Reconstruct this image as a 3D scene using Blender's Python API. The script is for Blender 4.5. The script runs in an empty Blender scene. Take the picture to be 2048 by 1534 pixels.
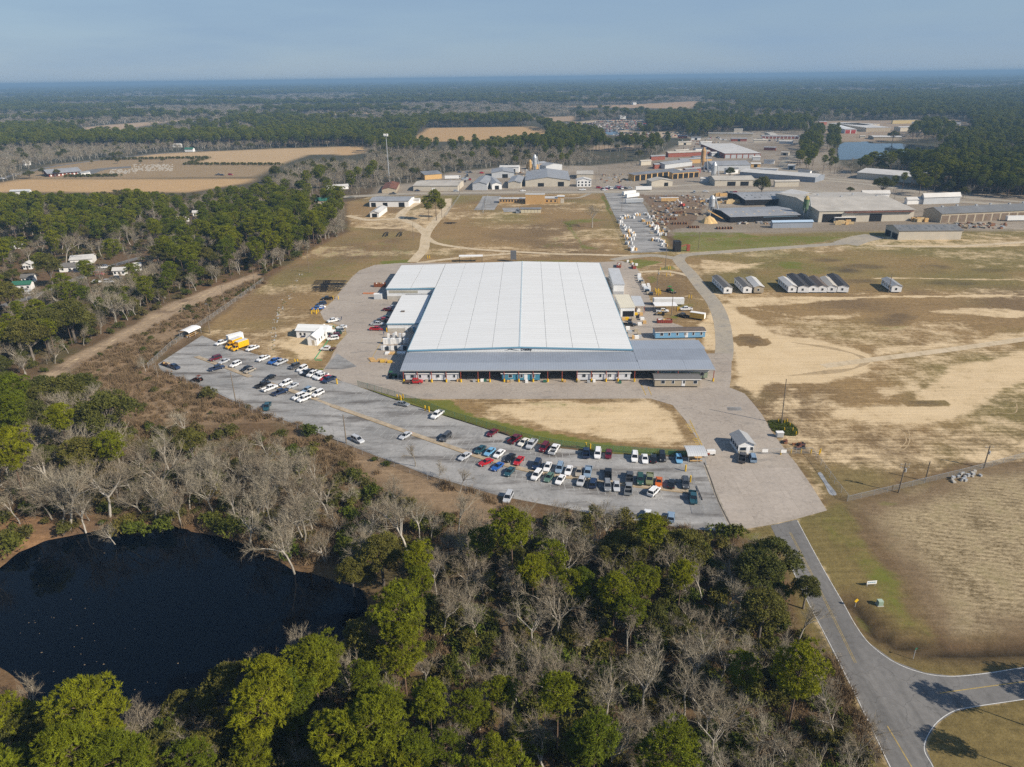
import bpy, bmesh, math, random
import numpy as np
from mathutils import Vector, Matrix

# ---------------------------------------------------------------- camera, world, sun, exposure
sc = bpy.context.scene
COL = sc.collection
random.seed(7)
rng = np.random.default_rng(11)
R = math.radians
CAM_H, FPX = 100.0, 1422.0            # metres above ground; focal length in pixels of a 2048 px wide frame
PITCH, ROLL = R(23.3), R(0.77)
_f = np.array([0, math.cos(PITCH), -math.sin(PITCH)])
_r0 = np.array([1.0, 0, 0]); _u0 = np.array([0, math.sin(PITCH), math.cos(PITCH)])
_r = math.cos(ROLL) * _r0 - math.sin(ROLL) * _u0
_u = math.sin(ROLL) * _r0 + math.cos(ROLL) * _u0

def P(px, py, h=0.0):
    """world point at height h seen at (px, py) of the 2048x1534 survey photograph"""
    d = _f + (px - 1024) / FPX * _r - (py - 767) / FPX * _u
    t = (h - CAM_H) / d[2]
    return Vector((t * d[0], t * d[1], h))

def pix(x, y, z=0.0):
    q = np.stack([np.asarray(x, float), np.asarray(y, float), np.asarray(z, float) - CAM_H + 0 * np.asarray(x, float)], -1)
    w = q @ _f
    w = np.where(w < 1, 1, w)
    return 1024 + FPX * (q @ _r) / w, 767 - FPX * (q @ _u) / w

cam = bpy.data.cameras.new('camera'); camo = bpy.data.objects.new('camera', cam); COL.objects.link(camo)
cam.sensor_fit = 'HORIZONTAL'; cam.sensor_width = 36.0; cam.lens = 36.0 * FPX / 2048
cam.clip_start = 1.0; cam.clip_end = 60000.0
camo.matrix_world = Matrix(((_r[0], _u[0], -_f[0], 0), (_r[1], _u[1], -_f[1], 0), (_r[2], _u[2], -_f[2], CAM_H), (0, 0, 0, 1)))
sc.camera = camo

SUN_EL, SUN_AZ = R(34.6), math.atan2(0.86, -0.51)
wd = bpy.data.worlds.new('World'); sc.world = wd; wd.use_nodes = True
nt = wd.node_tree; bg = nt.nodes['Background']
sky = nt.nodes.new('ShaderNodeTexSky'); sky.sky_type = 'NISHITA'; sky.sun_disc = False
sky.sun_elevation = SUN_EL; sky.sun_rotation = SUN_AZ
sky.altitude = 100; sky.air_density = 1.0; sky.dust_density = 0.4; sky.ozone_density = 2.0
tc = nt.nodes.new('ShaderNodeTexCoord'); mp = nt.nodes.new('ShaderNodeMapping')
mp.inputs['Scale'].default_value = (1.0, 1.0, 7.0)
cn = nt.nodes.new('ShaderNodeTexNoise'); cn.inputs['Scale'].default_value = 2.2; cn.inputs['Detail'].default_value = 6; cn.inputs['Roughness'].default_value = 0.55
cr = nt.nodes.new('ShaderNodeValToRGB'); cr.color_ramp.elements[0].position = 0.42; cr.color_ramp.elements[1].position = 0.75
cr.color_ramp.elements[0].color = (0.80, 0.80, 0.80, 1); cr.color_ramp.elements[1].color = (1.0, 1.0, 1.0, 1)
mx = nt.nodes.new('ShaderNodeMix'); mx.data_type = 'RGBA'
mx.inputs[7].default_value = (2.5, 3.65, 5.15, 1)       # thin high cloud veil
L = nt.links.new
L(tc.outputs['Generated'], mp.inputs[0]); L(mp.outputs[0], cn.inputs['Vector']); L(cn.outputs[0], cr.inputs[0])
sx = nt.nodes.new('ShaderNodeSeparateXYZ'); L(tc.outputs['Generated'], sx.inputs[0])
mr = nt.nodes.new('ShaderNodeMapRange'); mr.inputs[1].default_value = 0.08; mr.inputs[2].default_value = 0.6; mr.inputs[3].default_value = 1.0; mr.inputs[4].default_value = 0.12; L(sx.outputs[2], mr.inputs[0])
mm = nt.nodes.new('ShaderNodeMath'); mm.operation = 'MULTIPLY'; L(cr.outputs[0], mm.inputs[0]); L(mr.outputs[0], mm.inputs[1]); L(mm.outputs[0], mx.inputs[0])   # veil thins towards the zenith
L(sky.outputs[0], mx.inputs[6]); L(mx.outputs[2], bg.inputs[0]); bg.inputs[1].default_value = 0.085
sl = bpy.data.lights.new('sun', 'SUN'); sl.energy = 4.9; sl.angle = R(0.53); sl.color = (1.0, 0.89, 0.74)
so = bpy.data.objects.new('sun', sl); COL.objects.link(so)
sdir = Vector((math.sin(SUN_AZ) * math.cos(SUN_EL), math.cos(SUN_AZ) * math.cos(SUN_EL), math.sin(SUN_EL)))
so.rotation_euler = sdir.to_track_quat('Z', 'Y').to_euler(); so.location = (200, -100, 300)
sc.view_settings.view_transform = 'Standard'; sc.view_settings.look = 'None'
sc.view_settings.exposure = 0.34; sc.view_settings.gamma = 1.0; sc.view_settings.use_curve_mapping = False
sc.render.engine = 'CYCLES'
cy = sc.cycles
cy.max_bounces = 5; cy.diffuse_bounces = 2; cy.glossy_bounces = 3; cy.transmission_bounces = 2; cy.transparent_max_bounces = 12; cy.volume_bounces = 0
cy.use_denoising = False; cy.use_adaptive_sampling = True; cy.adaptive_threshold = 0.015; cy.sample_clamp_indirect = 4.0
cy.caustics_reflective = False; cy.caustics_refractive = False

# ---------------------------------------------------------------- helpers
MATS = {}
def M(name, col, rough=0.8, noise=0.0, scale=1.0, metal=0.0, stripes=None, rand=0.0, spec=0.3, coat=0.0, bump=0.0, noise2=None, coords='Object'):
    """Principled material: base colour, optional noise breakup, optional corrugation stripes (axis, pitch, depth), per-object brightness variation"""
    if name in MATS: return MATS[name]
    m = bpy.data.materials.new(name); m.use_nodes = True
    t = m.node_tree; n = t.nodes; b = n['Principled BSDF']
    b.inputs['Roughness'].default_value = rough; b.inputs['Metallic'].default_value = metal
    b.inputs['Specular IOR Level'].default_value = spec; b.inputs['Coat Weight'].default_value = coat
    c4 = (*col, 1); b.inputs['Base Color'].default_value = c4
    cur = None
    def mul(a, fac):
        x = n.new('ShaderNodeMix'); x.data_type = 'RGBA'; x.blend_type = 'MULTIPLY'; x.inputs[0].default_value = 1
        if a is None: x.inputs[6].default_value = c4
        else: t.links.new(a, x.inputs[6])
        t.links.new(fac, x.inputs[7]); return x.outputs[2]
    def rng_(v, lo, hi):
        r = n.new('ShaderNodeMapRange'); r.inputs[1].default_value = 0.25; r.inputs[2].default_value = 0.75
        r.inputs[3].default_value = lo; r.inputs[4].default_value = hi; t.links.new(v, r.inputs[0]); return r.outputs[0]
    co = None
    if noise or stripes or bump:
        co = n.new('ShaderNodeTexCoord').outputs[coords] if coords != 'World' else n.new('ShaderNodeNewGeometry').outputs['Position']
    if noise:
        for s, a in ((scale, noise), (scale * 6.1, noise * 0.6)):
            q = n.new('ShaderNodeTexNoise'); q.inputs['Scale'].default_value = s; q.inputs['Detail'].default_value = 5
            t.links.new(co, q.inputs['Vector']); cur = mul(cur, rng_(q.outputs[0], 1 - a, 1 + a * 0.8))
    if stripes:
        ax, pitch, depth = stripes
        w = n.new('ShaderNodeTexWave'); w.wave_type = 'BANDS'; w.bands_direction = ax
        w.inputs['Scale'].default_value = 2 * math.pi / (20 * pitch) ; w.inputs['Distortion'].default_value = 0
        t.links.new(co, w.inputs['Vector'])
        r = n.new('ShaderNodeMapRange'); r.inputs[3].default_value = 1 - depth; r.inputs[4].default_value = 1
        t.links.new(w.outputs[1], r.inputs[0]); cur = mul(cur, r.outputs[0])
        bu = n.new('ShaderNodeBump'); bu.inputs['Strength'].default_value = 0.35; bu.inputs['Distance'].default_value = 0.04
        t.links.new(w.outputs[1], bu.inputs['Height']); t.links.new(bu.outputs[0], b.inputs['Normal'])
    elif bump:
        q = n.new('ShaderNodeTexNoise'); q.inputs['Scale'].default_value = bump; q.inputs['Detail'].default_value = 4
        t.links.new(co, q.inputs['Vector'])
        bu = n.new('ShaderNodeBump'); bu.inputs['Strength'].default_value = 0.4; bu.inputs['Distance'].default_value = 0.1
        t.links.new(q.outputs[0], bu.inputs['Height']); t.links.new(bu.outputs[0], b.inputs['Normal'])
    if rand:
        oi = n.new('ShaderNodeObjectInfo'); r = n.new('ShaderNodeMapRange'); r.inputs[3].default_value = 1 - rand; r.inputs[4].default_value = 1 + rand
        t.links.new(oi.outputs['Random'], r.inputs[0]); cur = mul(cur, r.outputs[0])
    if cur is not None: t.links.new(cur, b.inputs['Base Color'])
    MATS[name] = m; return m

class MB:
    def __init__(s): s.v = []; s.f = []; s.m = []
    def add(s, vs, fs, mi=0):
        k = len(s.v); s.v += [tuple(v) for v in vs]; s.f += [tuple(i + k for i in f) for f in fs]; s.m += [mi] * len(fs); return s
    def box(s, x0, x1, y0, y1, z0, z1, mi=0):
        return s.add([(x0, y0, z0), (x1, y0, z0), (x1, y1, z0), (x0, y1, z0), (x0, y0, z1), (x1, y0, z1), (x1, y1, z1), (x0, y1, z1)],
                     [(0, 3, 2, 1), (4, 5, 6, 7), (0, 1, 5, 4), (1, 2, 6, 5), (2, 3, 7, 6), (3, 0, 4, 7)], mi)
    def cbox(s, c, d, mi=0): return s.box(c[0] - d[0] / 2, c[0] + d[0] / 2, c[1] - d[1] / 2, c[1] + d[1] / 2, c[2] - d[2] / 2, c[2] + d[2] / 2, mi)
    def obox(s, c, d, yaw, mi=0):
        k = len(s.v); s.cbox((0, 0, 0), d, mi); ca, sa = math.cos(yaw), math.sin(yaw)
        for i in range(k, len(s.v)):
            x, y, z = s.v[i]; s.v[i] = (c[0] + ca * x - sa * y, c[1] + sa * x + ca * y, c[2] + z)
        return s
    def tube(s, p0, p1, r0, r1=None, n=6, mi=0, cap=True):
        p0 = Vector(p0); p1 = Vector(p1); r1 = r0 if r1 is None else r1
        d = (p1 - p0).normalized(); a = d.orthogonal().normalized(); b = d.cross(a); vs = []
        for p, r in ((p0, r0), (p1, r1)):
            for i in range(n):
                q = 2 * math.pi * i / n; vs.append(p + a * (r * math.cos(q)) + b * (r * math.sin(q)))
        fs = [(i, (i + 1) % n, n + (i + 1) % n, n + i) for i in range(n)]
        if cap: fs += [tuple(range(n))[::-1], tuple(range(n, 2 * n))]
        return s.add(vs, fs, mi)
    def prism(s, pts, z0, z1, mi=0):
        n = len(pts)
        a = sum(pts[i][0] * pts[(i + 1) % n][1] - pts[(i + 1) % n][0] * pts[i][1] for i in range(n))
        if a < 0: pts = pts[::-1]
        return s.add([(p[0], p[1], z0) for p in pts] + [(p[0], p[1], z1) for p in pts],
                     [tuple(range(n))[::-1], tuple(range(n, 2 * n))] + [(i, (i + 1) % n, n + (i + 1) % n, n + i) for i in range(n)], mi)
    def mesh(s, name, mats):
        me = bpy.data.meshes.new(name); me.from_pydata(s.v, [], s.f)
        for m in (mats if isinstance(mats, (list, tuple)) else [mats]): me.materials.append(m)
        if any(s.m): me.polygons.foreach_set('material_index', s.m)
        me.update(); return me
    def obj(s, name, mats, parent=None, loc=None, rotz=0): return link(name, s.mesh(name, mats), parent, loc, rotz)

def link(name, data, parent=None, loc=None, rotz=0):
    o = bpy.data.objects.new(name, data); COL.objects.link(o)
    if parent: o.parent = parent
    if loc is not None: o.location = loc
    if rotz: o.rotation_euler[2] = rotz
    return o
def tag(o, label=None, cat=None, group=None, kind=None):
    if label: o['label'] = label
    if cat: o['category'] = cat
    if group: o['group'] = group
    if kind: o['kind'] = kind
    return o
def thing(name, label, cat, loc=(0, 0, 0), rotz=0, group=None):
    return tag(link(name, None, None, loc, rotz), label, cat, group)
def dup(root, loc, rotz=0, label=None, group=None, scale=None):
    r = root.copy(); COL.objects.link(r); r.location = loc; r.rotation_euler = (0, 0, rotz)
    if scale: r.scale = scale
    if label: r['label'] = label
    if group: r['group'] = group
    for ch in list(root.children):
        c = ch.copy(); COL.objects.link(c); c.parent = r
        for g in ch.children:
            d = g.copy(); COL.objects.link(d); d.parent = c
    return r
def Z(ox, oy, s):
    """converter from a detail sheet of the survey photograph (origin, scale) to its full-size pixels"""
    def f(x, y, h=0.0): return P(ox + x / s, oy + y / s, h)
    f.px = lambda pts: [(ox + x / s, oy + y / s) for x, y in pts]
    return f
z1 = Z(580, 500, 6.39); z2 = Z(780, 500, 4.096); z3 = Z(1180, 500, 5.29); z4 = Z(300, 640, 4.876); z5 = Z(660, 760, 5.12)
z6 = Z(1000, 840, 4.876); z7 = Z(1380, 740, 4.5125); zA = Z(0, 130, 2.926); zB = Z(680, 130, 2.926); zC = Z(1350, 130, 2.934)
zD = Z(680, 380, 3.413); zE = Z(1200, 360, 2.415); zL = Z(0, 330, 2.926); zM = Z(0, 740, 2.926); zN = Z(0, 1100, 2.926); zH = Z(1400, 470, 2.841)
zR = Z(1580, 960, 2.673); zF = Z(1150, 1000, 2.873); zG = Z(600, 950, 3.413); zK = Z(600, 1250, 3.413)
z0 = Z(0, 0, 1)
def world_poly(zz, pts): return [tuple(zz(x, y)[:2]) for x, y in pts]
def vnoise(x, y, seed=0):
    xi = np.floor(x).astype(np.int64); yi = np.floor(y).astype(np.int64); fx = x - xi; fy = y - yi
    def h(a, b):
        n = (a * 374761393 + b * 668265263 + seed * 982451653) & 0x7fffffff
        n = ((n ^ (n >> 13)) * 1274126177) & 0x7fffffff
        return ((n ^ (n >> 16)) & 0xffff) / 65535.0
    u = fx * fx * (3 - 2 * fx); v = fy * fy * (3 - 2 * fy)
    return (h(xi, yi) * (1 - u) + h(xi + 1, yi) * u) * (1 - v) + (h(xi, yi + 1) * (1 - u) + h(xi + 1, yi + 1) * u) * v
def fbm(x, y, s, seed=0, o=4):
    t = 0; a = 0.5; w = 0
    for i in range(o):
        t = t + a * vnoise(x / s, y / s, seed + i * 17); w += a; a *= 0.5; s *= 0.5
    return t / w
def inside_sd(x, y, poly):
    """signed distance to a polygon, positive inside"""
    p = np.array(poly); q = np.roll(p, -1, 0); ins = np.zeros(x.shape, bool); d = np.full(x.shape, 1e18)
    for (ax, ay), (bx, by) in zip(p, q):
        if ay != by:
            c = ((ay > y) != (by > y)) & (x < (bx - ax) * (y - ay) / (by - ay) + ax); ins ^= c
        ex, ey = bx - ax, by - ay; l = ex * ex + ey * ey + 1e-9
        t = np.clip(((x - ax) * ex + (y - ay) * ey) / l, 0, 1)
        d = np.minimum(d, (x - ax - t * ex) ** 2 + (y - ay - t * ey) ** 2)
    d = np.sqrt(d); return np.where(ins, d, -d)
def line_d(x, y, pts):
    d = np.full(x.shape, 1e18)
    for (ax, ay), (bx, by) in zip(pts[:-1], pts[1:]):
        ex, ey = bx - ax, by - ay; l = ex * ex + ey * ey + 1e-9
        t = np.clip(((x - ax) * ex + (y - ay) * ey) / l, 0, 1)
        d = np.minimum(d, (x - ax - t * ex) ** 2 + (y - ay - t * ey) ** 2)
    return np.sqrt(d)
def ribbon(pts, w, off=0.0):
    """left and right edges of a strip of width w along a line"""
    pts = [Vector((p[0], p[1])) for p in pts]; lft = []; rgt = []
    for i, p in enumerate(pts):
        a = pts[max(i - 1, 0)]; b = pts[min(i + 1, len(pts) - 1)]; d = (b - a).normalized(); n = Vector((-d.y, d.x))
        ww = w[i] if isinstance(w, (list, tuple)) else w
        lft.append(p + n * (off + ww / 2)); rgt.append(p + n * (off - ww / 2))
    return lft, rgt
def smooth(pts, k=6):
    """Catmull-Rom through points"""
    pts = [Vector((p[0], p[1])) for p in pts]; out = []
    for i in range(len(pts) - 1):
        a = pts[max(i - 1, 0)]; b = pts[i]; c = pts[i + 1]; d = pts[min(i + 2, len(pts) - 1)]
        for j in range(k):
            t = j / k
            out.append(0.5 * ((2 * b) + (c - a) * t + (2 * a - 5 * b + 4 * c - d) * t * t + (3 * b - a - 3 * c + d) * t ** 3))
    out.append(pts[-1]); return out
def strip_obj(name, pts, w, z, m, label=None, cat=None, kind='structure', parent=None, off=0.0):
    l, r = ribbon(pts, w, off); mb = MB(); n = len(l)
    mb.add([(p.x, p.y, z) for p in l] + [(p.x, p.y, z) for p in r], [(i, n + i, n + i + 1, i + 1) for i in range(n - 1)])
    o = mb.obj(name, m, parent); return tag(o, label, cat, None, kind if not parent else None)
# ---------------------------------------------------------------- ground outlines (survey pixels -> world metres)
LOT = world_poly(z0, [(404, 671), (441, 688), (521, 711), (575, 727), (640, 751), (690, 764), (713, 772), (777, 795), (836, 813), (888, 832), (953, 852), (1011, 869), (1060, 885), (1123, 897), (1226, 908), (1349, 914), (1410, 915), (1440, 1001), (1468, 1064), (1380, 1058), (1200, 1030), (1000, 992), (855, 950), (804, 930), (758, 914), (699, 891), (660, 875), (567, 840), (505, 820), (472, 804), (427, 783), (382, 763), (351, 752), (322, 741), (316, 728)])
YARD = world_poly(z0, [(800, 526), (749, 530), (719, 541), (705, 553), (686, 575), (668, 600), (640, 624), (648, 640), (690, 655), (694, 668), (674, 690), (660, 720), (645, 742), (683, 762), (713, 772), (797, 795), (855, 798), (1060, 798), (1300, 797), (1345, 810), (1372, 842), (1400, 888), (1408, 912), (1440, 1001), (1468, 1062), (1540, 1050), (1593, 1038), (1654, 1021), (1624, 973), (1593, 928), (1579, 911), (1544, 864), (1524, 829), (1504, 804), (1489, 787), (1459, 775), (1462, 757), (1464, 707), (1400, 707), (1385, 660), (1330, 640), (1300, 600), (1288, 560), (1270, 530), (1245, 522), (1205, 524), (1040, 524)])
PATIO = world_poly(z0, [(1208, 386), (1268, 386), (1290, 412), (1312, 455), (1338, 503), (1262, 506), (1233, 440)])
ROADP = world_poly(z0, [(1541, 1051), (1566, 1104), (1620, 1210), (1658, 1289), (1711, 1394), (1778, 1534), (1860, 1700), (1960, 1700), (1868, 1534), (1851, 1495), (1855, 1476), (1876, 1446), (1909, 1424), (1954, 1414), (2048, 1400), (2400, 1352), (2400, 1290), (2048, 1334), (1973, 1345), (1905, 1352), (1849, 1345), (1790, 1323), (1737, 1285), (1707, 1248), (1688, 1207), (1640, 1128), (1594, 1039)])
PONDP = [tuple(p) for p in smooth(world_poly(z0, [(-60, 1175), (0, 1135), (75, 1085), (190, 1066), (330, 1060), (430, 1078), (520, 1120), (600, 1150), (690, 1175), (720, 1205), (690, 1260), (610, 1300), (520, 1360), (420, 1390), (300, 1440), (180, 1440), (90, 1400), (90, 1370), (30, 1325), (-60, 1290), (-200, 1250), (-60, 1175)]), 3)]
LAKEP = world_poly(zC, [(958, 552), (965, 470), (1000, 452), (1130, 446), (1300, 456), (1500, 473), (1640, 488), (1500, 515), (1300, 535), (1140, 546)])
SPOND = world_poly(zB, [(1520, 375), (1620, 380), (1640, 410), (1570, 405)])
CROP = world_poly(z0, [(1722, 1012), (1850, 975), (2300, 850), (2300, 1300), (2048, 1275), (1905, 1268), (1880, 1235), (1850, 1200), (1790, 1115)])
FACT = world_poly(z0, [(540, 560), (620, 500), (700, 462), (690, 405), (745, 392), (900, 390), (1205, 386), (1270, 386), (1345, 500), (1400, 468), (1700, 462), (2500, 420), (2500, 840), (2048, 905), (1690, 1003), (1655, 1022), (1600, 930), (1440, 905), (1060, 885), (680, 760), (560, 722), (400, 672), (425, 640)])
VERGE = world_poly(z0, [(1470, 1062), (1655, 1018), (1700, 1000), (1850, 960), (2600, 760), (2600, 1800), (1700, 1800), (1752, 1534), (1660, 1330), (1560, 1130)])
RAIL = world_poly(zL, [(-100, 1330), (160, 1270), (660, 1000), (880, 870), (1050, 790), (1350, 680), (1500, 632), (1540, 650), (1350, 745), (1100, 840), (900, 950), (500, 1170), (270, 1317), (60, 1400), (-100, 1420)])
SCRUB = world_poly(zL, [(270, 1317), (620, 1080), (900, 940), (1480, 672), (1560, 690), (1200, 910), (1090, 990), (880, 1170), (960, 1200), (1250, 1345), (1500, 1430), (1800, 1530), (1950, 1600), (1600, 1500), (1200, 1520), (850, 1500), (700, 1420), (350, 1380)])
SCRB2 = world_poly(z0, [(700, 893), (800, 935), (860, 955), (1010, 1000), (1060, 1040), (1010, 1085), (930, 1040), (820, 1000), (730, 950), (560, 880), (600, 870)])
INDUS = world_poly(z0, [(745, 392), (760, 372), (830, 366), (900, 345), (1050, 330), (1180, 332), (1290, 322), (1380, 280), (1480, 262), (1640, 262), (1680, 330), (1760, 365), (1900, 385), (2300, 400), (2300, 460), (1700, 462), (1345, 470), (1270, 386), (1205, 386), (900, 390)])
FARIND = world_poly(zC, [(820, 330), (1700, 320), (1740, 400), (1300, 445), (960, 450), (860, 400)])
JUNK = world_poly(zB, [(1240, 350), (1500, 322), (1830, 318), (1690, 392), (2000, 390), (2060, 430), (1560, 410), (1500, 375)])
FIELDS = [  # outline, colour
    (world_poly(zA, [(-300, 760), (0, 690), (130, 668), (700, 668), (1490, 665), (1450, 690), (1100, 745), (600, 745), (0, 745)]), (.46, .31, .16)),
    (world_poly(zA, [(700, 553), (900, 520), (1250, 505), (1600, 490), (2130, 475), (2130, 520), (1800, 525), (1630, 587), (1100, 587), (1210, 548)]), (.46, .33, .19)),
    (world_poly(zA, [(120, 645), (330, 580), (560, 556), (700, 556), (1210, 548), (1100, 587), (1630, 590), (1500, 655), (700, 664), (130, 664)]), (.30, .22, .13)),
    (world_poly(zA, [(390, 380), (520, 362), (700, 345), (1200, 310), (1340, 308), (950, 338), (700, 384), (500, 386)]), (.42, .31, .21)),
    (world_poly(zA, [(1480, 300), (2048, 280), (2200, 276), (2200, 284), (1500, 306)]), (.46, .32, .18)),
    (world_poly(zB, [(420, 435), (520, 368), (1130, 360), (1245, 405), (960, 440), (480, 450)]), (.44, .29, .14)),
    (world_poly(zB, [(-20, 485), (140, 475), (150, 500), (60, 528), (-20, 528)]), (.46, .31, .16)),
    (world_poly(zB, [(180, 380), (400, 371), (380, 392), (200, 394)]), (.42, .29, .16)),
    (world_poly(zB, [(1260, 240), (1650, 234), (2048, 213), (2140, 213), (2040, 256), (1800, 252), (1300, 246)]), (.38, .26, .16)),
    (world_poly(zB, [(1080, 310), (1370, 298), (1380, 332), (1250, 332)]), (.36, .26, .17)),
    (world_poly(zC, [(980, 108), (1180, 106), (1190, 116), (1000, 117)]), (.50, .38, .26)),
    (world_poly(zC, [(1410, 104), (1600, 104), (1600, 109), (1420, 110)]), (.46, .36, .26)),
    (world_poly(zC, [(100, 118), (320, 117), (320, 124), (110, 126)]), (.42, .28, .2)),
    (world_poly(zA, [(850, 194), (930, 192), (930, 199), (860, 201)]), (.5, .36, .26)),
    (world_poly(zA, [(230, 190), (310, 192), (310, 199), (240, 199)]), (.5, .36, .26)),
    (world_poly(zB, [(1020, 178), (1080, 155), (1100, 160), (1030, 185)]), (.4, .28, .2)),
    (world_poly(zB, [(1330, 168), (1450, 160), (1450, 172), (1340, 176)]), (.42, .30, .22)),
    (world_poly(zB, [(1390, 500), (1500, 470), (1780, 470), (1820, 480), (1560, 500), (1480, 495)]), (.33, .25, .17)),
]
SANDS = [(world_poly(zH, p), w, s) for p, w, s in [
    ([(150, 420), (300, 470), (430, 560), (600, 585), (900, 650), (1000, 690), (960, 780), (700, 850), (420, 850), (330, 960), (290, 900), (180, 850), (180, 600)], 6, .85),
    ([(700, 990), (960, 960), (1150, 950), (1400, 740), (1700, 680), (1990, 600), (1990, 760), (1700, 930), (1600, 1010), (1450, 1080), (1200, 1090), (900, 1070), (720, 1040)], 7, .74),
    ([(560, 1090), (900, 1190), (1110, 1290), (1000, 1340), (800, 1260), (640, 1190)], 7, .6),
    ([(1250, 425), (1700, 405), (1990, 440), (1800, 480), (1350, 445)], 5, .66), ([(540, 455), (950, 435), (850, 485), (560, 478)], 5, .62),
    ([(930, 640), (1500, 600), (1700, 545), (1990, 540), (1990, 590), (1000, 690)], 5, .64),
    ([(1450, 1240), (1990, 1120), (1990, 1270), (1250, 1370)], 6, .58), ([(960, 850), (1280, 830), (1300, 870), (1050, 940)], 5, .6),
    ([(150, 355), (900, 345), (900, 368), (500, 395), (170, 420)], 3, .66), ([(-20, 130), (250, 160), (420, 140), (300, 190), (0, 220)], 4, .6),
    ([(1100, 30), (1480, 60), (1990, 20), (1990, 60), (1400, 80)], 4, .6), ([(380, 960), (560, 850), (600, 1000), (560, 1120), (420, 1010)], 5, .55)]]
SANDS += [(world_poly(z0, p), w, s) for p, w, s in [
    ([(960, 806), (1300, 800), (1350, 825), (1385, 885), (1240, 885), (1100, 868)], 4, .72), ([(610, 660), (660, 690), (650, 720), (590, 720), (560, 690)], 4, .7),
    ([(530, 600), (640, 620), (620, 650), (560, 690), (540, 640)], 6, .42), ([(700, 455), (760, 430), (850, 415), (890, 420), (850, 470), (800, 460)], 4, .55),
    ([(1420, 600), (1480, 610), (1460, 705), (1400, 700), (1395, 660)], 4, .72), ([(1620, 1000), (1600, 920), (1640, 935), (1680, 1000)], 3, .45),
    ([(1690, 470), (2048, 480), (2300, 470), (2300, 490), (1750, 498)], 5, .55), ([(490, 470), (560, 660), (420, 690), (300, 720), (330, 745)], 1, .0)]]
TRACKS = [(zz and [zz(x, y)[:2] for x, y in p], w, s) for zz, p, w, s in [
    (zH, [(520, 362), (900, 352), (1400, 350), (1990, 346)], 2.0, .9), (zH, [(1000, 245), (1400, 250), (1990, 262)], 2.2, .75),
    (zH, [(300, 420), (600, 470), (900, 450)], 2, .6), (zD, [(690, 130), (560, 150), (500, 200)], 2.5, .6),
    (z0, [(560, 725), (610, 700), (655, 665)], 2, .6), (zL, [(160, 1290), (500, 1120), (880, 900), (1200, 760), (1490, 650)], 2.2, .55)]]
GREENS = [(world_poly(zz, p), w, s) for zz, p, w, s in [
    (z0, [(690, 757), (760, 777), (860, 800), (950, 830), (1060, 862), (1180, 885), (1290, 897), (1400, 902), (1400, 915), (1226, 909), (1060, 886), (888, 834), (700, 770)], 1.2, .85),
    (z0, [(800, 795), (900, 800), (960, 825), (940, 842), (860, 815)], 2, .8), (z0, [(1040, 800), (1250, 808), (1240, 830), (1080, 825)], 4, .42),
    (z0, [(1345, 472), (1440, 468), (1700, 474), (1560, 500), (1350, 506)], 5, .62), (zE, [(340, 250), (650, 250), (760, 265), (560, 330), (380, 350)], 6, .62),
    (zH, [(420, 150), (590, 150), (580, 195), (450, 190)], 4, .66), (zH, [(960, 450), (1150, 450), (1200, 530), (980, 560)], 8, .5), (zH, [(300, 90), (800, 110), (1000, 170), (700, 230), (200, 240)], 9, .38),
    (zD, [(270, 480), (500, 470), (470, 505), (290, 508)], 3, .75), (zD, [(1500, 210), (1720, 190), (1830, 205), (1600, 240), (1660, 360), (1780, 410), (1640, 400), (1570, 280)], 4, .6),
    (zD, [(330, 380), (530, 400), (500, 440), (340, 420)], 6, .45), (zD, [(1380, 360), (1500, 300), (1560, 400), (1360, 405)], 6, .42), (z0, [(560, 500), (800, 480), (840, 520), (700, 560), (600, 580)], 8, .36),
    (z3, [(340, 115), (500, 95), (780, 125), (640, 160), (500, 200)], 2, .75), (z3, [(660, 200), (860, 155), (950, 215), (700, 220)], 2, .55), (z3, [(560, 280), (700, 270), (720, 330), (640, 360)], 3, .62),
    (z3, [(900, 560), (1100, 560), (1180, 640), (900, 650)], 3, .5), (z3, [(820, 680), (900, 690), (930, 730), (830, 720)], 2, .6),
    (zR, [(200, 260), (430, 300), (570, 480), (700, 640), (815, 800), (800, 835), (600, 835), (480, 720), (350, 560), (240, 430)], 10, .58), (zR, [(110, 190), (330, 160), (380, 240), (300, 300), (150, 290)], 5, .5), (zR, [(150, 290), (250, 300), (290, 420), (220, 400)], 4, .5),
    (zR, [(330, 690), (400, 720), (480, 890), (430, 880), (360, 790)], 1.5, .6), (zR, [(430, 105), (560, 100), (660, 110), (540, 150)], 3, .55), (zR, [(960, 40), (1060, 50), (1100, 110), (1000, 90)], 3, .5),
    (zF, [(920, 180), (1080, 180), (1100, 250), (960, 240)], 2, .55), (z4, [(970, 130), (1040, 130), (1030, 230), (980, 220)], 3, .5), (zB, [(1520, 760), (1560, 770), (1600, 878), (1570, 878)], 3, .7),
    (z4, [(1590, 460), (1700, 480), (1880, 580), (1800, 560), (1640, 500)], 1.2, .8), (zL, [(1980, 60), (2040, 60), (2048, 110), (1990, 100)], 3, .3), (z0, [(1150, 520), (1230, 528), (1200, 535), (1060, 527), (1000, 521)], 2, .5)]]

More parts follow.
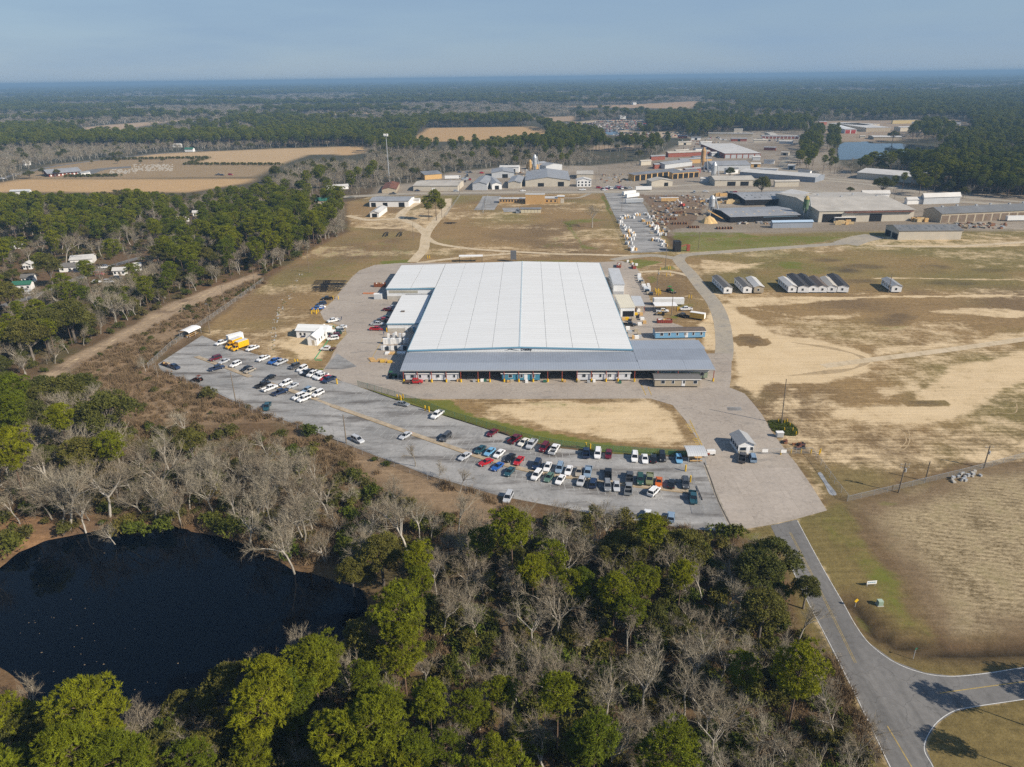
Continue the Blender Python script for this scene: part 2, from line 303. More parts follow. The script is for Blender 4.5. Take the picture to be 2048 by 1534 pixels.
# ---------------------------------------------------------------- ground sheet
def axis(lo, hi, step, far, g):
    a = list(np.arange(lo, hi, step)); s = step
    while a[-1] < far: s *= g; a.append(a[-1] + s)
    return a
ya = np.array(axis(36, 500, 2.0, 30000, 1.022)); ya = np.concatenate([[-600, -200, -60, 0], ya])
xp = np.array(axis(0, 250, 2.0, 26000, 1.035)); xa = np.concatenate([-xp[:0:-1], xp])
GX, GY = np.meshgrid(xa, ya); gx = GX.ravel(); gy = GY.ravel()
PXg, PYg = pix(gx, gy)
wx = gx + 5 * (fbm(gx, gy, 14, 3) - .5); wy = gy + 5 * (fbm(gx, gy, 14, 4) - .5)       # wobbled coordinates for ragged edges
far = np.clip((gy - 500) / 400, 0, 1)[:, None]
nz = fbm(gx, gy, 40, 1)[:, None]; nf = fbm(gx, gy, 9, 2)[:, None]; nb = fbm(gx, gy, 260, 8)[:, None]
def mixc(a, c, w): return a * (1 - w) + np.array(c) * w
litter = mixc(np.array((.12, .085, .05)) * np.ones((len(gx), 1)), (.16, .095, .05), np.clip(nz * 1.6 - .4, 0, 1))
litter = mixc(litter, (.085, .08, .035), np.clip(nf * 2.6 - 1.3, 0, .7))
colr = mixc(litter, (.06, .065, .045), far * .8)
sand = np.zeros(len(gx)); green = np.zeros(len(gx)); stub = np.zeros(len(gx))
def paint(poly, c, soft=2.0, k=1.0, wob=True, var=.22):
    global colr
    d = inside_sd(wx if wob else gx, wy if wob else gy, poly); w = np.clip(d / soft + .5, 0, 1)[:, None] * k
    cc = np.array(c) * (1 - var + 2 * var * (.5 * nz + .5 * nf)); colr = colr * (1 - w) + cc * w
    return w[:, 0]
f = paint(FACT, (.272, .184, .088), 4)
colr = mixc(colr, (.15, .105, .06), f[:, None] * np.clip(nz * 2.6 - 1.1, 0, .75)); sand += f * np.clip(fbm(gx * .45, gy, 26, 61) * 1.5 - .5, 0, .42)
colr = mixc(colr, (.19, .165, .06), f[:, None] * np.clip(fbm(gx, gy, 55, 31)[:, None] * 2.8 - 1.25, 0, .8))
q_ = np.clip(inside_sd(wx, wy, world_poly(zH, [(-60, 40), (400, -20), (2100, -60), (2100, 330), (-60, 340)])) / 20, 0, 1) + .8 * np.clip(inside_sd(wx, wy, world_poly(zH, [(380, 480), (900, 450), (1250, 520), (900, 640), (560, 570)])) / 14, 0, 1)
colr = mixc(colr, (.185, .158, .056), q_[:, None] * np.clip(nz * 1.6 - .25, .1, .75))
v = paint(VERGE, (.185, .142, .058), 3)
colr = mixc(colr, (.13, .12, .042), v[:, None] * np.clip(nz * 2.4 - 1, 0, .8))
stub = np.maximum(stub, paint(CROP, (.31, .245, .15), 3)); sand += f * .13
cd_ = inside_sd(wx, wy, CROP); k_ = np.clip(1 - (cd_ - 3) / 6, 0, 1) * (cd_ > -4) * np.clip(nf[:, 0] * 2.2 - .2, 0, 1); colr = mixc(colr, (.155, .105, .062), k_[:, None] * .85); stub = stub * (1 - k_ * .85)
for pp, c in FIELDS: paint(pp, c, 14, var=.08)
paint(INDUS, (.30, .26, .21), 12, var=.3); colr = mixc(colr, (.20, .16, .115), (inside_sd(wx, wy, INDUS) > 0)[:, None] * np.clip(fbm(gx * .5, gy, 70, 33)[:, None] * 3 - 1.5, 0, .8)); paint(FARIND, (.30, .235, .17), 20, var=.2); paint(JUNK, (.44, .35, .25), 16, var=.15)
colr = mixc(colr, (.16, .105, .065), (inside_sd(wx, wy, world_poly(zE, [(200, 70), (480, 75), (520, 130), (420, 230), (330, 240), (260, 160)])) > 0)[:, None] * .8)
paint(RAIL, (.36, .27, .18), 3); colr = mixc(colr, (.11, .075, .05), paint(RAIL, (.36, .27, .18), 3)[:, None] * np.clip(nf * 3 - 1.7, 0, .7))
for s_ in (SCRUB, SCRB2):
    w = paint(s_, (.26, .185, .115), 5, var=.3); colr = mixc(colr, (.165, .10, .058), w[:, None] * np.clip(nz * 3 - 1.3, 0, .8)); sand += w * .2
pd = inside_sd(wx, wy, PONDP); bank = np.clip(1 - (-pd) / 9, 0, 1)[:, None] * (pd < 2)[:, None]
colr = mixc(colr, (.19, .115, .06), bank * .9 * np.clip(nz * 2, .3, 1)); green += bank[:, 0] * .26 * (pd > -3.5)
w = inside_sd(wx, wy, world_poly(zM, [(-100, 830), (130, 800), (160, 860), (540, 850), (560, 930), (200, 1020), (-100, 1100)])); colr = mixc(colr, (.25, .15, .08), np.clip(w / 3 + .5, 0, 1)[:, None])
for pp, w, s in SANDS:
    if s: sand = np.maximum(sand, np.clip(inside_sd(wx, wy, pp) / w + .5, 0, 1) * (s + .06))
for pp, w, s in TRACKS: sand = np.maximum(sand, np.clip(1.3 - line_d(wx, wy, pp) / w, 0, 1) * s)
for pp, w, s in GREENS: green = np.maximum(green, np.clip(inside_sd(wx, wy, pp) / w + .5, 0, 1) * s)
rd = -inside_sd(gx, gy, ROADP); sand = np.maximum(sand, np.clip(1 - rd / 2.4, 0, 1) * .75 * (gx < 60 + (gy < 75) * 100)); sand = np.maximum(sand, np.clip(1 - rd / 1.3, 0, 1) * .6)
yd = -inside_sd(gx, gy, YARD); sand = np.maximum(sand, np.clip(1 - yd / 3, 0, 1) * .55); ld = -inside_sd(gx, gy, LOT); sand = np.maximum(sand, np.clip(1 - ld / 1.5, 0, 1) * .4)
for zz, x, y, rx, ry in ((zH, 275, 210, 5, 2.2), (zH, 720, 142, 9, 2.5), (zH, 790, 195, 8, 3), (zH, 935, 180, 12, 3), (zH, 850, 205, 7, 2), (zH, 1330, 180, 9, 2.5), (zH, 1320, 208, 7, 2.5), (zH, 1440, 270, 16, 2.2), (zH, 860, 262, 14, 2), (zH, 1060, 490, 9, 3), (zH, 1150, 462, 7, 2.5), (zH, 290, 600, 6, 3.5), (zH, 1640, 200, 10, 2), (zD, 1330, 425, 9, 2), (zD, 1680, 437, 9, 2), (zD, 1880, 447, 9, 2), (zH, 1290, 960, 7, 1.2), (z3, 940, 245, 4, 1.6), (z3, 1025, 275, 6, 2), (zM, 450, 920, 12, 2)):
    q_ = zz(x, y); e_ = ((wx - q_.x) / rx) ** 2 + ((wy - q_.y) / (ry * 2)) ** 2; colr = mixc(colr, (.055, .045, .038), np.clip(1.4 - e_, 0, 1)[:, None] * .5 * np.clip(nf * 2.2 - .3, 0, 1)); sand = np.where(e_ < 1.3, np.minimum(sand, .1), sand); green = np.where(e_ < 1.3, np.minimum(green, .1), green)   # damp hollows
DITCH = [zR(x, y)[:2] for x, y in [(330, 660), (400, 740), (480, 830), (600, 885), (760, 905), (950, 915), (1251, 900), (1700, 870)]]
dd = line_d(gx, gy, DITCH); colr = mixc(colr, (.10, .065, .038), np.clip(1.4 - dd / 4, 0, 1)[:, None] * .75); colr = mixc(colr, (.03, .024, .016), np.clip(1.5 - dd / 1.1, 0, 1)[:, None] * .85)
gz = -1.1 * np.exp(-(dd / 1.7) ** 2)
gz = np.where(pd > -4, np.minimum(gz, -1.6 * np.clip((pd + 4) / 5, 0, 1)), gz)
for lp in (LAKEP, SPOND): gz = np.minimum(gz, -1.5 * (inside_sd(gx, gy, lp) > -3))
far_h = np.clip((gy - 4000) / 9000, 0, 1); gz = gz + far_h * 22 * (fbm(gx, gy, 2600, 51) - .35)
ny, nx = GX.shape; idx = np.arange(nx * ny).reshape(ny, nx)
quads = np.stack([idx[:-1, :-1], idx[:-1, 1:], idx[1:, 1:], idx[1:, :-1]], -1).reshape(-1, 4)
def np_mesh(name, verts, faces, mats):
    """mesh from numpy arrays; faces (n, k)"""
    me = bpy.data.meshes.new(name); k = faces.shape[1]
    me.vertices.add(len(verts)); me.vertices.foreach_set('co', np.ascontiguousarray(verts, dtype=np.float32).ravel())
    me.loops.add(faces.size); me.loops.foreach_set('vertex_index', np.ascontiguousarray(faces, dtype=np.int32).ravel())
    me.polygons.add(len(faces)); me.polygons.foreach_set('loop_start', np.arange(0, faces.size, k, dtype=np.int32))
    me.update(calc_edges=True)
    for m in (mats if isinstance(mats, (list, tuple)) else [mats]): me.materials.append(m)
    return me
def ground_material():
    m = bpy.data.materials.new('ground_cover'); m.use_nodes = True; t = m.node_tree; n = t.nodes; l = t.links.new; b = n['Principled BSDF']
    b.inputs['Roughness'].default_value = .95; b.inputs['Specular IOR Level'].default_value = .1
    pos = n.new('ShaderNodeNewGeometry').outputs['Position']
    def attr(a):
        q = n.new('ShaderNodeAttribute'); q.attribute_name = a; return q
    def noise(s, d=6, r=.6, vec=None):
        q = n.new('ShaderNodeTexNoise'); q.inputs['Scale'].default_value = s; q.inputs['Detail'].default_value = d; q.inputs['Roughness'].default_value = r; l(vec or pos, q.inputs['Vector']); return q.outputs[0]
    def mrange(v, a, b_, c, d, smooth=False):
        q = n.new('ShaderNodeMapRange'); q.interpolation_type = 'SMOOTHSTEP' if smooth else 'LINEAR'
        for i, x in ((1, a), (2, b_), (3, c), (4, d)): q.inputs[i].default_value = x
        l(v, q.inputs[0]); return q.outputs[0]
    def math_(op, a, c):
        q = n.new('ShaderNodeMath'); q.operation = op
        for i, x in enumerate((a, c)):
            if isinstance(x, float): q.inputs[i].default_value = x
            else: l(x, q.inputs[i])
        return q.outputs[0]
    def mix(fac, a, c, mode='MIX'):
        q = n.new('ShaderNodeMix'); q.data_type = 'RGBA'; q.blend_type = mode
        for i, x in ((0, fac), (6, a), (7, c)):
            if isinstance(x, (int, float)): q.inputs[i].default_value = x
            elif isinstance(x, tuple): q.inputs[i].default_value = (*x, 1)
            else: l(x, q.inputs[i])
        return q.outputs[2]
    n1 = noise(.55, 7, .7); n2 = noise(.11, 8, .68); n3 = noise(2.6, 4, .7)
    base = mix(1.0, attr('tone').outputs['Color'], mrange(n1, .3, .7, .72, 1.25), 'MULTIPLY')
    base = mix(1.0, base, mrange(n3, .3, .7, .78, 1.2), 'MULTIPLY')
    # mown streaks along the fields
    mp_ = n.new('ShaderNodeMapping'); mp_.inputs['Scale'].default_value = (.05, .9, 1); mp_.inputs['Rotation'].default_value = (0, 0, .06); l(pos, mp_.inputs[0])
    st = noise(1.0, 4, .6, mp_.outputs[0]); base = mix(1.0, base, mrange(st, .3, .7, .84, 1.14), 'MULTIPLY')
    s = mrange(math_('ADD', attr('sand').outputs['Fac'], math_('MULTIPLY', math_('SUBTRACT', math_('ADD', math_('MULTIPLY', n2, .55), math_('ADD', math_('MULTIPLY', n1, .25), math_('MULTIPLY', st, .2))), .5), 1.7)), .42, .78, 0, 1, True)
    sc_ = mix(n2, (.50, .37, .205), (.70, .56, .37)); sc_ = mix(1.0, sc_, mrange(n3, .3, .7, .85, 1.1), 'MULTIPLY'); sc_ = mix(1.0, sc_, mrange(st, .3, .7, .9, 1.08), 'MULTIPLY')
    base = mix(s, base, sc_)
    g = mrange(math_('ADD', attr('green').outputs['Fac'], math_('MULTIPLY', math_('SUBTRACT', n2, .5), 1.3)), .34, .74, 0, .92, True)
    base = mix(g, base, mix(n1, (.095, .125, .018), (.175, .175, .04)))
    # stubble rows: curved drill lines broken up by clumps
    wv = n.new('ShaderNodeTexWave'); wv.wave_type = 'BANDS'; wv.bands_direction = 'Y'; wv.inputs['Scale'].default_value = .19; wv.inputs['Distortion'].default_value = 5; wv.inputs['Detail'].default_value = 3; wv.inputs['Detail Scale'].default_value = .25
    mp2 = n.new('ShaderNodeMapping'); mp2.inputs['Rotation'].default_value = (0, 0, .22); l(pos, mp2.inputs[0]); l(mp2.outputs[0], wv.inputs['Vector'])
    mp3 = n.new('ShaderNodeMapping'); mp3.inputs['Scale'].default_value = (.75, 1.7, 1); mp3.inputs['Rotation'].default_value = (0, 0, .22); l(pos, mp3.inputs[0])
    cl = noise(.9, 9, .8, mp3.outputs[0])
    rows = mrange(math_('ADD', math_('MULTIPLY', wv.outputs[1], .06), math_('ADD', cl, math_('ADD', math_('MULTIPLY', n2, .6), math_('MULTIPLY', n3, .3)))), .84, 1.13, 0, 1)
    q = mix(rows, (.115, .085, .042), (.50, .40, .25)); q = mix(mrange(n2, .52, .68, 0, .6), q, (.13, .115, .04))
    base = mix(math_('MULTIPLY', attr('stub').outputs['Fac'], .92), base, q)
    l(base, b.inputs['Base Color'])
    bu = n.new('ShaderNodeBump'); bu.inputs['Strength'].default_value = .55; bu.inputs['Distance'].default_value = .25
    l(math_('ADD', n1, math_('MULTIPLY', n3, .4)), bu.inputs['Height']); l(bu.outputs[0], b.inputs['Normal'])
    return m
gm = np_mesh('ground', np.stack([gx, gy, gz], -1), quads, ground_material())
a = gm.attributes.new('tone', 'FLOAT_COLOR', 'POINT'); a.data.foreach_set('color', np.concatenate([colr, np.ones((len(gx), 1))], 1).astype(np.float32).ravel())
for nm, ar in (('sand', sand), ('green', green), ('stub', stub)):
    a = gm.attributes.new(nm, 'FLOAT', 'POINT'); a.data.foreach_set('value', ar.astype(np.float32))
tag(link('ground', gm), kind='structure')

# ---------------------------------------------------------------- pavements, roads, water
def asphalt(name, c, worn, dark, sc_=1.0, streak=(.06, .5), rot=-.33, lo=.45):
    m = bpy.data.materials.new(name); m.use_nodes = True; t = m.node_tree; n = t.nodes; l = t.links.new; b = n['Principled BSDF']
    b.inputs['Roughness'].default_value = .9; b.inputs['Specular IOR Level'].default_value = .15
    pos = n.new('ShaderNodeNewGeometry').outputs['Position']
    def noise(s, vec, d=6, r=.65):
        q = n.new('ShaderNodeTexNoise'); q.inputs['Scale'].default_value = s; q.inputs['Detail'].default_value = d; q.inputs['Roughness'].default_value = r; l(vec, q.inputs['Vector']); return q.outputs[0]
    def ramp(v, a_, b_, x=0, y=1):
        q = n.new('ShaderNodeMapRange'); q.inputs[1].default_value = a_; q.inputs[2].default_value = b_; q.inputs[3].default_value = x; q.inputs[4].default_value = y; l(v, q.inputs[0]); return q.outputs[0]
    def mix(f_, a_, c_, mode='MIX'):
        q = n.new('ShaderNodeMix'); q.data_type = 'RGBA'; q.blend_type = mode
        for i, x in ((0, f_), (6, a_), (7, c_)):
            if isinstance(x, (int, float)): q.inputs[i].default_value = x
            elif isinstance(x, tuple): q.inputs[i].default_value = (*x, 1)
            else: l(x, q.inputs[i])
        return q.outputs[2]
    mp_ = n.new('ShaderNodeMapping'); mp_.inputs['Rotation'].default_value = (0, 0, rot); mp_.inputs['Scale'].default_value = (streak[0], streak[1], 1); l(pos, mp_.inputs[0])
    s1 = noise(1.0, mp_.outputs[0], 6, .6); s2 = noise(.05 * sc_, pos, 6); s3 = noise(.9, pos, 6, .7); s4 = noise(6, pos, 3)
    cur = mix(ramp(s2, .38, .62), c, worn)
    cur = mix(ramp(s1, lo, lo + .16, 0, .85), cur, dark); cur = mix(ramp(s1, .46, .30, 0, .5), cur, worn)
    cur = mix(1.0, cur, ramp(s3, .3, .7, .84, 1.12), 'MULTIPLY'); cur = mix(1.0, cur, ramp(s4, .3, .7, .92, 1.06), 'MULTIPLY')
    vo = n.new('ShaderNodeTexVoronoi'); vo.feature = 'DISTANCE_TO_EDGE'; vo.inputs['Scale'].default_value = .14
    wj = n.new('ShaderNodeMix'); wj.data_type = 'RGBA'; wj.blend_type = 'ADD'; wj.inputs[0].default_value = 1.0
    l(pos, wj.inputs[6]); ns = n.new('ShaderNodeTexNoise'); ns.inputs['Scale'].default_value = .5; l(pos, ns.inputs['Vector'])
    vs = n.new('ShaderNodeVectorMath'); vs.operation = 'SCALE'; vs.inputs[3].default_value = 3.0; l(ns.outputs[1], vs.inputs[0]); l(vs.outputs[0], wj.inputs[7]); l(wj.outputs[2], vo.inputs['Vector'])
    cur = mix(ramp(vo.outputs[0], 0, .012, .55, 0), cur, tuple(x * .45 for x in c))
    l(cur, b.inputs['Base Color'])
    bu = n.new('ShaderNodeBump'); bu.inputs['Strength'].default_value = .15; bu.inputs['Distance'].default_value = .05; l(s4, bu.inputs['Height']); l(bu.outputs[0], b.inputs['Normal'])
    return m
def sheet(name, poly, z, m, kind='structure', parent=None):
    mb = MB(); pp = poly
    a_ = sum(pp[i][0] * pp[(i + 1) % len(pp)][1] - pp[(i + 1) % len(pp)][0] * pp[i][1] for i in range(len(pp)))
    if a_ < 0: pp = pp[::-1]
    mb.add([(p[0], p[1], z) for p in pp], [tuple(range(len(pp)))]); return tag(mb.obj(name, m, parent), kind=None if parent else kind)
m_lot = asphalt('worn_grey_asphalt', (.245, .245, .242), (.37, .365, .355), (.105, .095, .088), 1.3, (.045, .22), .66, .50)
m_yard = asphalt('pale_asphalt', (.335, .292, .25), (.39, .345, .295), (.245, .222, .20), .8, (.1, .25), .1, .56)
m_road = asphalt('road_asphalt', (.158, .155, .152), (.20, .195, .188), (.125, .123, .12), 1.0, (.25, .03), -.47, .5)
m_drive = asphalt('sandy_asphalt', (.33, .30, .25), (.40, .35, .27), (.28, .26, .23), 1.0, (.2, .2), 0, .5)
m_sandm0 = M('pale_grit', (.36, .32, .26), .95, .4, .6, coords='World')
m_dirt = asphalt('sandy_track', (.52, .42, .28), (.58, .48, .34), (.42, .34, .22), 1.5, (.4, .1), 0, .5)
m_yel = M('yellow_paint', (.50, .34, .07), .8, .4, 1.5, coords='World'); m_wht = M('white_paint_line', (.62, .62, .6), .7, .3, 1.2, coords='World')
m_yel2 = M('worn_yellow_line', (.36, .27, .10), .8, .4, 1.5, coords='World')
lot = sheet('parking_lot', LOT, .02, m_lot); yard = sheet('factory_yard', YARD, .03, m_yard); patio = sheet('storage_yard', PATIO, .03, m_lot)
road = sheet('road', ROADP, .025, m_road)
def line_strip(parent, name, pts, w, z, m, dash=None):
    """painted line along pts; dash = (on, off) metres makes one child per dash"""
    pts = [Vector((p[0], p[1])) for p in pts]
    if not dash: return strip_obj(name, pts, w, z, m, parent=parent)
    acc = 0.0; seg = []; on = True
    for p, q in zip(pts[:-1], pts[1:]):
        d = (q - p).length; k = max(1, int(d / .5))
        for i in range(k):
            if on: seg.append(p + (q - p) * (i / k))
            acc += d / k
            if acc > (dash[0] if on else dash[1]):
                if on and len(seg) > 1: strip_obj(name, seg, w, z, m, parent=parent)
                seg = []; acc = 0; on = not on
zr = lambda pts, k=5: smooth([zR(x, y)[:2] for x, y in pts], k)
line_strip(road, 'edge_line', zr([(40, 218), (165, 452), (290, 668), (350, 775), (430, 880), (565, 978), (722, 1035), (870, 1050), (1050, 1034), (1251, 1003), (1600, 960)]), .13, .035, m_wht)
line_strip(road, 'edge_line', zr([(1600, 1120), (1251, 1173), (1000, 1210), (880, 1234), (786, 1296), (730, 1380), (720, 1450), (765, 1534), (830, 1680)]), .13, .035, m_wht)
line_strip(road, 'edge_line', zr([(-30, 390), (90, 640), (215, 880), (356, 1160), (536, 1534), (620, 1700)]), .13, .035, m_wht)
for o_ in (-.16, .16):
    l_, r_ = ribbon(zr([(0, 280), (70, 415), (185, 640), (350, 978)]), .1, o_); line_strip(road, 'centre_line', [(a_ + b_) / 2 for a_, b_ in zip(l_, r_)], .1, .035, m_yel2)
line_strip(road, 'centre_line', zr([(520, 1315), (650, 1534), (720, 1650)]), .2, .035, m_yel2); line_strip(road, 'centre_line', zr([(800, 1140), (1000, 1112), (1251, 1078), (1600, 1030)]), .2, .035, m_yel2)
m_wat = bpy.data.materials.new('dark_water'); m_wat.use_nodes = True
def water(m, c):
    n = m.node_tree.nodes; b = n['Principled BSDF']; b.inputs['Base Color'].default_value = (*c, 1); b.inputs['Roughness'].default_value = .04; b.inputs['IOR'].default_value = 1.33; b.inputs['Specular IOR Level'].default_value = .32
    q = n.new('ShaderNodeTexNoise'); q.inputs['Scale'].default_value = .9; q.inputs['Detail'].default_value = 3; m.node_tree.links.new(n.new('ShaderNodeNewGeometry').outputs['Position'], q.inputs['Vector'])
    u = n.new('ShaderNodeBump'); u.inputs['Strength'].default_value = .05; u.inputs['Distance'].default_value = .05; m.node_tree.links.new(q.outputs[0], u.inputs['Height']); m.node_tree.links.new(u.outputs[0], b.inputs['Normal'])
water(m_wat, (.0006, .0022, .0055)); m_lake = bpy.data.materials.new('lake_water'); m_lake.use_nodes = True; water(m_lake, (.01, .02, .03))
def grow(poly, d):
    c = np.mean(np.array(poly), 0); return [tuple(c + (np.array(p) - c) * (1 + d / max(1, np.hypot(*(np.array(p) - c))))) for p in poly]
sheet('pond_water', grow(PONDP[:-1], 3), -.75, m_wat); sheet('lake_water', grow(LAKEP, 3), -.8, m_lake); sheet('small_pond_water', grow(SPOND, 2), -.8, m_lake)
sheet('puddle_water', smooth(world_poly(z7, [(1150, 930), (1185, 925), (1240, 1010), (1320, 1110), (1300, 1132), (1255, 1115), (1215, 1030), (1150, 930)]), 4)[:-1], .006, M('wet_clay', (.33, .34, .35), .25, .35, .8, coords='World'))
strip_obj('sand_strip', smooth([z0(x, y)[:2] for x, y in [(1412, 930), (1422, 960), (1440, 1003), (1466, 1060)]], 4), 1.3, .034, m_sandm0); strip_obj('pavement_seam', smooth([z0(x, y)[:2] for x, y in [(1408, 925), (1420, 955), (1437, 1003), (1467, 1062)]], 4), .35, .038, M('dark_seam', (.07, .065, .06), .9, .3, 1.0, coords='World'))
def way(name, pts, w, m, z=.022, k=6): return strip_obj(name, smooth(pts, k), w, z, m)
way('east_drive', [z0(x, y)[:2] for x, y in [(1446, 720), (1449, 689), (1443, 642), (1428, 606), (1402, 574), (1381, 547), (1362, 527), (1358, 518), (1371, 510), (1430, 505), (1500, 500), (1600, 493), (1690, 486), (1745, 478)]], 7.0, m_drive, .02)
way('yard_drive', [z0(x, y)[:2] for x, y in [(1225, 520), (1262, 514), (1310, 511), (1357, 518)]], 6.5, m_drive, .024)
way('warehouse_apron', [z0(x, y)[:2] for x, y in [(1690, 488), (1720, 478), (1752, 472)]], 16, m_drive, .028)
way('dirt_track', [z0(x, y)[:2] for x, y in [(897, 397), (895, 412), (885, 427), (868, 446), (854, 465), (850, 480), (848, 497), (838, 510), (825, 524)]], 6.5, m_dirt, .012)
way('dirt_track', [z0(x, y)[:2] for x, y in [(853, 470), (838, 455), (820, 444), (797, 438), (765, 439), (740, 440), (715, 436), (695, 431)]], 6.0, m_dirt, .014)
way('dirt_track', [z0(x, y)[:2] for x, y in [(797, 438), (806, 424), (820, 414), (838, 405)]], 7.0, m_dirt, .016)
way('dirt_track', [z0(x, y)[:2] for x, y in [(854, 474), (872, 486), (915, 494), (973, 500), (1061, 505), (1120, 508), (1178, 509), (1240, 511), (1290, 511)]], 4.2, m_dirt, .016)
way('dirt_track', [z0(x, y)[:2] for x, y in [(835, 526), (880, 520), (925, 515), (973, 511), (1031, 506)]], 4.2, m_dirt, .018)
way('dirt_track', [zH(x, y)[:2] for x, y in [(700, 745), (960, 710), (1200, 680), (1500, 640), (1841, 592), (2100, 555)]], 4.0, m_dirt, .018)
way('dirt_track', [zH(x, y)[:2] for x, y in [(1000, 60), (1250, 65), (1500, 62), (1841, 40), (2100, 25)]], 4.5, m_dirt, .018)
way('dirt_track', [z3(x, y)[:2] for x, y in [(480, 240), (650, 225), (850, 230), (1000, 260), (1080, 290)]], 3.4, m_dirt, .015)
way('main_road', [z0(x, y)[:2] for x, y in [(640, 396), (745, 391), (830, 387), (1000, 385), (1158, 384), (1300, 383), (1420, 381), (1540, 379), (1640, 383), (1760, 392), (1900, 402), (2200, 420)]], 13, m_drive, .05)
way('highway', [z0(x, y)[:2] for x, y in [(1270, 378), (1350, 372), (1470, 364), (1560, 360), (1660, 362), (1760, 372), (1900, 392), (2200, 415)]], 9, m_drive, .045)
way('side_road', [z0(x, y)[:2] for x, y in [(1585, 310), (1565, 330), (1590, 343), (1650, 356), (1740, 363)]], 9, m_drive, .04)
way('country_road', [z0(x, y)[:2] for x, y in [(-40, 368), (20, 352), (80, 338), (140, 328), (200, 320), (310, 308), (420, 300)]], 9, m_road, .05)
way('church_car_park', [z0(x, y)[:2] for x, y in [(160, 352), (185, 342), (215, 337), (262, 334)]], 22, m_road, .04)
way('village_street', [z0(x, y)[:2] for x, y in [(-40, 625), (30, 604), (90, 585), (150, 560), (205, 538), (280, 515)]], 6, m_road, .05)
way('school_car_park', [z0(x, y)[:2] for x, y in [(968, 420), (978, 405), (984, 392)]], 17, m_lot, .04)
way('school_court', [z0(x, y)[:2] for x, y in [(1006, 420), (1040, 419)]], 20, m_lot, .045)
way('school_path', [z0(x, y)[:2] for x, y in [(1128, 396), (1158, 395), (1180, 387)]], 4, m_drive, .03)
# raised kerbs in the car park, painted stripes, concrete slabs of the entrance apron
m_kerb = M('sandy_kerb', (.36, .27, .16), .9, .3, .8, coords='World'); m_sandm = M('kerb_side_sand', (.40, .33, .24), .95, .35, .5, coords='World')
for pts in ([(660, 813), (748, 844), (824, 871), (894, 895), (943, 912), (1002, 930), (1051, 943), (1115, 954), (1185, 963), (1267, 974), (1328, 981), (1395, 989)], [(388, 714), (440, 733), (497, 755)], [(521, 763), (570, 780), (632, 801)]):
    w_ = smooth([z0(x, y)[:2] for x, y in pts], 4); strip_obj('sand_strip', w_, 2.0, .026, m_sandm, off=.9)
    l_, r_ = ribbon(w_, .35); mb = MB(); n_ = len(l_)
    for z_ in (0, .14): mb.add([(p.x, p.y, z_) for p in l_] + [(p.x, p.y, z_) for p in r_], [(i, n_ + i, n_ + i + 1, i + 1) for i in range(n_ - 1)])
    mb.f += [(i, i + 1, 2 * n_ + i + 1, 2 * n_ + i) for i in range(n_ - 1)] + [(n_ + i, 3 * n_ + i, 3 * n_ + i + 1, n_ + i + 1) for i in range(n_ - 1)]; mb.m += [0] * (2 * n_ - 2)
    tag(mb.obj('kerb', m_kerb), kind='structure')
line_strip(yard, 'painted_line', [z6(1850, 0)[:2], z6(1980, 265)[:2]], .28, .045, m_yel); line_strip(yard, 'painted_line', [z3(540, 1420)[:2], z3(590, 1534)[:2]], .25, .045, m_yel); line_strip(yard, 'painted_line', [z3(615, 1450)[:2], z3(650, 1534)[:2]], .25, .045, m_yel)
line_strip(yard, 'painted_line', [z1(1190, 1130)[:2], z1(1010, 1450)[:2]], .2, .045, m_yel)
for i in range(6):
    a_ = z6(1810 + i * 10, 45 + i * 15); b_ = z6(1868 + i * 7.4, 36 + i * 15.5); line_strip(yard, 'painted_stripe', [a_[:2], b_[:2]], .34, .045, m_yel)
    a_ = z6(1875 + i * 13, 190 + i * 16); b_ = z6(1935 + i * 8, 177 + i * 18); line_strip(yard, 'painted_stripe', [a_[:2], b_[:2]], .34, .045, m_yel)
m_bay = M('worn_bay_paint', (.40, .40, .385), .9, .5, 1.3, coords='World'); m_rut = M('rutted_sand', (.40, .30, .175), .95, .3, .4, coords='World')
for pts, n_, lf, rt in (([(660, 809), (748, 840), (824, 867), (894, 891), (943, 908), (1002, 926), (1051, 939), (1115, 950), (1185, 959), (1267, 970), (1328, 977), (1395, 985)], 52, 6.5, 0), ([(660, 816), (748, 848), (824, 875), (894, 899), (943, 916), (1002, 934), (1051, 947), (1115, 958), (1185, 967), (1267, 978), (1328, 985)], 46, 0, 5.0),
                        ([(720, 777), (790, 800), (850, 821), (953, 857), (1011, 874), (1060, 890), (1123, 902), (1226, 913), (1349, 919)], 44, 0, 5.2), ([(388, 714), (440, 733), (497, 755)], 10, 5, 5), ([(521, 763), (570, 780), (632, 801)], 10, 5, 5), ([(445, 692), (521, 716), (575, 731), (640, 755)], 18, 0, 5)):
    w_ = smooth([z0(x, y)[:2] for x, y in pts], 12)
    for i in range(n_):
        k_ = int((i + .5) / n_ * (len(w_) - 2)); p_ = w_[k_]; d_ = (w_[k_ + 1] - w_[k_]).normalized(); n2_ = (Vector((-d_.y, d_.x)) - d_ * .35).normalized()
        if rt: strip_obj('bay_line', [p_ - n2_ * .6, p_ - n2_ * rt], .13, .031, m_bay, parent=lot)
        if lf: strip_obj('bay_line', [p_ + n2_ * 1.6, p_ + n2_ * lf], .13, .031, m_bay, parent=lot)
for i in range(9):
    k_ = i * 14; strip_obj('tyre_track', smooth([zH(x, y)[:2] for x, y in [(520 + k_ * 1.5, 610 + k_ * .25), (760 + k_, 640 + k_ * .3), (900 + k_ * .45, 690 + k_ * .12), (915 + k_ * .35, 730), (800 + k_ * .6, 780 - k_ * .2), (500 + k_ * 2, 800 - k_ * .3)]], 8), .5, .012 + i * .0005, m_rut)
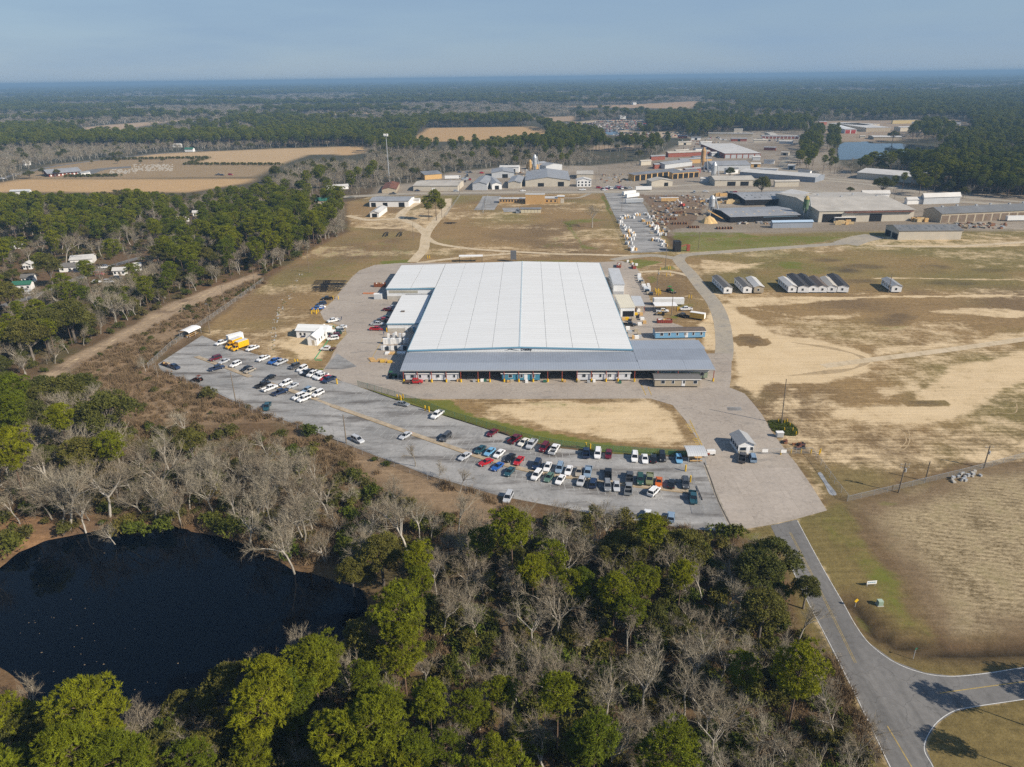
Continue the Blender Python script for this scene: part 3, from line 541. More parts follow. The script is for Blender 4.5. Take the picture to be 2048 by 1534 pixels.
for pts in ([(1000, 1190), (1110, 1215), (1170, 1175), (1160, 1120)], [(1020, 1205), (1140, 1225), (1190, 1175), (1185, 1110)], [(1690, 1010), (1790, 1010), (1800, 960)], [(700, 1010), (820, 1060), (980, 1050)]):
    strip_obj('tyre_track', smooth([zH(x, y)[:2] for x, y in pts], 8), .3, .013, m_rut)
m_slab = [asphalt('apron_slab_%s' % c_, tuple(x * k for x in (.355, .312, .268)), tuple(x * k for x in (.40, .355, .31)), tuple(x * k for x in (.28, .255, .23)), 1.2, (.1, .25), .4, .58) for c_, k in (('warm', 1.0), ('pale', 1.05))]
la, lb = [Vector(p[:2]) for p in (z0(1414, 940), z0(1467, 1060))]; ra, rb = [Vector(p[:2]) for p in (z0(1590, 935), z0(1648, 1020))]
for i in range(4):
    u0, u1 = i / 4 + .002, (i + 1) / 4 - .002
    A = [la.lerp(ra, u0), la.lerp(ra, u1), lb.lerp(rb, u1), lb.lerp(rb, u0)]
    for j in range(2):
        v0, v1 = j / 2 + .003, (j + 1) / 2 - .003
        q = [A[0].lerp(A[3], v0), A[1].lerp(A[2], v0), A[1].lerp(A[2], v1), A[0].lerp(A[3], v1)]
        sheet('concrete_slab', [tuple(p) for p in q], .036 , m_slab[(i + j) % 2], parent=yard)
for zz, pts in ((z7, [(330, 333), (460, 333), (470, 366), (340, 366)]), (z1, [(600, 1320), (860, 1490), (640, 1530), (440, 1520)])):
    sheet('asphalt_patch', world_poly(zz, pts), .034, m_lot, parent=yard)
sheet('asphalt_patch', world_poly(z4, [(1620, 785), (1660, 778), (1800, 830), (1760, 842)]), .03, m_sandm, parent=lot)
# ---------------------------------------------------------------- buildings
m_white_metal = M('white_metal_siding', (.74, .76, .77), .55, .05, .4, stripes=('X', .6, .08)); m_white = M('white_paint', (.78, .78, .77), .6, .05, .7)
m_beige = M('beige_metal_siding', (.56, .51, .42), .6, .08, .3, stripes=('X', .6, .1)); m_tan = M('tan_siding', (.42, .36, .27), .7, .06, .6)
m_silver = M('silver_metal_siding', (.52, .54, .56), .5, .08, .3, stripes=('X', .6, .1)); m_brick = M('yellow_brick', (.52, .33, .14), .85, .15, 1.2)
m_redbrick = M('red_brick', (.28, .09, .06), .85, .15, 1.2); m_dark = M('opening_shade_and_black', (.012, .013, .015), .9); m_glass = M('window_glass', (.02, .03, .045), .08, spec=.6)  # near-black panels stand in for shade inside open bays; also plain black trailers
m_roof_white = M('white_roof_sheet', (.69, .705, .705), .55, .06, .05, stripes=('Y', 2.4, .05)); _n = m_roof_white.node_tree.nodes; _tx = [q for q in _n if q.type == 'TEX_COORD'][0]; _mp = _n.new('ShaderNodeMapping'); _mp.inputs['Scale'].default_value = (.5, 9, 1); m_roof_white.node_tree.links.new(_tx.outputs['Object'], _mp.inputs[0]); [m_roof_white.node_tree.links.new(_mp.outputs[0], q.inputs['Vector']) for q in _n if q.type == 'TEX_NOISE']; m_roof_grey = M('grey_roof_sheet', (.30, .31, .325), .5, .16, .12, stripes=('X', .9, .1))
m_roof_light = M('light_weathered_roof', (.56, .55, .53), .6, .14, .08, stripes=('X', .9, .06)); m_roof_dark = M('dark_weathered_roof', (.19, .20, .22), .6, .2, .1, stripes=('X', .9, .1))
m_roof_ribgrey = M('dark_ribbed_roof', (.175, .18, .185), .6, .15, .1, stripes=('X', .9, .1)); m_roof_tan = M('tan_weathered_roof', (.46, .43, .38), .65, .18, .1, stripes=('X', .9, .06)); m_rust = M('rusty_roof_sheet', (.19, .08, .05), .8, .35, .2, stripes=('X', .9, .1))
m_shingle = M('grey_shingles', (.15, .145, .14), .9, .15, 1.5); m_black_sh = M('black_shingles', (.045, .047, .055), .9, .2, 1.5); m_brown_sh = M('brown_shingles', (.13, .105, .09), .9, .2, 1.5)
m_blue = M('blue_siding', (.17, .36, .55), .6, .05, .6, stripes=('Z', .2, .08)); m_teal = M('teal_siding', (.06, .24, .36), .6, .05, .6, stripes=('Z', .2, .08)); m_sage = M('sage_siding', (.25, .30, .22), .6, .05, .6, stripes=('Z', .2, .08))
m_grey_sd = M('pale_grey_siding', (.62, .64, .68), .6, .05, .6, stripes=('Z', .2, .06)); m_tan_sd = M('tan_lap_siding', (.40, .345, .26), .6, .05, .6, stripes=('Z', .2, .08)); m_white_sd = M('white_lap_siding', (.76, .77, .78), .6, .04, .6, stripes=('Z', .2, .05))
m_bluetrim = M('blue_trim', (.16, .33, .45), .5); m_bluegrey = M('blue_grey_roof', (.25, .28, .33), .42, .1, .1, stripes=('X', .9, .03)); m_bluegrey2 = M('pale_blue_grey_roof', (.30, .335, .39), .42, .06, .1, stripes=('X', .9, .025))
m_redsteel = M('red_oxide_steel', (.30, .07, .045), .6); m_yellow = M('safety_yellow', (.66, .42, .02), .55); m_green_roof = M('green_metal_roof', (.04, .15, .10), .5, stripes=('X', .5, .1))
m_black = M('black_steel', (.02, .02, .022), .6); m_wood = M('fresh_timber', (.56, .36, .15), .8, .25, 1.2); m_log = M('log_bark', (.22, .10, .05), .9, .3, 1.5); m_concrete = M('concrete_block', (.42, .40, .36), .9, .12, .6)
m_galv = M('galvanised_steel', (.46, .48, .50), .4, metal=.3); m_pole = M('weathered_pole_wood', (.20, .165, .125), .9, .2, 1.0); m_door = M('white_door', (.72, .73, .74), .5)

def frame_of(Lp, Rp, K=None, yB=None, h=0, width=None):
    """base frame of a building: origin front-left ground corner, yaw, width, depth"""
    p0 = Vector(Lp[:2]); p1 = Vector(Rp[:2]); mid = (p0 + p1) / 2
    if K is not None:
        k = Vector(K[:2]) - p0; dep = k.length; yd = k.normalized(); xd = Vector((yd.y, -yd.x)); w = width or (p1 - p0).length
    else:
        xd = (p1 - p0); w = xd.length; xd.normalize(); yd = Vector((-xd.y, xd.x)); dep = yB
    return p0, math.atan2(xd.y, xd.x), w, dep
def depth_to(zz, xl, xr, yl, yr, yb, h):
    """depth of a building whose far eave (height h) shows at row yb"""
    a = zz(xl, yl); b = zz(xr, yr); mid = (a + b) / 2; xd = (b - a).normalized(); n = Vector((-xd.y, xd.x, 0))
    q = zz((xl + xr) / 2, yb, h); d = (Vector((q.x, q.y, 0)) - mid).dot(n); return max(4.0, d)
def shell(t, w, d, h, rise, ridge, wall, roof, over=.5, th=.18, panels=1, gable=None):
    """walls and a pitched roof: ridge 'x' along the front, 'y' front to back, 'flat', 'shed' falling to the front"""
    mb = MB()
    if ridge == 'y':
        mb.add([(0, 0, 0), (w, 0, 0), (w, d, 0), (0, d, 0), (0, 0, h), (w, 0, h), (w, d, h), (0, d, h), (w / 2, 0, h + rise), (w / 2, d, h + rise)],
               [(0, 1, 5, 8, 4), (1, 2, 6, 5), (2, 3, 7, 9, 6), (3, 0, 4, 7)])
    elif ridge == 'x':
        mb.add([(0, 0, 0), (w, 0, 0), (w, d, 0), (0, d, 0), (0, 0, h), (w, 0, h), (w, d, h), (0, d, h), (0, d / 2, h + rise), (w, d / 2, h + rise)],
               [(0, 1, 5, 4), (1, 2, 6, 9, 5), (2, 3, 7, 6), (3, 0, 4, 8, 7)])
    else:
        hb = h + (rise if ridge == 'shed' else 0)
        mb.add([(0, 0, 0), (w, 0, 0), (w, d, 0), (0, d, 0), (0, 0, h), (w, 0, h), (w, d, hb), (0, d, hb)], [(0, 1, 5, 4), (1, 2, 6, 5), (2, 3, 7, 6), (3, 0, 4, 7)])
    wl = mb.obj('wall', wall, t); o = over; rf = None
    def slab(pts, nm='roof'):
        m_ = MB(); m_.add([(x, y, z + .02) for x, y, z in pts] + [(x, y, z + .02 + th) for x, y, z in pts], [(3, 2, 1, 0), (4, 5, 6, 7), (0, 1, 5, 4), (1, 2, 6, 5), (2, 3, 7, 6), (3, 0, 4, 7)]); return m_.obj(nm, roof, t)
    if ridge == 'y':
        s = rise / (w / 2)
        slab([(-o, -o, h - s * o), (w / 2, -o, h + rise), (w / 2, d + o, h + rise), (-o, d + o, h - s * o)]); rf = slab([(w / 2 + .004, -o, h + rise), (w + o, -o, h - s * o), (w + o, d + o, h - s * o), (w / 2 + .004, d + o, h + rise)])
    elif ridge == 'x':
        s = rise / (d / 2)
        rf = slab([(-o, -o, h - s * o), (w + o, -o, h - s * o), (w + o, d / 2, h + rise), (-o, d / 2, h + rise)]); slab([(-o, d / 2 + .004, h + rise), (w + o, d / 2 + .004, h + rise), (w + o, d + o, h - s * o), (-o, d + o, h - s * o)])
    else:
        hb = h + (rise if ridge == 'shed' else 0); rf = slab([(-o, -o, h), (w + o, -o, h), (w + o, d + o, hb), (-o, d + o, hb)])
    return wl, rf
def opening(t, w, d, face, u, z0_, ww, hh, m, name='window', frame=None):
    """a door or window set proud of a wall, with its frame as a child; u runs along the face from its left end"""
    def place(mb, e, uu, zz_, a, b):
        if face == 'f': mb.box(uu, uu + a, -e, .01, zz_, zz_ + b)
        elif face == 'b': mb.box(w - uu - a, w - uu, d - .01, d + e, zz_, zz_ + b)
        elif face == 'l': mb.box(-e, .01, d - uu - a, d - uu, zz_, zz_ + b)
        else: mb.box(w - .01, w + e, uu, uu + a, zz_, zz_ + b)
        return mb
    o = place(MB(), .09, u, z0_, ww, hh).obj(name, m, t)
    if frame: place(MB(), .06, u - .12, z0_ - .12, ww + .24, hh + .24).obj('frame', frame, o)
    return o
def building(name, label, cat, zz, xl, yl, xr, yr, yb, h, rise, ridge, wall, roof, feats=(), group=None, over=.5, dep=None):
    d = dep or depth_to(zz, xl, xr, yl, yr, yb, h)
    p0, yaw, w, d = frame_of(zz(xl, yl), zz(xr, yr), yB=d)
    t = thing(name, label, cat, (p0.x, p0.y, 0), yaw, group); shell(t, w, d, h, rise, ridge, wall, roof, over)
    for f in feats:
        nm, face, u, z_, ww, hh, m = f[:7]; full = {'f': w, 'b': w, 'l': d, 'r': d}[face]
        if nm == 'vents':
            for i in range(int(u)):
                MB().cbox((w * (i + .5) / u, d * .5 + (i % 2) * d * .12, h + rise + .45), (1.4, 1.4, .9)).obj('roof_vent', m_galv, t)
            continue
        if nm == 'skylights':
            for i in range(int(u)):
                for yy in (.16, .34):
                    if (i * 7 + int(yy * 10)) % 5 < 3: x_ = w * (i + .5) / u; MB().add([(x_ - .7, d * yy - 1.3, h + rise * (d * yy - 1.3) * 2 / d + .25), (x_ + .7, d * yy - 1.3, h + rise * (d * yy - 1.3) * 2 / d + .25), (x_ + .7, d * yy + 1.3, h + rise * (d * yy + 1.3) * 2 / d + .25), (x_ - .7, d * yy + 1.3, h + rise * (d * yy + 1.3) * 2 / d + .25)], [(0, 1, 2, 3)]).obj('skylight', m, t)
            continue
        if nm == 'panels':
            for i in range(int(u)): opening(t, w, d, face, full * (i + .1) / u, z_, full / u * .8, hh, m, 'wall_panel')
            continue
        if nm == 'row':
            for i in range(int(u)): opening(t, w, d, face, full * (i + .5) / u - ww / 2, z_, ww, hh, m, 'window')
            continue
        opening(t, w, d, face, full * u - ww / 2, z_, ww, hh, m, nm, m_white if nm in ('window', 'door') else None)
    t['dims'] = (w, d, h); return t

# --- the main factory hall
B0 = Vector((-38.9, 250.6, 0)); BYAW = R(-1.5)
hall = thing('factory_hall', 'vast factory hall with a white low-pitched sheet roof in the middle of the site', 'factory', B0, BYAW)
EV, RI, W_, D_ = 6.2, 7.35, 84.0, 134.0
def roofz(x): return EV + (RI - EV) * (x / 42.0 if x <= 42 else (W_ - x) / 42.0)
mb = MB()
mb.add([(0.3, 0, 0), (W_ - .3, 0, 0), (W_ - .3, D_ - .3, 0), (.3, D_ - .3, 0), (.3, 0, roofz(.3)), (W_ - .3, 0, roofz(.3)), (W_ - .3, D_ - .3, roofz(.3)), (.3, D_ - .3, roofz(.3)), (42, 0, RI), (42, D_ - .3, RI)],
       [(0, 1, 5, 8, 4), (1, 2, 6, 5), (2, 3, 7, 9, 6), (3, 0, 4, 7)])
mb.obj('wall', m_white_metal, hall)
xs = [0, 10.9, 21.3, 31.7, 42, 52.0, 61.8, 71.6, 84]
for i in range(8):
    x0, x1 = xs[i] + (.06 if i else 0), xs[i + 1] - .06
    for y0, y1 in ((-.15, 86.9), (87.02, D_)):
        m_ = MB(); k = [(x0, y0), (x1, y0), (x1, y1), (x0, y1)]
        m_.add([(x, y, roofz(x) + .03) for x, y in k] + [(x, y, roofz(x) + .2) for x, y in k], [(3, 2, 1, 0), (4, 5, 6, 7), (0, 1, 5, 4), (1, 2, 6, 5), (2, 3, 7, 6), (3, 0, 4, 7)])
        m_.obj('roof_panel', m_roof_white, hall)
m_seam = M('seam_sealant', (.33, .34, .345), .7)
m_ = MB(); k = [(0, -.1), (42, -.1), (42, D_ - .05), (0, D_ - .05)]; m_.add([(x, y, roofz(x) + .022) for x, y in k], [(0, 1, 2, 3)]); k = [(42, -.1), (84, -.1), (84, D_ - .05), (42, D_ - .05)]; m_.add([(x, y, roofz(x) + .022) for x, y in k], [(0, 1, 2, 3)]); m_.obj('roof_seam', m_seam, hall)
m_ = MB(); m_.box(41.72, 42.28, -.2, D_ + .02, RI + .16, RI + .30); m_.obj('ridge_cap', M('pale_blue_trim', (.50, .58, .62), .5), hall)
m_ = MB()
for a_, b_ in ((0, 42), (42, 84)):
    za, zb = roofz(a_), roofz(b_); m_.add([(a_, -.32, za - .28), (b_, -.32, zb - .28), (b_, -.32, zb + .24), (a_, -.32, za + .24), (a_, -.17, za - .28), (b_, -.17, zb - .28), (b_, -.17, zb + .24), (a_, -.17, za + .24)], [(0, 1, 2, 3), (7, 6, 5, 4), (3, 2, 6, 7), (0, 4, 5, 1)])
m_.obj('fascia_trim', m_bluetrim, hall)
MB().box(-.25, -.02, -.3, 86.9, EV - .25, EV + .16).obj('gutter', m_bluetrim, hall); MB().box(84.02, 84.25, -.3, D_, EV - .25, EV + .16).obj('gutter', m_bluetrim, hall)
for x in (14, 30, 50, 70): opening(hall, W_, D_, 'f', x, 0, 5, 4.2, m_dark, 'big_door')
tx = bpy.data.curves.new('lettering', 'FONT'); tx.body = 'Destiny'; tx.size = 1.32; tx.extrude = .03; tx.offset = .035
tx.materials.append(m_black); to = link('lettering_curve', tx); lm = bpy.data.meshes.new_from_object(to.evaluated_get(bpy.context.evaluated_depsgraph_get())); bpy.data.objects.remove(to); to = link('lettering', lm, hall, (42.4, -.05, 5.98)); to.rotation_euler = (R(90), 0, 0)
m_ = MB(); pts = [(0, 0), (.9, .14), (1.7, .55), (2.6, .62), (3.3, .40), (4.6, .16), (5.6, .02), (4.3, .04), (3.1, .2), (2.4, .38), (1.8, .33), (1.1, .06)]
m_.add([(36.2 + x, -.06, 6.0 + z) for x, z in pts] + [(36.2 + x, .005, 6.0 + z) for x, z in pts], [tuple(range(12)), tuple(range(23, 11, -1))] + [(i, i + 12, (i + 1) % 12 + 12, (i + 1) % 12) for i in range(12)]); m_.obj('logo', m_black, hall)
# west wing: roof in two sections, upper white wall with a window band, block base
mb = MB(); wx0, wy0 = -24.5, 87.2
mb.box(wx0 + .3, -.0, wy0 + .3, D_ - .4, 0, EV - .65); mb.obj('wing_wall', m_white_metal, hall)
for x0, x1 in ((wx0, -12.4), (-12.2, -.32)):
    m_ = MB(); k = [(x0, wy0), (x1, wy0), (x1, D_), (x0, D_)]; rz = lambda x: EV - .5 + .5 * (x - wx0) / 24.5
    m_.add([(x, y, rz(x) - .1) for x, y in k] + [(x, y, rz(x) + .12) for x, y in k], [(3, 2, 1, 0), (4, 5, 6, 7), (0, 1, 5, 4), (1, 2, 6, 5), (2, 3, 7, 6), (3, 0, 4, 7)]); m_.obj('roof_panel', m_roof_white, hall)
m_ = MB(); m_.box(wx0, -.35, wy0 - .14, wy0 - .004, EV - .85, EV - .36); m_.obj('fascia_trim', m_bluetrim, hall)
m_ = MB(); m_.box(wx0 + 1.3, -9, wy0 + .2, wy0 + .295, 3.4, 4.6); m_.obj('window_band', M('dusty_glazing', (.40, .38, .31), .5, .1, 1), hall)
m_ = MB(); m_.box(wx0 + .25, -8, wy0 + .18, wy0 + .29, 0, 1.9); m_.obj('block_base', m_concrete, hall)
m_ = MB(); m_.box(-15, -1, wy0 - 4, wy0 - .2, 2.9, 3.1); m_.box(-15, -14.8, wy0 - 3.9, wy0 - .2, 0, 2.9); m_.obj('lean_to_roof', m_roof_grey, hall)

annex = building('office_annex', 'flat white-roofed annex with a blue eave beside the hall, cars along its west side', 'annex', z1, 1252, 1045, 1648, 1042, 590, 3.6, .3, 'shed', m_white_metal, m_roof_white,
    [('door', 'f', .60, 0, 1, 2.1, m_white), ('door', 'f', .85, 0, 1, 2.1, m_bluetrim)], over=.25)
aw, ad, ah = annex['dims']
m_ = MB(); m_.box(-.3, aw + .2, -.38, -.27, 3.4, 3.85); m_.obj('fascia_trim', m_bluetrim, annex); m_ = MB(); m_.box(.02, aw - .02, -.08, 0, 0, 1.6); m_.obj('block_base', m_concrete, annex)
m_ = MB(); m_.cbox((aw * .32, ad * .38, 4.1), (1.6, 1.0, .6)); m_.obj('roof_vent', m_brown_sh, annex)
for nm, lb, args in (('side_annex', 'pale grey-roofed annex on the east side of the hall, farthest from the canopy', (z3, 245, 470, 358, 470, 207, 5.0, .5, 'shed', m_white_metal, m_silver, [('big_door', 'f', .5, 0, 5, 1.6, m_galv)])),
                     ('side_annex', 'cream-roofed annex with a blue eave on the east side of the hall', (z3, 322, 705, 470, 703, 484, 4.2, .4, 'shed', m_white_metal, M('cream_roof_sheet', (.66, .62, .50), .6, .05, .2, stripes=('X', .9, .04)), [('big_door', 'f', .55, 0, 5, 2.6, m_dark)]))):
    building(nm, lb, 'annex', *args, over=.25)
# open lean-to with posts beside the cream annex
p0, yaw, w, d = frame_of(z3(472, 668), z3(572, 668), yB=depth_to(z3, 472, 572, 668, 668, 490, 3.4))
t = thing('open_shed', 'open lean-to with a light grey sheet roof beside the cream annex', 'shed', (p0.x, p0.y, 0), yaw); MB().box(-.2, w + .2, -.2, d, 3.4, 3.6).obj('roof', m_silver, t)
for x, y in ((0, .1), (w, .1), (0, d * .5), (w, d * .5), (w, d - .2)): MB().box(x - .1, x + .1, y - .1, y + .1, 0, 3.4).obj('post', m_redsteel, t)

# --- loading canopy along the front
can = thing('loading_canopy', 'long blue-grey loading canopy on red posts along the front of the factory hall', 'canopy', B0, BYAW)
def cpanel(x0, x1, pr, m, nm='roof_panel'):
    """roof strip following the profile pr [(y, z), (y, z)] between x0 and x1"""
    (y0, za), (y1, zb) = pr; m_ = MB(); k = [(x0, y0, za), (x1, y0, za), (x1, y1, zb), (x0, y1, zb)]
    m_.add([(x, y, z - .12) for x, y, z in k] + k, [(3, 2, 1, 0), (4, 5, 6, 7), (0, 1, 5, 4), (1, 2, 6, 5), (2, 3, 7, 6), (3, 0, 4, 7)]); m_.obj(nm, m, can)
pr = [(-16.2, 4.75), (-10.0, 5.15), (-.42, 5.55)]; prE = [(-16.2, 4.75), (-8.4, 5.3), (2.0, 5.7), (13.6, 4.9)]
cpanel(-.4, 84.42, (pr[1], pr[2]), m_bluegrey); cpanel(-.4, 84.6, (pr[0], (-10.02, 5.148)), m_bluegrey2)
cpanel(84.45, 111.6, (prE[2], prE[3]), m_bluegrey2); cpanel(84.45, 111, ((-8.38, 5.302), (1.98, 5.699)), m_bluegrey); cpanel(84.65, 101, ((-16.2, 4.75), (-8.4, 5.3)), m_bluegrey2); cpanel(101.04, 111, ((-16.2, 4.752), (-8.4, 5.302)), m_bluegrey2)
m_ = MB(); m_.box(-.4, 111.1, -16.42, -16.22, 4.45, 4.82); m_.box(-.4, 111, -16.15, -15.85, 4.25, 4.55); m_.obj('eave_beam', m_galv, can)
for X in [115, 228, 343, 463, 582, 723, 818, 936, 1055, 1173, 1292, 1410, 1532, 1650, 1770, 1868, 2003, 2190, 2355]:
    q = z2(X, 1082) if X < 2010 else z2(X, 1078); lx = (Vector((q.x, q.y, 0)) - B0).dot(Vector((math.cos(BYAW), math.sin(BYAW), 0)))
    if lx > 112: continue
    p_ = MB().box(lx - .11, lx + .11, -16.1, -15.88, 0, 4.5).obj('post', m_redsteel, can)
    MB().tube((lx, -15.99, .03), (lx, -15.99, 1.15), .34, n=10).obj('bollard_sleeve', m_yellow, p_)
for lx in (95, 110.7): MB().box(lx - .11, lx + .11, 12.9, 13.12, 0, 4.8).obj('post', m_redsteel, can)
p_ = MB().box(110.6, 110.82, -16.1, -15.88, 0, 4.5).obj('post', m_redsteel, can); MB().tube((110.71, -15.99, .03), (110.71, -15.99, 1.15), .34, n=10).obj('bollard_sleeve', m_yellow, p_)

# --- mobile homes
def home(name, label, p, yaw, length, width, h, rise, wall, roof, wins=5, door=.6, group='factory-built mobile homes', front='f', end=None, trim=m_white):
    """long side along local x facing the front"""
    t = thing(name, label, 'mobile home', (p[0], p[1], 0), yaw, group); z_ = .55
    mb = MB(); mb.add([(0, 0, z_), (length, 0, z_), (length, width, z_), (0, width, z_), (0, 0, h), (length, 0, h), (length, width, h), (0, width, h), (0, width / 2, h + rise), (length, width / 2, h + rise)], [(0, 1, 5, 4), (1, 2, 6, 9, 5), (2, 3, 7, 6), (3, 0, 4, 8, 7), (3, 2, 1, 0)]); mb.obj('wall', wall, t)
    MB().box(.8, length - .8, .6, width - .6, .2, .55).obj('chassis', m_black, t)
    for i in range(4): MB().tube((length * .5 + i * .9 - 1.5, .5, .38), (length * .5 + i * .9 - 1.5, .8, .38), .38, n=8).obj('wheel', m_black, t)
    o = .3; s = rise / (width / 2); th = .14
    for a, b, za, zb in ((-o, width / 2, h - s * o, h + rise), (width / 2 + .004, width + o, h + rise, h - s * o)):
        k = [(-o, a, za), (length + o, a, za), (length + o, b, zb), (-o, b, zb)]; m_ = MB(); m_.add([(x, y, z + .02) for x, y, z in k] + [(x, y, z + .02 + th) for x, y, z in k], [(3, 2, 1, 0), (4, 5, 6, 7), (0, 1, 5, 4), (1, 2, 6, 5), (2, 3, 7, 6), (3, 0, 4, 7)]); m_.obj('roof', roof, t)
    MB().box(-o, length + o, -o - .05, -o - .003, h - s * o - .1, h - s * o + .15).obj('eave_trim', trim, t)
    for i in range(wins):
        u = length * (i + .6) / (wins + .2); opening(t, length, width, 'f', u, 1.6, .75 if i % 3 else 1.2, 1.1, m_glass, 'window', trim)
    if door: opening(t, length, width, 'f', length * door, .75, .95, 2.0, m_door, 'door', trim)
    opening(t, length, width, 'l', width * .35, 1.5, .9, 1.1, m_glass, 'window', trim); opening(t, length, width, 'r', width * .35, 1.5, .9, 1.1, m_glass, 'window', trim)
    return t
def home_px(zz, a, b, lab, wall, roof, width=4.6, h=3.2, rise=.5, **k):
    A = zz(*a); B = zz(*b); d = B - A; return home('mobile_home', lab, A, math.atan2(d.y, d.x), d.length, width, h, rise, wall, roof, **k)
home_px(z2, (131, 1079), (562, 1077), 'white mobile home under the west end of the canopy', m_grey_sd, m_roof_light, wins=6, group=None)
home_px(z2, (915, 1077), (1226, 1076), 'teal blue mobile home under the middle of the canopy', m_teal, m_shingle, wins=3, group=None)
home_px(z2, (1532, 1075), (1966, 1073), 'white mobile home under the canopy, between the teal and the sage green homes', m_grey_sd, m_roof_light, wins=6, group=None)
home_px(z3, (690, 1372), (1240, 1368), 'sage green mobile home under the east end of the canopy', m_sage, m_shingle, wins=4, group=None)
home_px(z3, (682, 1455), (1160, 1457), 'tan mobile home with a grey shingle roof standing in front of the canopy', m_tan_sd, m_shingle, wins=4, group=None, rise=.35)
home_px(z3, (690, 946), (1215, 935), 'sky blue mobile home with a brown-grey roof just north of the canopy', m_blue, m_brown_sh, wins=6, group=None, width=5.2)
LONGS = [(133, 338, 67, 272, 180, 337, m_shingle, m_white_sd, 'white mobile home with a grey roof standing first beside the east drive'),
         (243, 335, 193, 283, 292, 335, m_shingle, m_white_sd, 'white mobile home with a dark roof and porch end, second from the drive'),
         (305, 334, 258, 279, 358, 333, m_roof_light, m_tan_sd, 'pale-roofed mobile home with a tan end wall, third from the east drive'),
         (498, 331, 441, 280, 545, 330, m_roof_light, m_white_sd, 'all-white mobile home at the west end of the cluster of six'),
         (553, 332, 488, 262, 614, 331, m_black_sh, m_white_sd, 'black-roofed mobile home, second in the cluster of six'),
         (617, 331, 545, 262, 668, 331, m_black_sh, m_white_sd, 'black-roofed mobile home, third in the cluster, beside another black roof'),
         (670, 331, 615, 275, 718, 331, m_brown_sh, m_white_sd, 'brown-roofed mobile home, fourth in the cluster of six'),
         (722, 330, 678, 278, 772, 330, m_roof_tan, m_white_sd, 'mobile home with a light tan roof, fifth in the cluster of six'),
         (778, 330, 716, 262, 838, 329, m_black_sh, m_white_sd, 'black-roofed mobile home at the east end of the cluster of six'),
         (1085, 329, 1027, 285, 1140, 329, m_roof_grey, m_white_sd, 'lone mobile home with a grey sheet roof beside a pole in the field')]
for x, y, kx, ky, x2, y2, rf, wl, lb in LONGS:
    A = zH(x, y); K = zH(kx, ky); C = zH(x2, y2); d = A - K; yaw = math.atan2(d.y, d.x)
    wd_ = max(3.8, abs((C - A).dot(Vector((-math.sin(yaw), math.cos(yaw), 0))))); home('mobile_home', lb, K, yaw, d.length, wd_, 3.5, .75, wl, rf, wins=5, door=.45)

# --- guardhouse, shelters, site office
t = building('guardhouse', 'small grey-roofed guardhouse with a gabled front at the factory gate', 'guardhouse', z7, 430, 757, 570, 752, 575, 3.0, 1.1, 'y', m_white_sd, M('pale_shingles', (.33, .34, .35), .9, .12, 1.5),
             [('window', 'f', .3, 1.1, 1.7, 1.0, m_glass), ('door', 'f', .62, 0, 1.0, 2.1, m_door), ('window', 'f', .86, 1.1, .8, 1.0, m_glass), ('row', 'l', 4, 1.1, 1.0, 1.0, m_glass)], over=.45)
gw, gd, gh = t['dims']; MB().box(.05, gw - .05, -.07, 0, 0, 1.0).obj('block_base', m_concrete, t)
def arch_shelter(label, p0, yaw, w, d, h, rise, m):
    t = thing('bus_shelter' if False else 'picnic_shelter', label, 'shelter', (p0[0], p0[1], 0), yaw); mb = MB(); n = 8; vs = []
    for z_ in (0, .08):
        for i in range(n + 1):
            a = math.pi * i / n; y = d / 2 - math.cos(a) * d / 2; z = h + rise * math.sin(a)
            vs += [(-.2, y, z + z_), (w + .2, y, z + z_)]
    k = 2 * (n + 1); fs = []
    for i in range(n): fs += [(2 * i, 2 * i + 2, 2 * i + 3, 2 * i + 1)[::-1], (k + 2 * i, k + 2 * i + 1, k + 2 * i + 3, k + 2 * i + 2)[::-1]]
    mb.add(vs, fs); mb.add([vs[i] for i in (0, 1, k + 1, k)], [(0, 1, 2, 3)]); mb.obj('roof', m, t)
    for x in (0.1, w / 2, w - .1):
        for y in (.15, d - .15): MB().tube((x, y, 0), (x, y, h + .1), .06).obj('post', m_galv, t)
    b_ = MB().box(.6, w - .6, d * .35, d * .6, .7, .76).obj('table', m_wood, t); MB().box(.8, w - .8, d * .15, d * .25, .42, .47).obj('bench', m_wood, t); MB().box(.8, w - .8, d * .7, d * .8, .42, .47).obj('bench', m_wood, t)
    MB().box(.8, 1.2, d * .4, d * .55, 0, .7).obj('table_leg', m_galv, t); MB().box(w - 1.2, w - .8, d * .4, d * .55, 0, .7).obj('table_leg', m_galv, t)
    return t
p0, yaw, w, d = frame_of(z6(1832, 432), z6(2010, 430), yB=6.0); arch_shelter('pale blue-grey arched shelter at the corner of the car park by the gate', p0, yaw, w, d, 2.5, .7, m_silver)
p0, yaw, w, d = frame_of(z4(392, 182), z4(505, 128), yB=6.0); arch_shelter('white arched shelter at the far west corner of the car park', p0, yaw, w, d * .9, 2.5, .8, m_white)
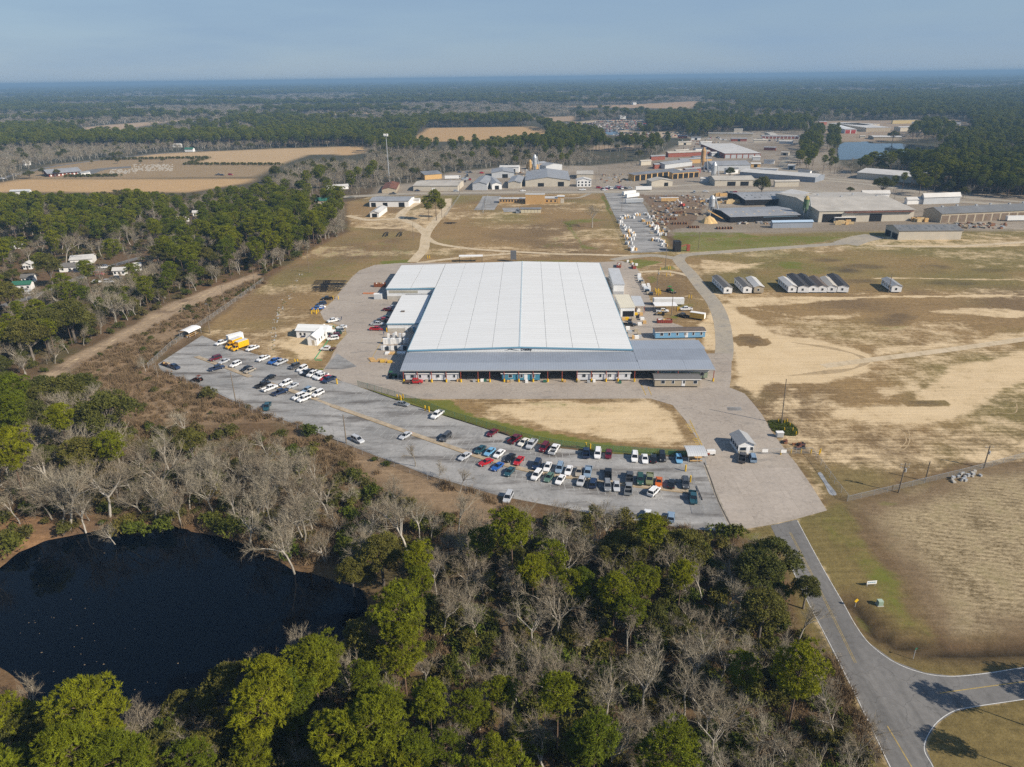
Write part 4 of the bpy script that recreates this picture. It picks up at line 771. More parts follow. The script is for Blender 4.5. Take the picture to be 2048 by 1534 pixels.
# L-shaped white site office: two gabled wings
A = z1(160, 975); B = z1(480, 1115); d = B - A
Pw = z1(232, 1220); Qw = z1(355, 1212); Kb = z1(478, 1100); yd = (Kb - Qw); dep = yd.length; yaw = math.atan2(yd.y, yd.x) - math.pi / 2
t = thing('site_office', 'white T-shaped site office with white metal roofs beside the west yard', 'office', (Pw.x, Pw.y, 0), yaw)
ow = (Qw - Pw).length; shell(t, ow, dep + 3, 3.2, 1.3, 'y', m_white, m_roof_white, .4)
opening(t, ow, dep + 3, 'f', ow * .5, .3, 1.0, 2.1, m_tan, 'door', m_white)
for u in (2.5, 5, 8, 10): opening(t, ow, dep + 3, 'r', u, 1.2, .8, 1.1, m_glass, 'window', m_white)
m_ = MB(); hL = 17; x0, y0 = -8.5, dep - 2.2
m_.add([(x0, y0, 0), (ow + .6, y0, 0), (ow + .6, y0 + 7.5, 0), (x0, y0 + 7.5, 0), (x0, y0, 3.3), (ow + .6, y0, 3.3), (ow + .6, y0 + 7.5, 3.3), (x0, y0 + 7.5, 3.3), (x0, y0 + 3.75, 4.7), (ow + .6, y0 + 3.75, 4.7)], [(0, 1, 5, 4), (1, 2, 6, 9, 5), (2, 3, 7, 6), (3, 0, 4, 8, 7)]); m_.obj('wing_wall', m_white, t)
for a, b, za, zb in ((y0 - .4, y0 + 3.75, 3.17, 4.74), (y0 + 3.754, y0 + 7.9, 4.74, 3.17)):
    k = [(x0 - .4, a, za), (ow + 1, a, za), (ow + 1, b, zb), (x0 - .4, b, zb)]; m_ = MB(); m_.add([(x, y, z + .03) for x, y, z in k] + [(x, y, z + .2) for x, y, z in k], [(3, 2, 1, 0), (4, 5, 6, 7), (0, 1, 5, 4), (1, 2, 6, 5), (2, 3, 7, 6), (3, 0, 4, 7)]); m_.obj('roof', m_roof_white, t)
for u in (-7, -5.2, -2): MB().box(u, u + .8, y0 - .08, y0 + .01, 1.2, 2.3).obj('window', m_glass, t)
m_ = MB(); m_.box(ow + 1.1, ow + 3.4, y0 + 1, y0 + 4.4, 2.5, 2.66); m_.box(ow + 3.2, ow + 3.35, y0 + 1.1, y0 + 1.25, 0, 2.5); m_.box(ow + 3.2, ow + 3.35, y0 + 4.1, y0 + 4.25, 0, 2.5); m_.obj('porch', m_white, t)

# --- the town beyond: mills, sheds, school, houses
m_sky1 = M('tan_skylight', (.45, .38, .28), .6); m_sky2 = M('dark_skylight', (.13, .14, .15), .6); m_skyblue = M('blue_awning', (.22, .34, .46), .5)
D = m_dark; bd = ('big_door', 'f', .5, 0, 4, 3.6, D)
def bb(label, *a, cat='building', name=None, **k): return building(name or cat.replace(' ', '_'), label, cat, *a, **k)
bb('long cream warehouse with a tan-grey roof on the main road, farthest west of its row', zB, 430, 738, 690, 738, 676, 5, 1.6, 'x', m_beige, m_roof_tan, [('big_door', 'f', .45, 0, 3, 3, m_white), ('vents', 'f', 2, 0, 0, 0, None)], cat='warehouse')
bb('silver gabled shed beside the long cream warehouse', zB, 776, 733, 860, 733, 655, 6, 1.8, 'y', m_silver, m_roof_grey, [], cat='shed', name='metal_shed')
bb('narrow gabled shed with a white front and green base on the main road', zB, 890, 729, 947, 727, 662, 5, 1.6, 'y', m_white, m_roof_grey, [bd], cat='shed', name='metal_shed')
bb('gabled beige shed just west of the biggest mill on the main road', zB, 984, 722, 1058, 722, 653, 5.5, 1.6, 'y', m_beige, m_roof_grey, [], cat='shed', name='metal_shed')
bb('broad low-gabled mill building with two dark doors on the main road', zB, 1085, 712, 1345, 710, 622, 6, 3, 'y', m_beige, m_roof_grey, [('big_door', 'f', .35, 0, 6, 3.4, D), ('big_door', 'f', .8, 0, 6, 4.4, D)], cat='mill', name='mill_building')
bb('small white two-storey office with a gable and dark windows on the main road', zB, 1386, 713, 1470, 712, 665, 6.2, 1.8, 'y', m_white, m_roof_light, [('row', 'f', 4, .8, 1.6, 1.6, m_glass), ('row', 'f', 4, 3.6, 1.6, 1.5, m_glass)], cat='office', name='office_building')
bb('low grey-roofed building behind the small white office', zB, 1385, 668, 1480, 668, 618, 5, 1.2, 'x', m_beige, m_roof_tan, cat='building', name='commercial_building')
bb('white metal building at the back of the mill row', zB, 935, 630, 1047, 630, 592, 6, 1.5, 'x', m_white, m_roof_light, [('big_door', 'f', .7, 0, 5, 4, D)], cat='building', name='metal_building')
bb('grey-roofed shed with a dark opening in the middle of the mill row', zB, 888, 662, 1018, 660, 608, 5.5, 2, 'y', m_silver, m_roof_grey, [('big_door', 'f', .6, 0, 6, 4, D)], cat='shed', name='mill_shed')
bb('grey gabled shed behind the biggest mill near the pine wood', zB, 1205, 622, 1300, 612, 577, 6, 2, 'y', m_silver, m_roof_grey, cat='shed', name='mill_shed')
bb('grey-roofed open shed full of timber behind the biggest mill', zB, 1130, 613, 1213, 603, 568, 6, 1.5, 'x', m_wood, m_roof_grey, cat='shed', name='timber_shed')
bb('dark mono-pitch shed with stacked timber behind the long cream warehouse', zB, 497, 672, 596, 664, 632, 5, 2.4, 'shed', m_wood, m_roof_dark, cat='shed', name='timber_shed')
bb('low rusty-roofed barn near the foot of the mast', zB, 246, 750, 330, 748, 690, 3.5, 1.6, 'y', m_tan, m_rust, cat='barn')
bb('long dark-roofed shed with orange timber inside, by the timber yard', zB, 1722, 680, 1985, 650, 622, 6, 1, 'shed', m_wood, m_roof_dark, [('panels', 'f', 8, 0, 0, 5.5, D)], cat='shed', name='timber_shed')
bb('second open timber shed just east of the long dark-roofed one', zB, 1945, 668, 2100, 655, 622, 6, 1, 'shed', m_wood, m_roof_dark, [('panels', 'f', 5, 0, 0, 5, D)], cat='shed', name='timber_shed')
bb('beige gabled building facing the timber yard by the main road', zB, 1822, 712, 1945, 708, 666, 5, 2, 'y', m_beige, m_roof_tan, [('big_door', 'f', .7, 0, 4, 3.5, D)], cat='building', name='metal_building')
bb('low west wing of the yellow brick school with a pale flat roof', zB, 933, 808, 1084, 808, 776, 3.6, 0, 'flat', m_brick, m_roof_light, [('row', 'f', 9, 1.2, 1.4, 1.4, m_glass), ('vents', 'f', 3, 0, 0, 0, None)], cat='school', name='school_wing')
bb('tall white-roofed gym block of the yellow brick school', zB, 1085.5, 814, 1198, 814, 757, 8, 0, 'flat', m_brick, m_roof_white, [], cat='school', name='school_gym', over=.2)
bb('low east wing of the yellow brick school next to the gym', zB, 1199.5, 809, 1272, 809, 770, 4, 0, 'flat', m_brick, m_roof_light, [('row', 'f', 3, 1.2, 1.4, 1.4, m_glass)], cat='school', name='school_wing')
bb('square yellow brick end block of the school with a pale door', zB, 1273.5, 809, 1311, 809, 764, 5.6, 0, 'flat', m_brick, m_roof_white, [('big_door', 'f', .72, 0, 3, 4, m_beige)], cat='school', name='school_block')
bb('long beige storage shed with folding panels behind the school', zB, 1058, 867, 1175, 867, 841, 3.4, .6, 'x', m_beige, m_roof_dark, [('panels', 'f', 6, .2, 0, 2.8, M('cream_panel', (.6, .54, .38), .6))], cat='shed', name='storage_shed')
bb('tiny blue-grey garden shed beside the beige storage shed', zB, 1030, 868, 1049, 868, 850, 2.2, .8, 'y', m_bluegrey, m_roof_dark, cat='shed', name='garden_shed')
bb('long white workshop with three dark bays at the end of the dirt track', zD, 204, 116, 470, 116, 45, 5, 1.2, 'x', m_white, m_roof_grey, [('big_door', 'f', .1, 0, 4, 3.6, D), ('big_door', 'f', .4, 0, 4, 3.6, D), ('big_door', 'f', .82, 0, 5, 3.8, D)], cat='workshop')
bb('small white gabled garage standing before the long white workshop', zD, 207, 187, 268, 187, 115, 3.6, 1.2, 'y', m_white, m_roof_light, [('big_door', 'f', .5, 0, 4, 3, D)], cat='garage')
bb('low white outbuilding east of the long white workshop', zD, 466, 90, 540, 90, 58, 3, .8, 'x', m_white, m_roof_light, cat='outbuilding')
bb('long grey sawmill shed with timber packs along its open front', zE, 700, 124, 985, 116, 56, 4.6, 2.0, 'x', m_dark, m_roof_grey, [('skylights', 'f', 12, 0, 0, 0, m_sky2)], cat='sawmill', name='sawmill_shed')  # both sawmill sheds: near-black walls paint the shade under the open front
bb('low sawmill shed with a blue eave patch and yellow machinery under it', zE, 628, 207, 962, 196, 130, 4.2, 1.5, 'x', m_dark, m_roof_grey, [('skylights', 'f', 9, 0, 0, 0, m_sky1), ('blue_awning', 'f', .72, 3.3, 26, .25, m_skyblue)], cat='sawmill', name='sawmill_shed')
bb('enormous pale weathered mill roof with a rusty lower strip', zE, 1052, 205, 1510, 197, 58, 8, 3.2, 'x', m_beige, m_roof_tan, [('big_door', 'f', .14, 0, 14, 6, D), ('big_door', 'f', .6, 0, 9, 5.5, D), ('vents', 'f', 5, 0, 0, 0, None)], cat='mill', name='mill_building')
bb('pale roofed mill block joined to the sawmill shed', zE, 948, 128, 1052, 120, 52, 8.2, 2, 'y', m_beige, m_roof_light, [], cat='mill', name='mill_building')
p0, yaw, w, d = frame_of(zE(1175, 204), zE(1506, 198), yB=13); t = thing('lean_to_roof_shed', 'rusty red lean-to roof along the front of the pale mill', 'lean-to', (p0.x, p0.y - 3, 0), yaw); MB().add([(0, 2, 6.9), (w, 2, 6.9), (w, d + 3, 8.6), (0, d + 3, 8.6), (0, 2, 7.1), (w, 2, 7.1), (w, d + 3, 8.8), (0, d + 3, 8.8)], [(3, 2, 1, 0), (4, 5, 6, 7), (0, 1, 5, 4), (1, 2, 6, 5), (2, 3, 7, 6), (3, 0, 4, 7)]).obj('roof_sheet', m_rust, t)
bb('white arched-looking shed behind the enormous mill roof', zE, 1265, 92, 1395, 92, 62, 5, 2, 'x', m_white, m_roof_light, [], cat='shed', name='metal_shed')
bb('very long dark-roofed warehouse with brown wall panels at the right edge', zE, 1642, 207, 2130, 185, 128, 6.5, 3.0, 'x', m_tan, m_roof_ribgrey, [('panels', 'f', 12, 0, 0, 5, M('brown_panel', (.2, .15, .11), .8, .2, .3)), ('vents', 'f', 6, 0, 0, 0, None)], cat='warehouse')
bb('pale gabled shed behind the long brown-panelled warehouse', zE, 1560, 118, 1735, 112, 78, 6, 2.5, 'x', m_silver, m_roof_light, cat='shed', name='metal_shed')
bb('small white shed just west of the pale gabled shed', zE, 1482, 118, 1560, 116, 90, 4, 1.5, 'x', m_white, m_roof_light, cat='shed', name='metal_shed')
bb('isolated warehouse with a grey ribbed roof and cream wall in the east field', zE, 1437, 290, 1741, 288, 217, 6, 2, 'x', m_beige, m_roof_ribgrey, [('skylights', 'f', 12, 0, 0, 0, m_sky2), ('panels', 'l', 2, 0, 0, 3.6, D), ('row', 'b', 3, 2, 2, 2, D)], cat='warehouse')
bb('long pale blue metal shed standing alone by the sawmill road', zE, 832, 233, 1025, 230, 205, 4.2, .8, 'x', m_bluegrey2, M('pale_blue_roof', (.40, .52, .66), .5, .05, .2, stripes=('X', .9, .05)), cat='shed', name='metal_shed')
bb('long blue-grey warehouse with a white roof edge by the highway', zC, 378, 655, 820, 690, 640, 5, 2, 'x', m_bluegrey, m_roof_light, cat='warehouse', dep=26)
bb('beige metal building south of the long blue-grey warehouse', zC, 585, 715, 725, 713, 685, 5, 1, 'x', m_beige, m_roof_tan, cat='building', name='metal_building')
bb('ribbed grey gabled mill roof north of the main road', zC, 218, 622, 440, 618, 568, 6, 3, 'x', m_silver, m_roof_grey, cat='mill', name='mill_building')
bb('beige mill with two dark bays beside the orange silo tower', zC, 232, 710, 465, 708, 652, 5.5, 2.2, 'x', m_beige, m_roof_tan, [('big_door', 'f', .42, 0, 8, 4, D), ('big_door', 'f', .75, 0, 8, 4, D)], cat='mill', name='mill_building')
bb('square white flat-roofed plant with a red brick base', zC, 290, 548, 500, 546, 460, 6, 0, 'flat', m_redbrick, m_roof_light, [('panels', 'f', 6, 0, 0, 4.5, m_silver), ('vents', 'f', 4, 0, 0, 0, None)], cat='factory', name='plant_building')
bb('long tan-roofed building with a red end wall', zC, -40, 542, 205, 532, 508, 5.5, 1.5, 'x', m_redbrick, m_roof_tan, cat='building', name='brick_building')
bb('grey-roofed sheds in a row behind the red-ended building', zC, -60, 610, 100, 590, 560, 5, 1.8, 'x', m_silver, m_roof_grey, cat='shed', name='metal_shed')
bb('low dark shed between the ribbed mill and the tan roof', zC, 30, 580, 215, 572, 548, 5, 1, 'x', m_wood, m_roof_grey, cat='shed', name='timber_shed')
bb('pale flat-roofed depot far up the side road', zC, 195, 418, 455, 420, 398, 5, 0, 'flat', m_tan, m_roof_light, cat='depot', name='depot_building')
bb('row of garages with dark bays beyond the pale depot', zC, 508, 432, 725, 434, 412, 5, 0, 'flat', m_white, m_roof_light, [('panels', 'f', 10, 0, 0, 3.5, m_redbrick)], cat='garages', name='garage_row')
bb('white building with red panels at the near end of the far plant', zC, 995, 402, 1062, 402, 352, 7, 1, 'y', m_white, m_roof_white, [('panels', 'f', 2, 0, 0, 6, M('red_panel', (.45, .06, .04), .6))], cat='building', name='depot_building')
bb('long white-roofed wing of the far plant above the lake', zC, 1120, 392, 1262, 390, 340, 7, 0, 'flat', m_tan, m_roof_light, cat='factory', name='plant_building')
bb('wide pale plant roof behind the lake, west part', zC, 900, 365, 1115, 376, 338, 7, 0, 'flat', m_tan, m_roof_light, cat='factory', name='plant_building')
bb('tan plant building north-east of the lake', zC, 1320, 390, 1458, 386, 360, 7, 1, 'x', m_beige, m_roof_light, cat='factory', name='plant_building')
bb('long blue-grey plant roof with tan ends, farthest east', zC, 1385, 362, 1668, 368, 340, 7, 2, 'x', m_beige, m_roof_grey, cat='factory', name='plant_building')
bb('yellowish plant building behind all the others', zC, 1275, 345, 1420, 342, 328, 7, 0, 'flat', M('ochre_wall', (.5, .4, .2), .8), m_roof_light, cat='factory', name='plant_building')
bb('low lakeside house with a pale roof on the north shore', zC, 1165, 438, 1330, 438, 414, 4, 1, 'x', m_tan, m_roof_light, cat='house', name='lake_house')
bb('white gabled warehouse south of the lake trees', zC, 1430, 697, 1520, 672, 645, 6, 2.5, 'y', m_beige, m_roof_light, [], cat='warehouse', dep=60)
bb('dark-roofed shed behind the white gabled warehouse', zC, 1205, 658, 1300, 680, 634, 5, 1.5, 'x', m_tan, m_roof_dark, cat='shed', name='metal_shed')
bb('pale building among trees at the far right edge', zC, 1960, 668, 2080, 668, 620, 5, 2, 'x', m_white, m_roof_light, cat='building', name='metal_building')
bb('small white shops by the highway bend', zC, 475, 628, 600, 632, 608, 4, 0, 'flat', m_white, m_roof_white, [('row', 'f', 4, 1, 3, 1.5, m_bluegrey)], cat='shop', name='shop_building')
bb('brick church hall with a wide grey hip roof and white gables', zA, 290, 655, 470, 640, 612, 4, 3, 'x', m_redbrick, m_roof_grey, [('row', 'f', 8, .5, 1.5, 2, m_white)], cat='church', name='church_hall', over=2)
bb('white box building with a small sign among the left fields', zA, 70, 783, 182, 780, 745, 7, 1, 'x', m_white, m_silver, [('row', 'f', 1, 2, 3, 1, m_black)], cat='building', name='metal_building')
bb('small white shed beside the church hall car park', zA, 478, 648, 530, 640, 628, 3, 1, 'x', m_white, m_roof_grey, cat='shed', name='garden_shed')
bb('white house with a green annex at the far field edge', zA, 1082, 508, 1130, 508, 490, 4, 2, 'x', m_white, m_green_roof, cat='house', name='farm_house')
bb('white farmhouse under trees by the far pond', zA, 1010, 482, 1060, 482, 468, 4, 2, 'x', m_white, m_roof_light, cat='house', name='farm_house')
bb('white cottage at the far left by the road bend', zA, 150, 588, 182, 584, 565, 4, 3, 'y', m_white, m_roof_light, cat='house', name='cottage')
for lb, a in (('white house with a green metal roof in the village clearing', (80, 735, 185, 730, 692, 3.2, 1.2, 'x', m_white, m_green_roof)), ('white house with a grey roof and porch on the village street', (350, 628, 470, 622, 588, 3.2, 1.6, 'x', m_white, m_shingle)),
              ('pale-roofed house behind the grey-roofed village house', (415, 588, 545, 578, 530, 3.2, 1.5, 'x', m_white, m_roof_light)), ('small white house among pines on the far left', (66, 492, 130, 488, 462, 3, 1.4, 'x', m_white, m_shingle)),
              ('white shed north of the green-roofed house', (138, 612, 185, 610, 575, 3, 1.3, 'y', m_white, m_roof_light)), ('grey-roofed white bungalow by the bare oak', (130, 690, 200, 686, 655, 3, 1.2, 'x', m_white, m_shingle)),
              ('white bungalow behind the big bare oak', (665, 648, 735, 645, 608, 3, 1.2, 'x', m_white, m_roof_light)), ('small green shed beside a white shed in the village', (215, 600, 250, 598, 578, 2.4, .8, 'x', m_green_roof, m_green_roof)),
              ('pale bungalow half hidden by bare trees', (790, 620, 830, 616, 595, 3, 1.2, 'x', m_white, m_roof_light)), ('dark green-roofed house at the top of the wood', (1845, 232, 1925, 230, 195, 3.2, 1.6, 'x', m_tan, m_green_roof)),
              ('long pale house behind trees near the mast', (1915, 148, 2040, 140, 118, 3.2, 1.2, 'x', m_white, m_roof_light)), ('low pale house in the middle of the pine wood', (1040, 335, 1100, 333, 312, 3, 1.2, 'x', m_white, m_roof_tan)),
              ('white house behind the pine wood clearing', (1130, 300, 1200, 297, 275, 3, 1.2, 'x', m_white, m_roof_light))):
    x1_, y1_, x2_, y2_, yb_, h_, ri_, rg_, wl_, rf_ = a
    building('house', lb, 'house', zL, x1_, y1_, x2_, y2_, yb_, h_, ri_, rg_, wl_, rf_, [('row', 'f', 3, 1, 1.0, 1.1, m_glass), ('door', 'f', .55, 0, .9, 2, m_brown_sh)], 'houses in the wooded village')
m_roofs = [m_roof_light, m_roof_tan, m_roof_grey, m_roof_dark]; m_walls = [m_beige, m_silver, m_white, m_redbrick]
for i, (x1_, y1_, x2_, y2_, yb_, h_, lb) in enumerate([(20, 470, 95, 468, 455, 4, 'low shed by the dirt yard, west of the square white plant'), (150, 470, 215, 468, 452, 4, 'small shed beside the dirt heaps of the mill district'), (235, 500, 290, 498, 476, 5, 'dark gabled shed west of the square white plant'), (330, 448, 420, 448, 430, 4, 'long low shed north of the square white plant'), (460, 455, 540, 455, 440, 4, 'grey shed beneath the garage row'), (610, 462, 690, 464, 446, 4, 'shed at the east end of the garage row'), (110, 560, 190, 555, 535, 4, 'narrow pale roof beside the silo tower'), (60, 640, 150, 632, 606, 5, 'timber-framed shed south of the silo tower'), (-60, 655, 40, 645, 618, 5, 'brown shed at the edge of the timber yard'), (445, 600, 500, 600, 580, 4, 'orange-sided shed beside the ribbed mill'), (520, 580, 580, 582, 566, 4, 'small blue-roofed shop beyond the bend'), (-140, 560, -60, 556, 535, 5, 'pale shed far behind the timber sheds'), (345, 405, 395, 405, 380, 8, 'tall white plant block far up the side road'), (150, 690, 205, 690, 668, 4, 'cream shed beside the cyclone tower'), (830, 385, 880, 385, 372, 4, 'white trucks shed west of the far plant'), (845, 352, 890, 350, 336, 6, 'white cabin cluster behind the far plant'), (1085, 428, 1115, 428, 418, 3, 'tiny white cabin on the north shore'), (1620, 395, 1715, 395, 376, 6, 'pale block at the east end of the far plant'), (600, 662, 690, 668, 650, 3, 'low canopy beside the blue-grey warehouse'), (1780, 650, 1850, 650, 634, 4, 'low roof among the trees at the right'),
 (5, 520, 80, 516, 500, 4, 'pale roof left of the red-ended long building'), (215, 535, 270, 533, 512, 4, 'small tan roof between the red end wall and the square plant'), (120, 510, 200, 506, 488, 4, 'white roofed lean-to behind the red-ended building'), (520, 500, 590, 502, 482, 4, 'small white depot east of the square white plant'), (620, 530, 665, 532, 512, 4, 'brick cottage by the side road'), (455, 560, 500, 560, 540, 4, 'low white office beside the square plant'), (300, 640, 370, 636, 612, 5, 'grey sawtooth shed south of the ribbed mill'), (-120, 610, -40, 604, 584, 5, 'silver shed north of the brown timber shed'), (-200, 590, -140, 586, 566, 5, 'tan shed near the pine wood edge'), (-160, 655, -100, 650, 628, 4, 'white shed beside the floodlight pole'), (95, 440, 150, 440, 426, 4, 'low brown shed among dirt heaps'), (15, 430, 70, 430, 416, 4, 'pale cabin at the far dirt yard'), (560, 430, 600, 430, 395, 5, 'white tank house behind the garage row'), (660, 610, 700, 612, 592, 4, 'small red-walled shop by the side road'), (720, 640, 790, 646, 624, 4, 'long low white shop by the highway bend')]):
    building('mill_shed' if i < 14 else 'metal_building', lb, 'shed', zC, x1_, y1_, x2_, y2_, yb_, h_, 1.0, 'x', m_walls[i % 4] if i != 9 else m_wood, m_roofs[(i * 3 + 1) % 4], [('big_door', 'f', .5, 0, 4, 3, m_dark)] if i % 3 == 0 else ())
# specks of far towns
for i, (zz, x, y, w_) in enumerate([(zA, 1310, 168, 20), (zA, 1400, 160, 40), (zA, 470, 190, 18), (zA, 1090, 173, 10), (zA, 500, 170, 20), (zA, 35, 362, 60), (zC, 1215, 103, 14), (zC, 500, 114, 60), (zC, 850, 100, 40), (zC, 240, 158, 16), (zB, 1620, 143, 30), (zB, 1640, 316, 30), (zB, 1830, 312, 40), (zB, 1715, 233, 18), (zB, 940, 332, 30)]):
    p_ = zz(x, y); d_ = p_.y; wd_ = w_ / 2.93 * d_ / FPX; p_ = Vector((p_.x, p_.y, 0)); t = thing('distant_building', 'tiny pale building far off among the woods towards the horizon', 'building', p_, 0, 'tiny distant buildings'); shell(t, wd_, wd_ * .6 + 20, 5 + d_ * .0008, 1, 'x', m_white, m_roof_light, .1)
# ---------------------------------------------------------------- vehicles
m_tyre = M('tyre_rubber', (.015, .015, .016), .85); m_rim = M('alloy_rim', (.45, .46, .48), .35, metal=.6); m_lamp = M('headlight_glass', (.7, .72, .74), .2); m_tail = M('tail_light', (.35, .01, .01), .25)
m_cglass = M('car_glass', (.012, .015, .02), .05, spec=.7)
PAINT = {k: M('paint_' + k, c, .28, coat=.5, spec=.5) for k, c in dict(white=(.78, .79, .80), cream=(.74, .72, .66), silver=(.48, .50, .53), grey=(.22, .235, .25), darkgrey=(.065, .07, .08), black=(.012, .013, .016), navy=(.015, .03, .075), blue=(.02, .10, .36), skyblue=(.16, .38, .60),
         teal=(.02, .075, .10), green=(.09, .17, .13), olive=(.20, .22, .11), maroon=(.12, .008, .018), red=(.42, .012, .018), orange=(.55, .12, .01), tan=(.36, .32, .26), yellow=(.80, .42, .01), darkgreen=(.02, .07, .05), steelblue=(.22, .31, .42)).items()}
def loft(mb, secs, mi=0):
    """body from cross-sections (x, half width at sill, at belt, z bottom, z belt)"""
    k = len(mb.v); n = 6
    for x, ws, wb, z0_, z1_ in secs:
        mb.v += [(x, -ws * .92, z0_), (x, -wb, (z0_ + z1_) / 2), (x, -ws, z1_), (x, ws, z1_), (x, wb, (z0_ + z1_) / 2), (x, ws * .92, z0_)]
    for i in range(len(secs) - 1):
        for j in range(n): mb.f.append((k + i * n + j, k + (i + 1) * n + j, k + (i + 1) * n + (j + 1) % n, k + i * n + (j + 1) % n)); mb.m.append(mi)
    mb.f += [tuple(k + j for j in range(n)), tuple(k + (len(secs) - 1) * n + j for j in range(n))[::-1]]; mb.m += [mi, mi]
def cabin(glass, body, x0, x1, tx0, tx1, zb, zt, w, wt, pillars=()):
    g = [(x0, -w, zb), (x1, -w, zb), (x1, w, zb), (x0, w, zb), (tx0, -wt, zt), (tx1, -wt, zt), (tx1, wt, zt), (tx0, wt, zt)]
    glass.add(g, [(4, 5, 6, 7), (0, 1, 5, 4), (1, 2, 6, 5), (2, 3, 7, 6), (3, 0, 4, 7)])
    body.add([(tx0 - .03, -wt - .01, zt), (tx1 + .03, -wt - .01, zt), (tx1 + .03, wt + .01, zt), (tx0 - .03, wt + .01, zt), (tx0 + .18, -wt + .1, zt + .06), (tx1 - .14, -wt + .1, zt + .06), (tx1 - .14, wt - .1, zt + .06), (tx0 + .18, wt - .1, zt + .06)], [(4, 5, 6, 7), (0, 1, 5, 4), (1, 2, 6, 5), (2, 3, 7, 6), (3, 0, 4, 7)])
    for s in (-1, 1):
        for (bx, tx) in [(x0, tx0), (x1, tx1)] + list(pillars):
            body.tube((bx, s * w, zb), (tx, s * wt, zt), .055, n=4)
def make_car(kind):
    b, g = MB(), MB(); wb = 1.42; L_ = 4.75; wd_ = .9; tr = .33
    if kind == 'sedan':
        loft(b, [(2.38, .62, .66, .35, .55), (2.25, .80, .84, .25, .68), (1.6, .86, .90, .22, .80), (.85, .87, .91, .2, .90), (-1.5, .87, .91, .2, .94), (-2.2, .82, .86, .28, .92), (-2.38, .7, .74, .36, .80)])
        cabin(g, b, 1.05, -1.75, .25, -1.0, .88, 1.40, .80, .60, [(-.35, -.38)])
    elif kind == 'coupe':
        loft(b, [(2.3, .62, .66, .35, .52), (2.15, .82, .86, .25, .68), (1.4, .88, .92, .22, .80), (.6, .88, .92, .2, .86), (-1.5, .9, .94, .2, .92), (-2.15, .84, .88, .28, .90), (-2.3, .7, .74, .4, .78)])
        cabin(g, b, .75, -1.6, -.1, -.95, .85, 1.30, .78, .58)
    elif kind in ('suv', 'van', 'hatch'):
        L_ = {'suv': 4.8, 'van': 5.1, 'hatch': 4.2}[kind]; h = {'suv': 1.76, 'van': 1.76, 'hatch': 1.5}[kind]; e = L_ / 2; zb = 1.06 if kind != 'hatch' else .94; wb = e - .95
        loft(b, [(e, .66, .7, .4, .68), (e - .12, .84, .9, .3, .86), (e - .8, .9, .95, .27, .98), (e - 1.4, .92, .96, .26, zb), (-e + .15, .92, .96, .28, zb), (-e, .86, .9, .36, zb - .06)])
        cabin(g, b, e - 1.25, -e + .12, e - (1.9 if kind != 'van' else 1.75), -e + (.42 if kind != 'hatch' else .6), zb - .02, h, .86, .70, [(.25, .15), (-.9, -.85)])
        if kind == 'suv':
            for s in (-.55, .55): b.tube((.3, s, h + .1), (-e + .7, s, h + .1), .025, n=4)
        tr = .36 if kind != 'hatch' else .32
    elif kind in ('pickup', 'flatbed'):
        L_ = 5.75; e = 2.87; wb = 1.85; tr = .39
        loft(b, [(e, .72, .78, .45, .80), (e - .12, .9, .96, .38, .98), (e - .9, .94, .99, .36, 1.08), (e - 1.45, .95, .99, .36, 1.12), (-.72, .95, .99, .36, 1.12), (-.76, .94, .98, .4, 1.10)])
        cabin(g, b, e - 1.35, -.72, e - 1.95, -.55, 1.10, 1.80, .88, .74, [(.35, .32)])
        if kind == 'pickup':
            for s in (-1, 1): b.box(-e, -.78, s * .96 - .05, s * .96 + .05, .42, 1.12)
            b.box(-e, -e + .1, -.91, .91, .42, 1.10)
            g.box(-e + .1, -.78, -.905, .905, .5, .68)
        else:
            b.box(-.9, -.76, -.9, .9, .9, 1.7); g.box(-e - .5, -.92, -1.1, 1.1, .86, 1.0); g.box(-e, -.9, -.4, .4, .5, .84)
    e = L_ / 2
    wh = MB()
    wh.tube((0, -.12, 0), (0, .12, 0), tr, n=12, mi=0); wh.tube((0, -.128, 0), (0, .128, 0), tr * .62, n=8, mi=1)
    hl = MB().cbox((0, 0, 0), (.1, .34, .16)); tl = MB().cbox((0, 0, 0), (.09, .24 if kind != 'pickup' else .16, .22))
    zb = {'sedan': .62, 'coupe': .6, 'hatch': .74}.get(kind, .84)
    return dict(body=b.mesh(kind + '_body', PAINT['white']), window=g.mesh(kind + '_window', m_cglass), wheel=wh.mesh('wheel', [m_tyre, m_rim]), headlight=hl.mesh('headlight', m_lamp), tail_light=tl.mesh('tail_light', m_tail), wb=wb, wd=.9 - .06 + (.06 if kind in ('pickup', 'flatbed', 'suv', 'van') else 0), tr=tr, e=e, zl=zb, zt=zb + (.12 if kind == 'sedan' else .06))
CARS = {}
CATN = dict(sedan='car', coupe='car', suv='car', van='van', hatch='car', pickup='pickup truck', flatbed='pickup truck')
NMN = dict(sedan='parked_sedan', coupe='parked_coupe', suv='parked_suv', van='parked_minivan', hatch='parked_hatchback', pickup='parked_pickup', flatbed='flatbed_pickup')
m_bedrust = M('flatbed_boards', (.10, .06, .045), .9, .3, 2)
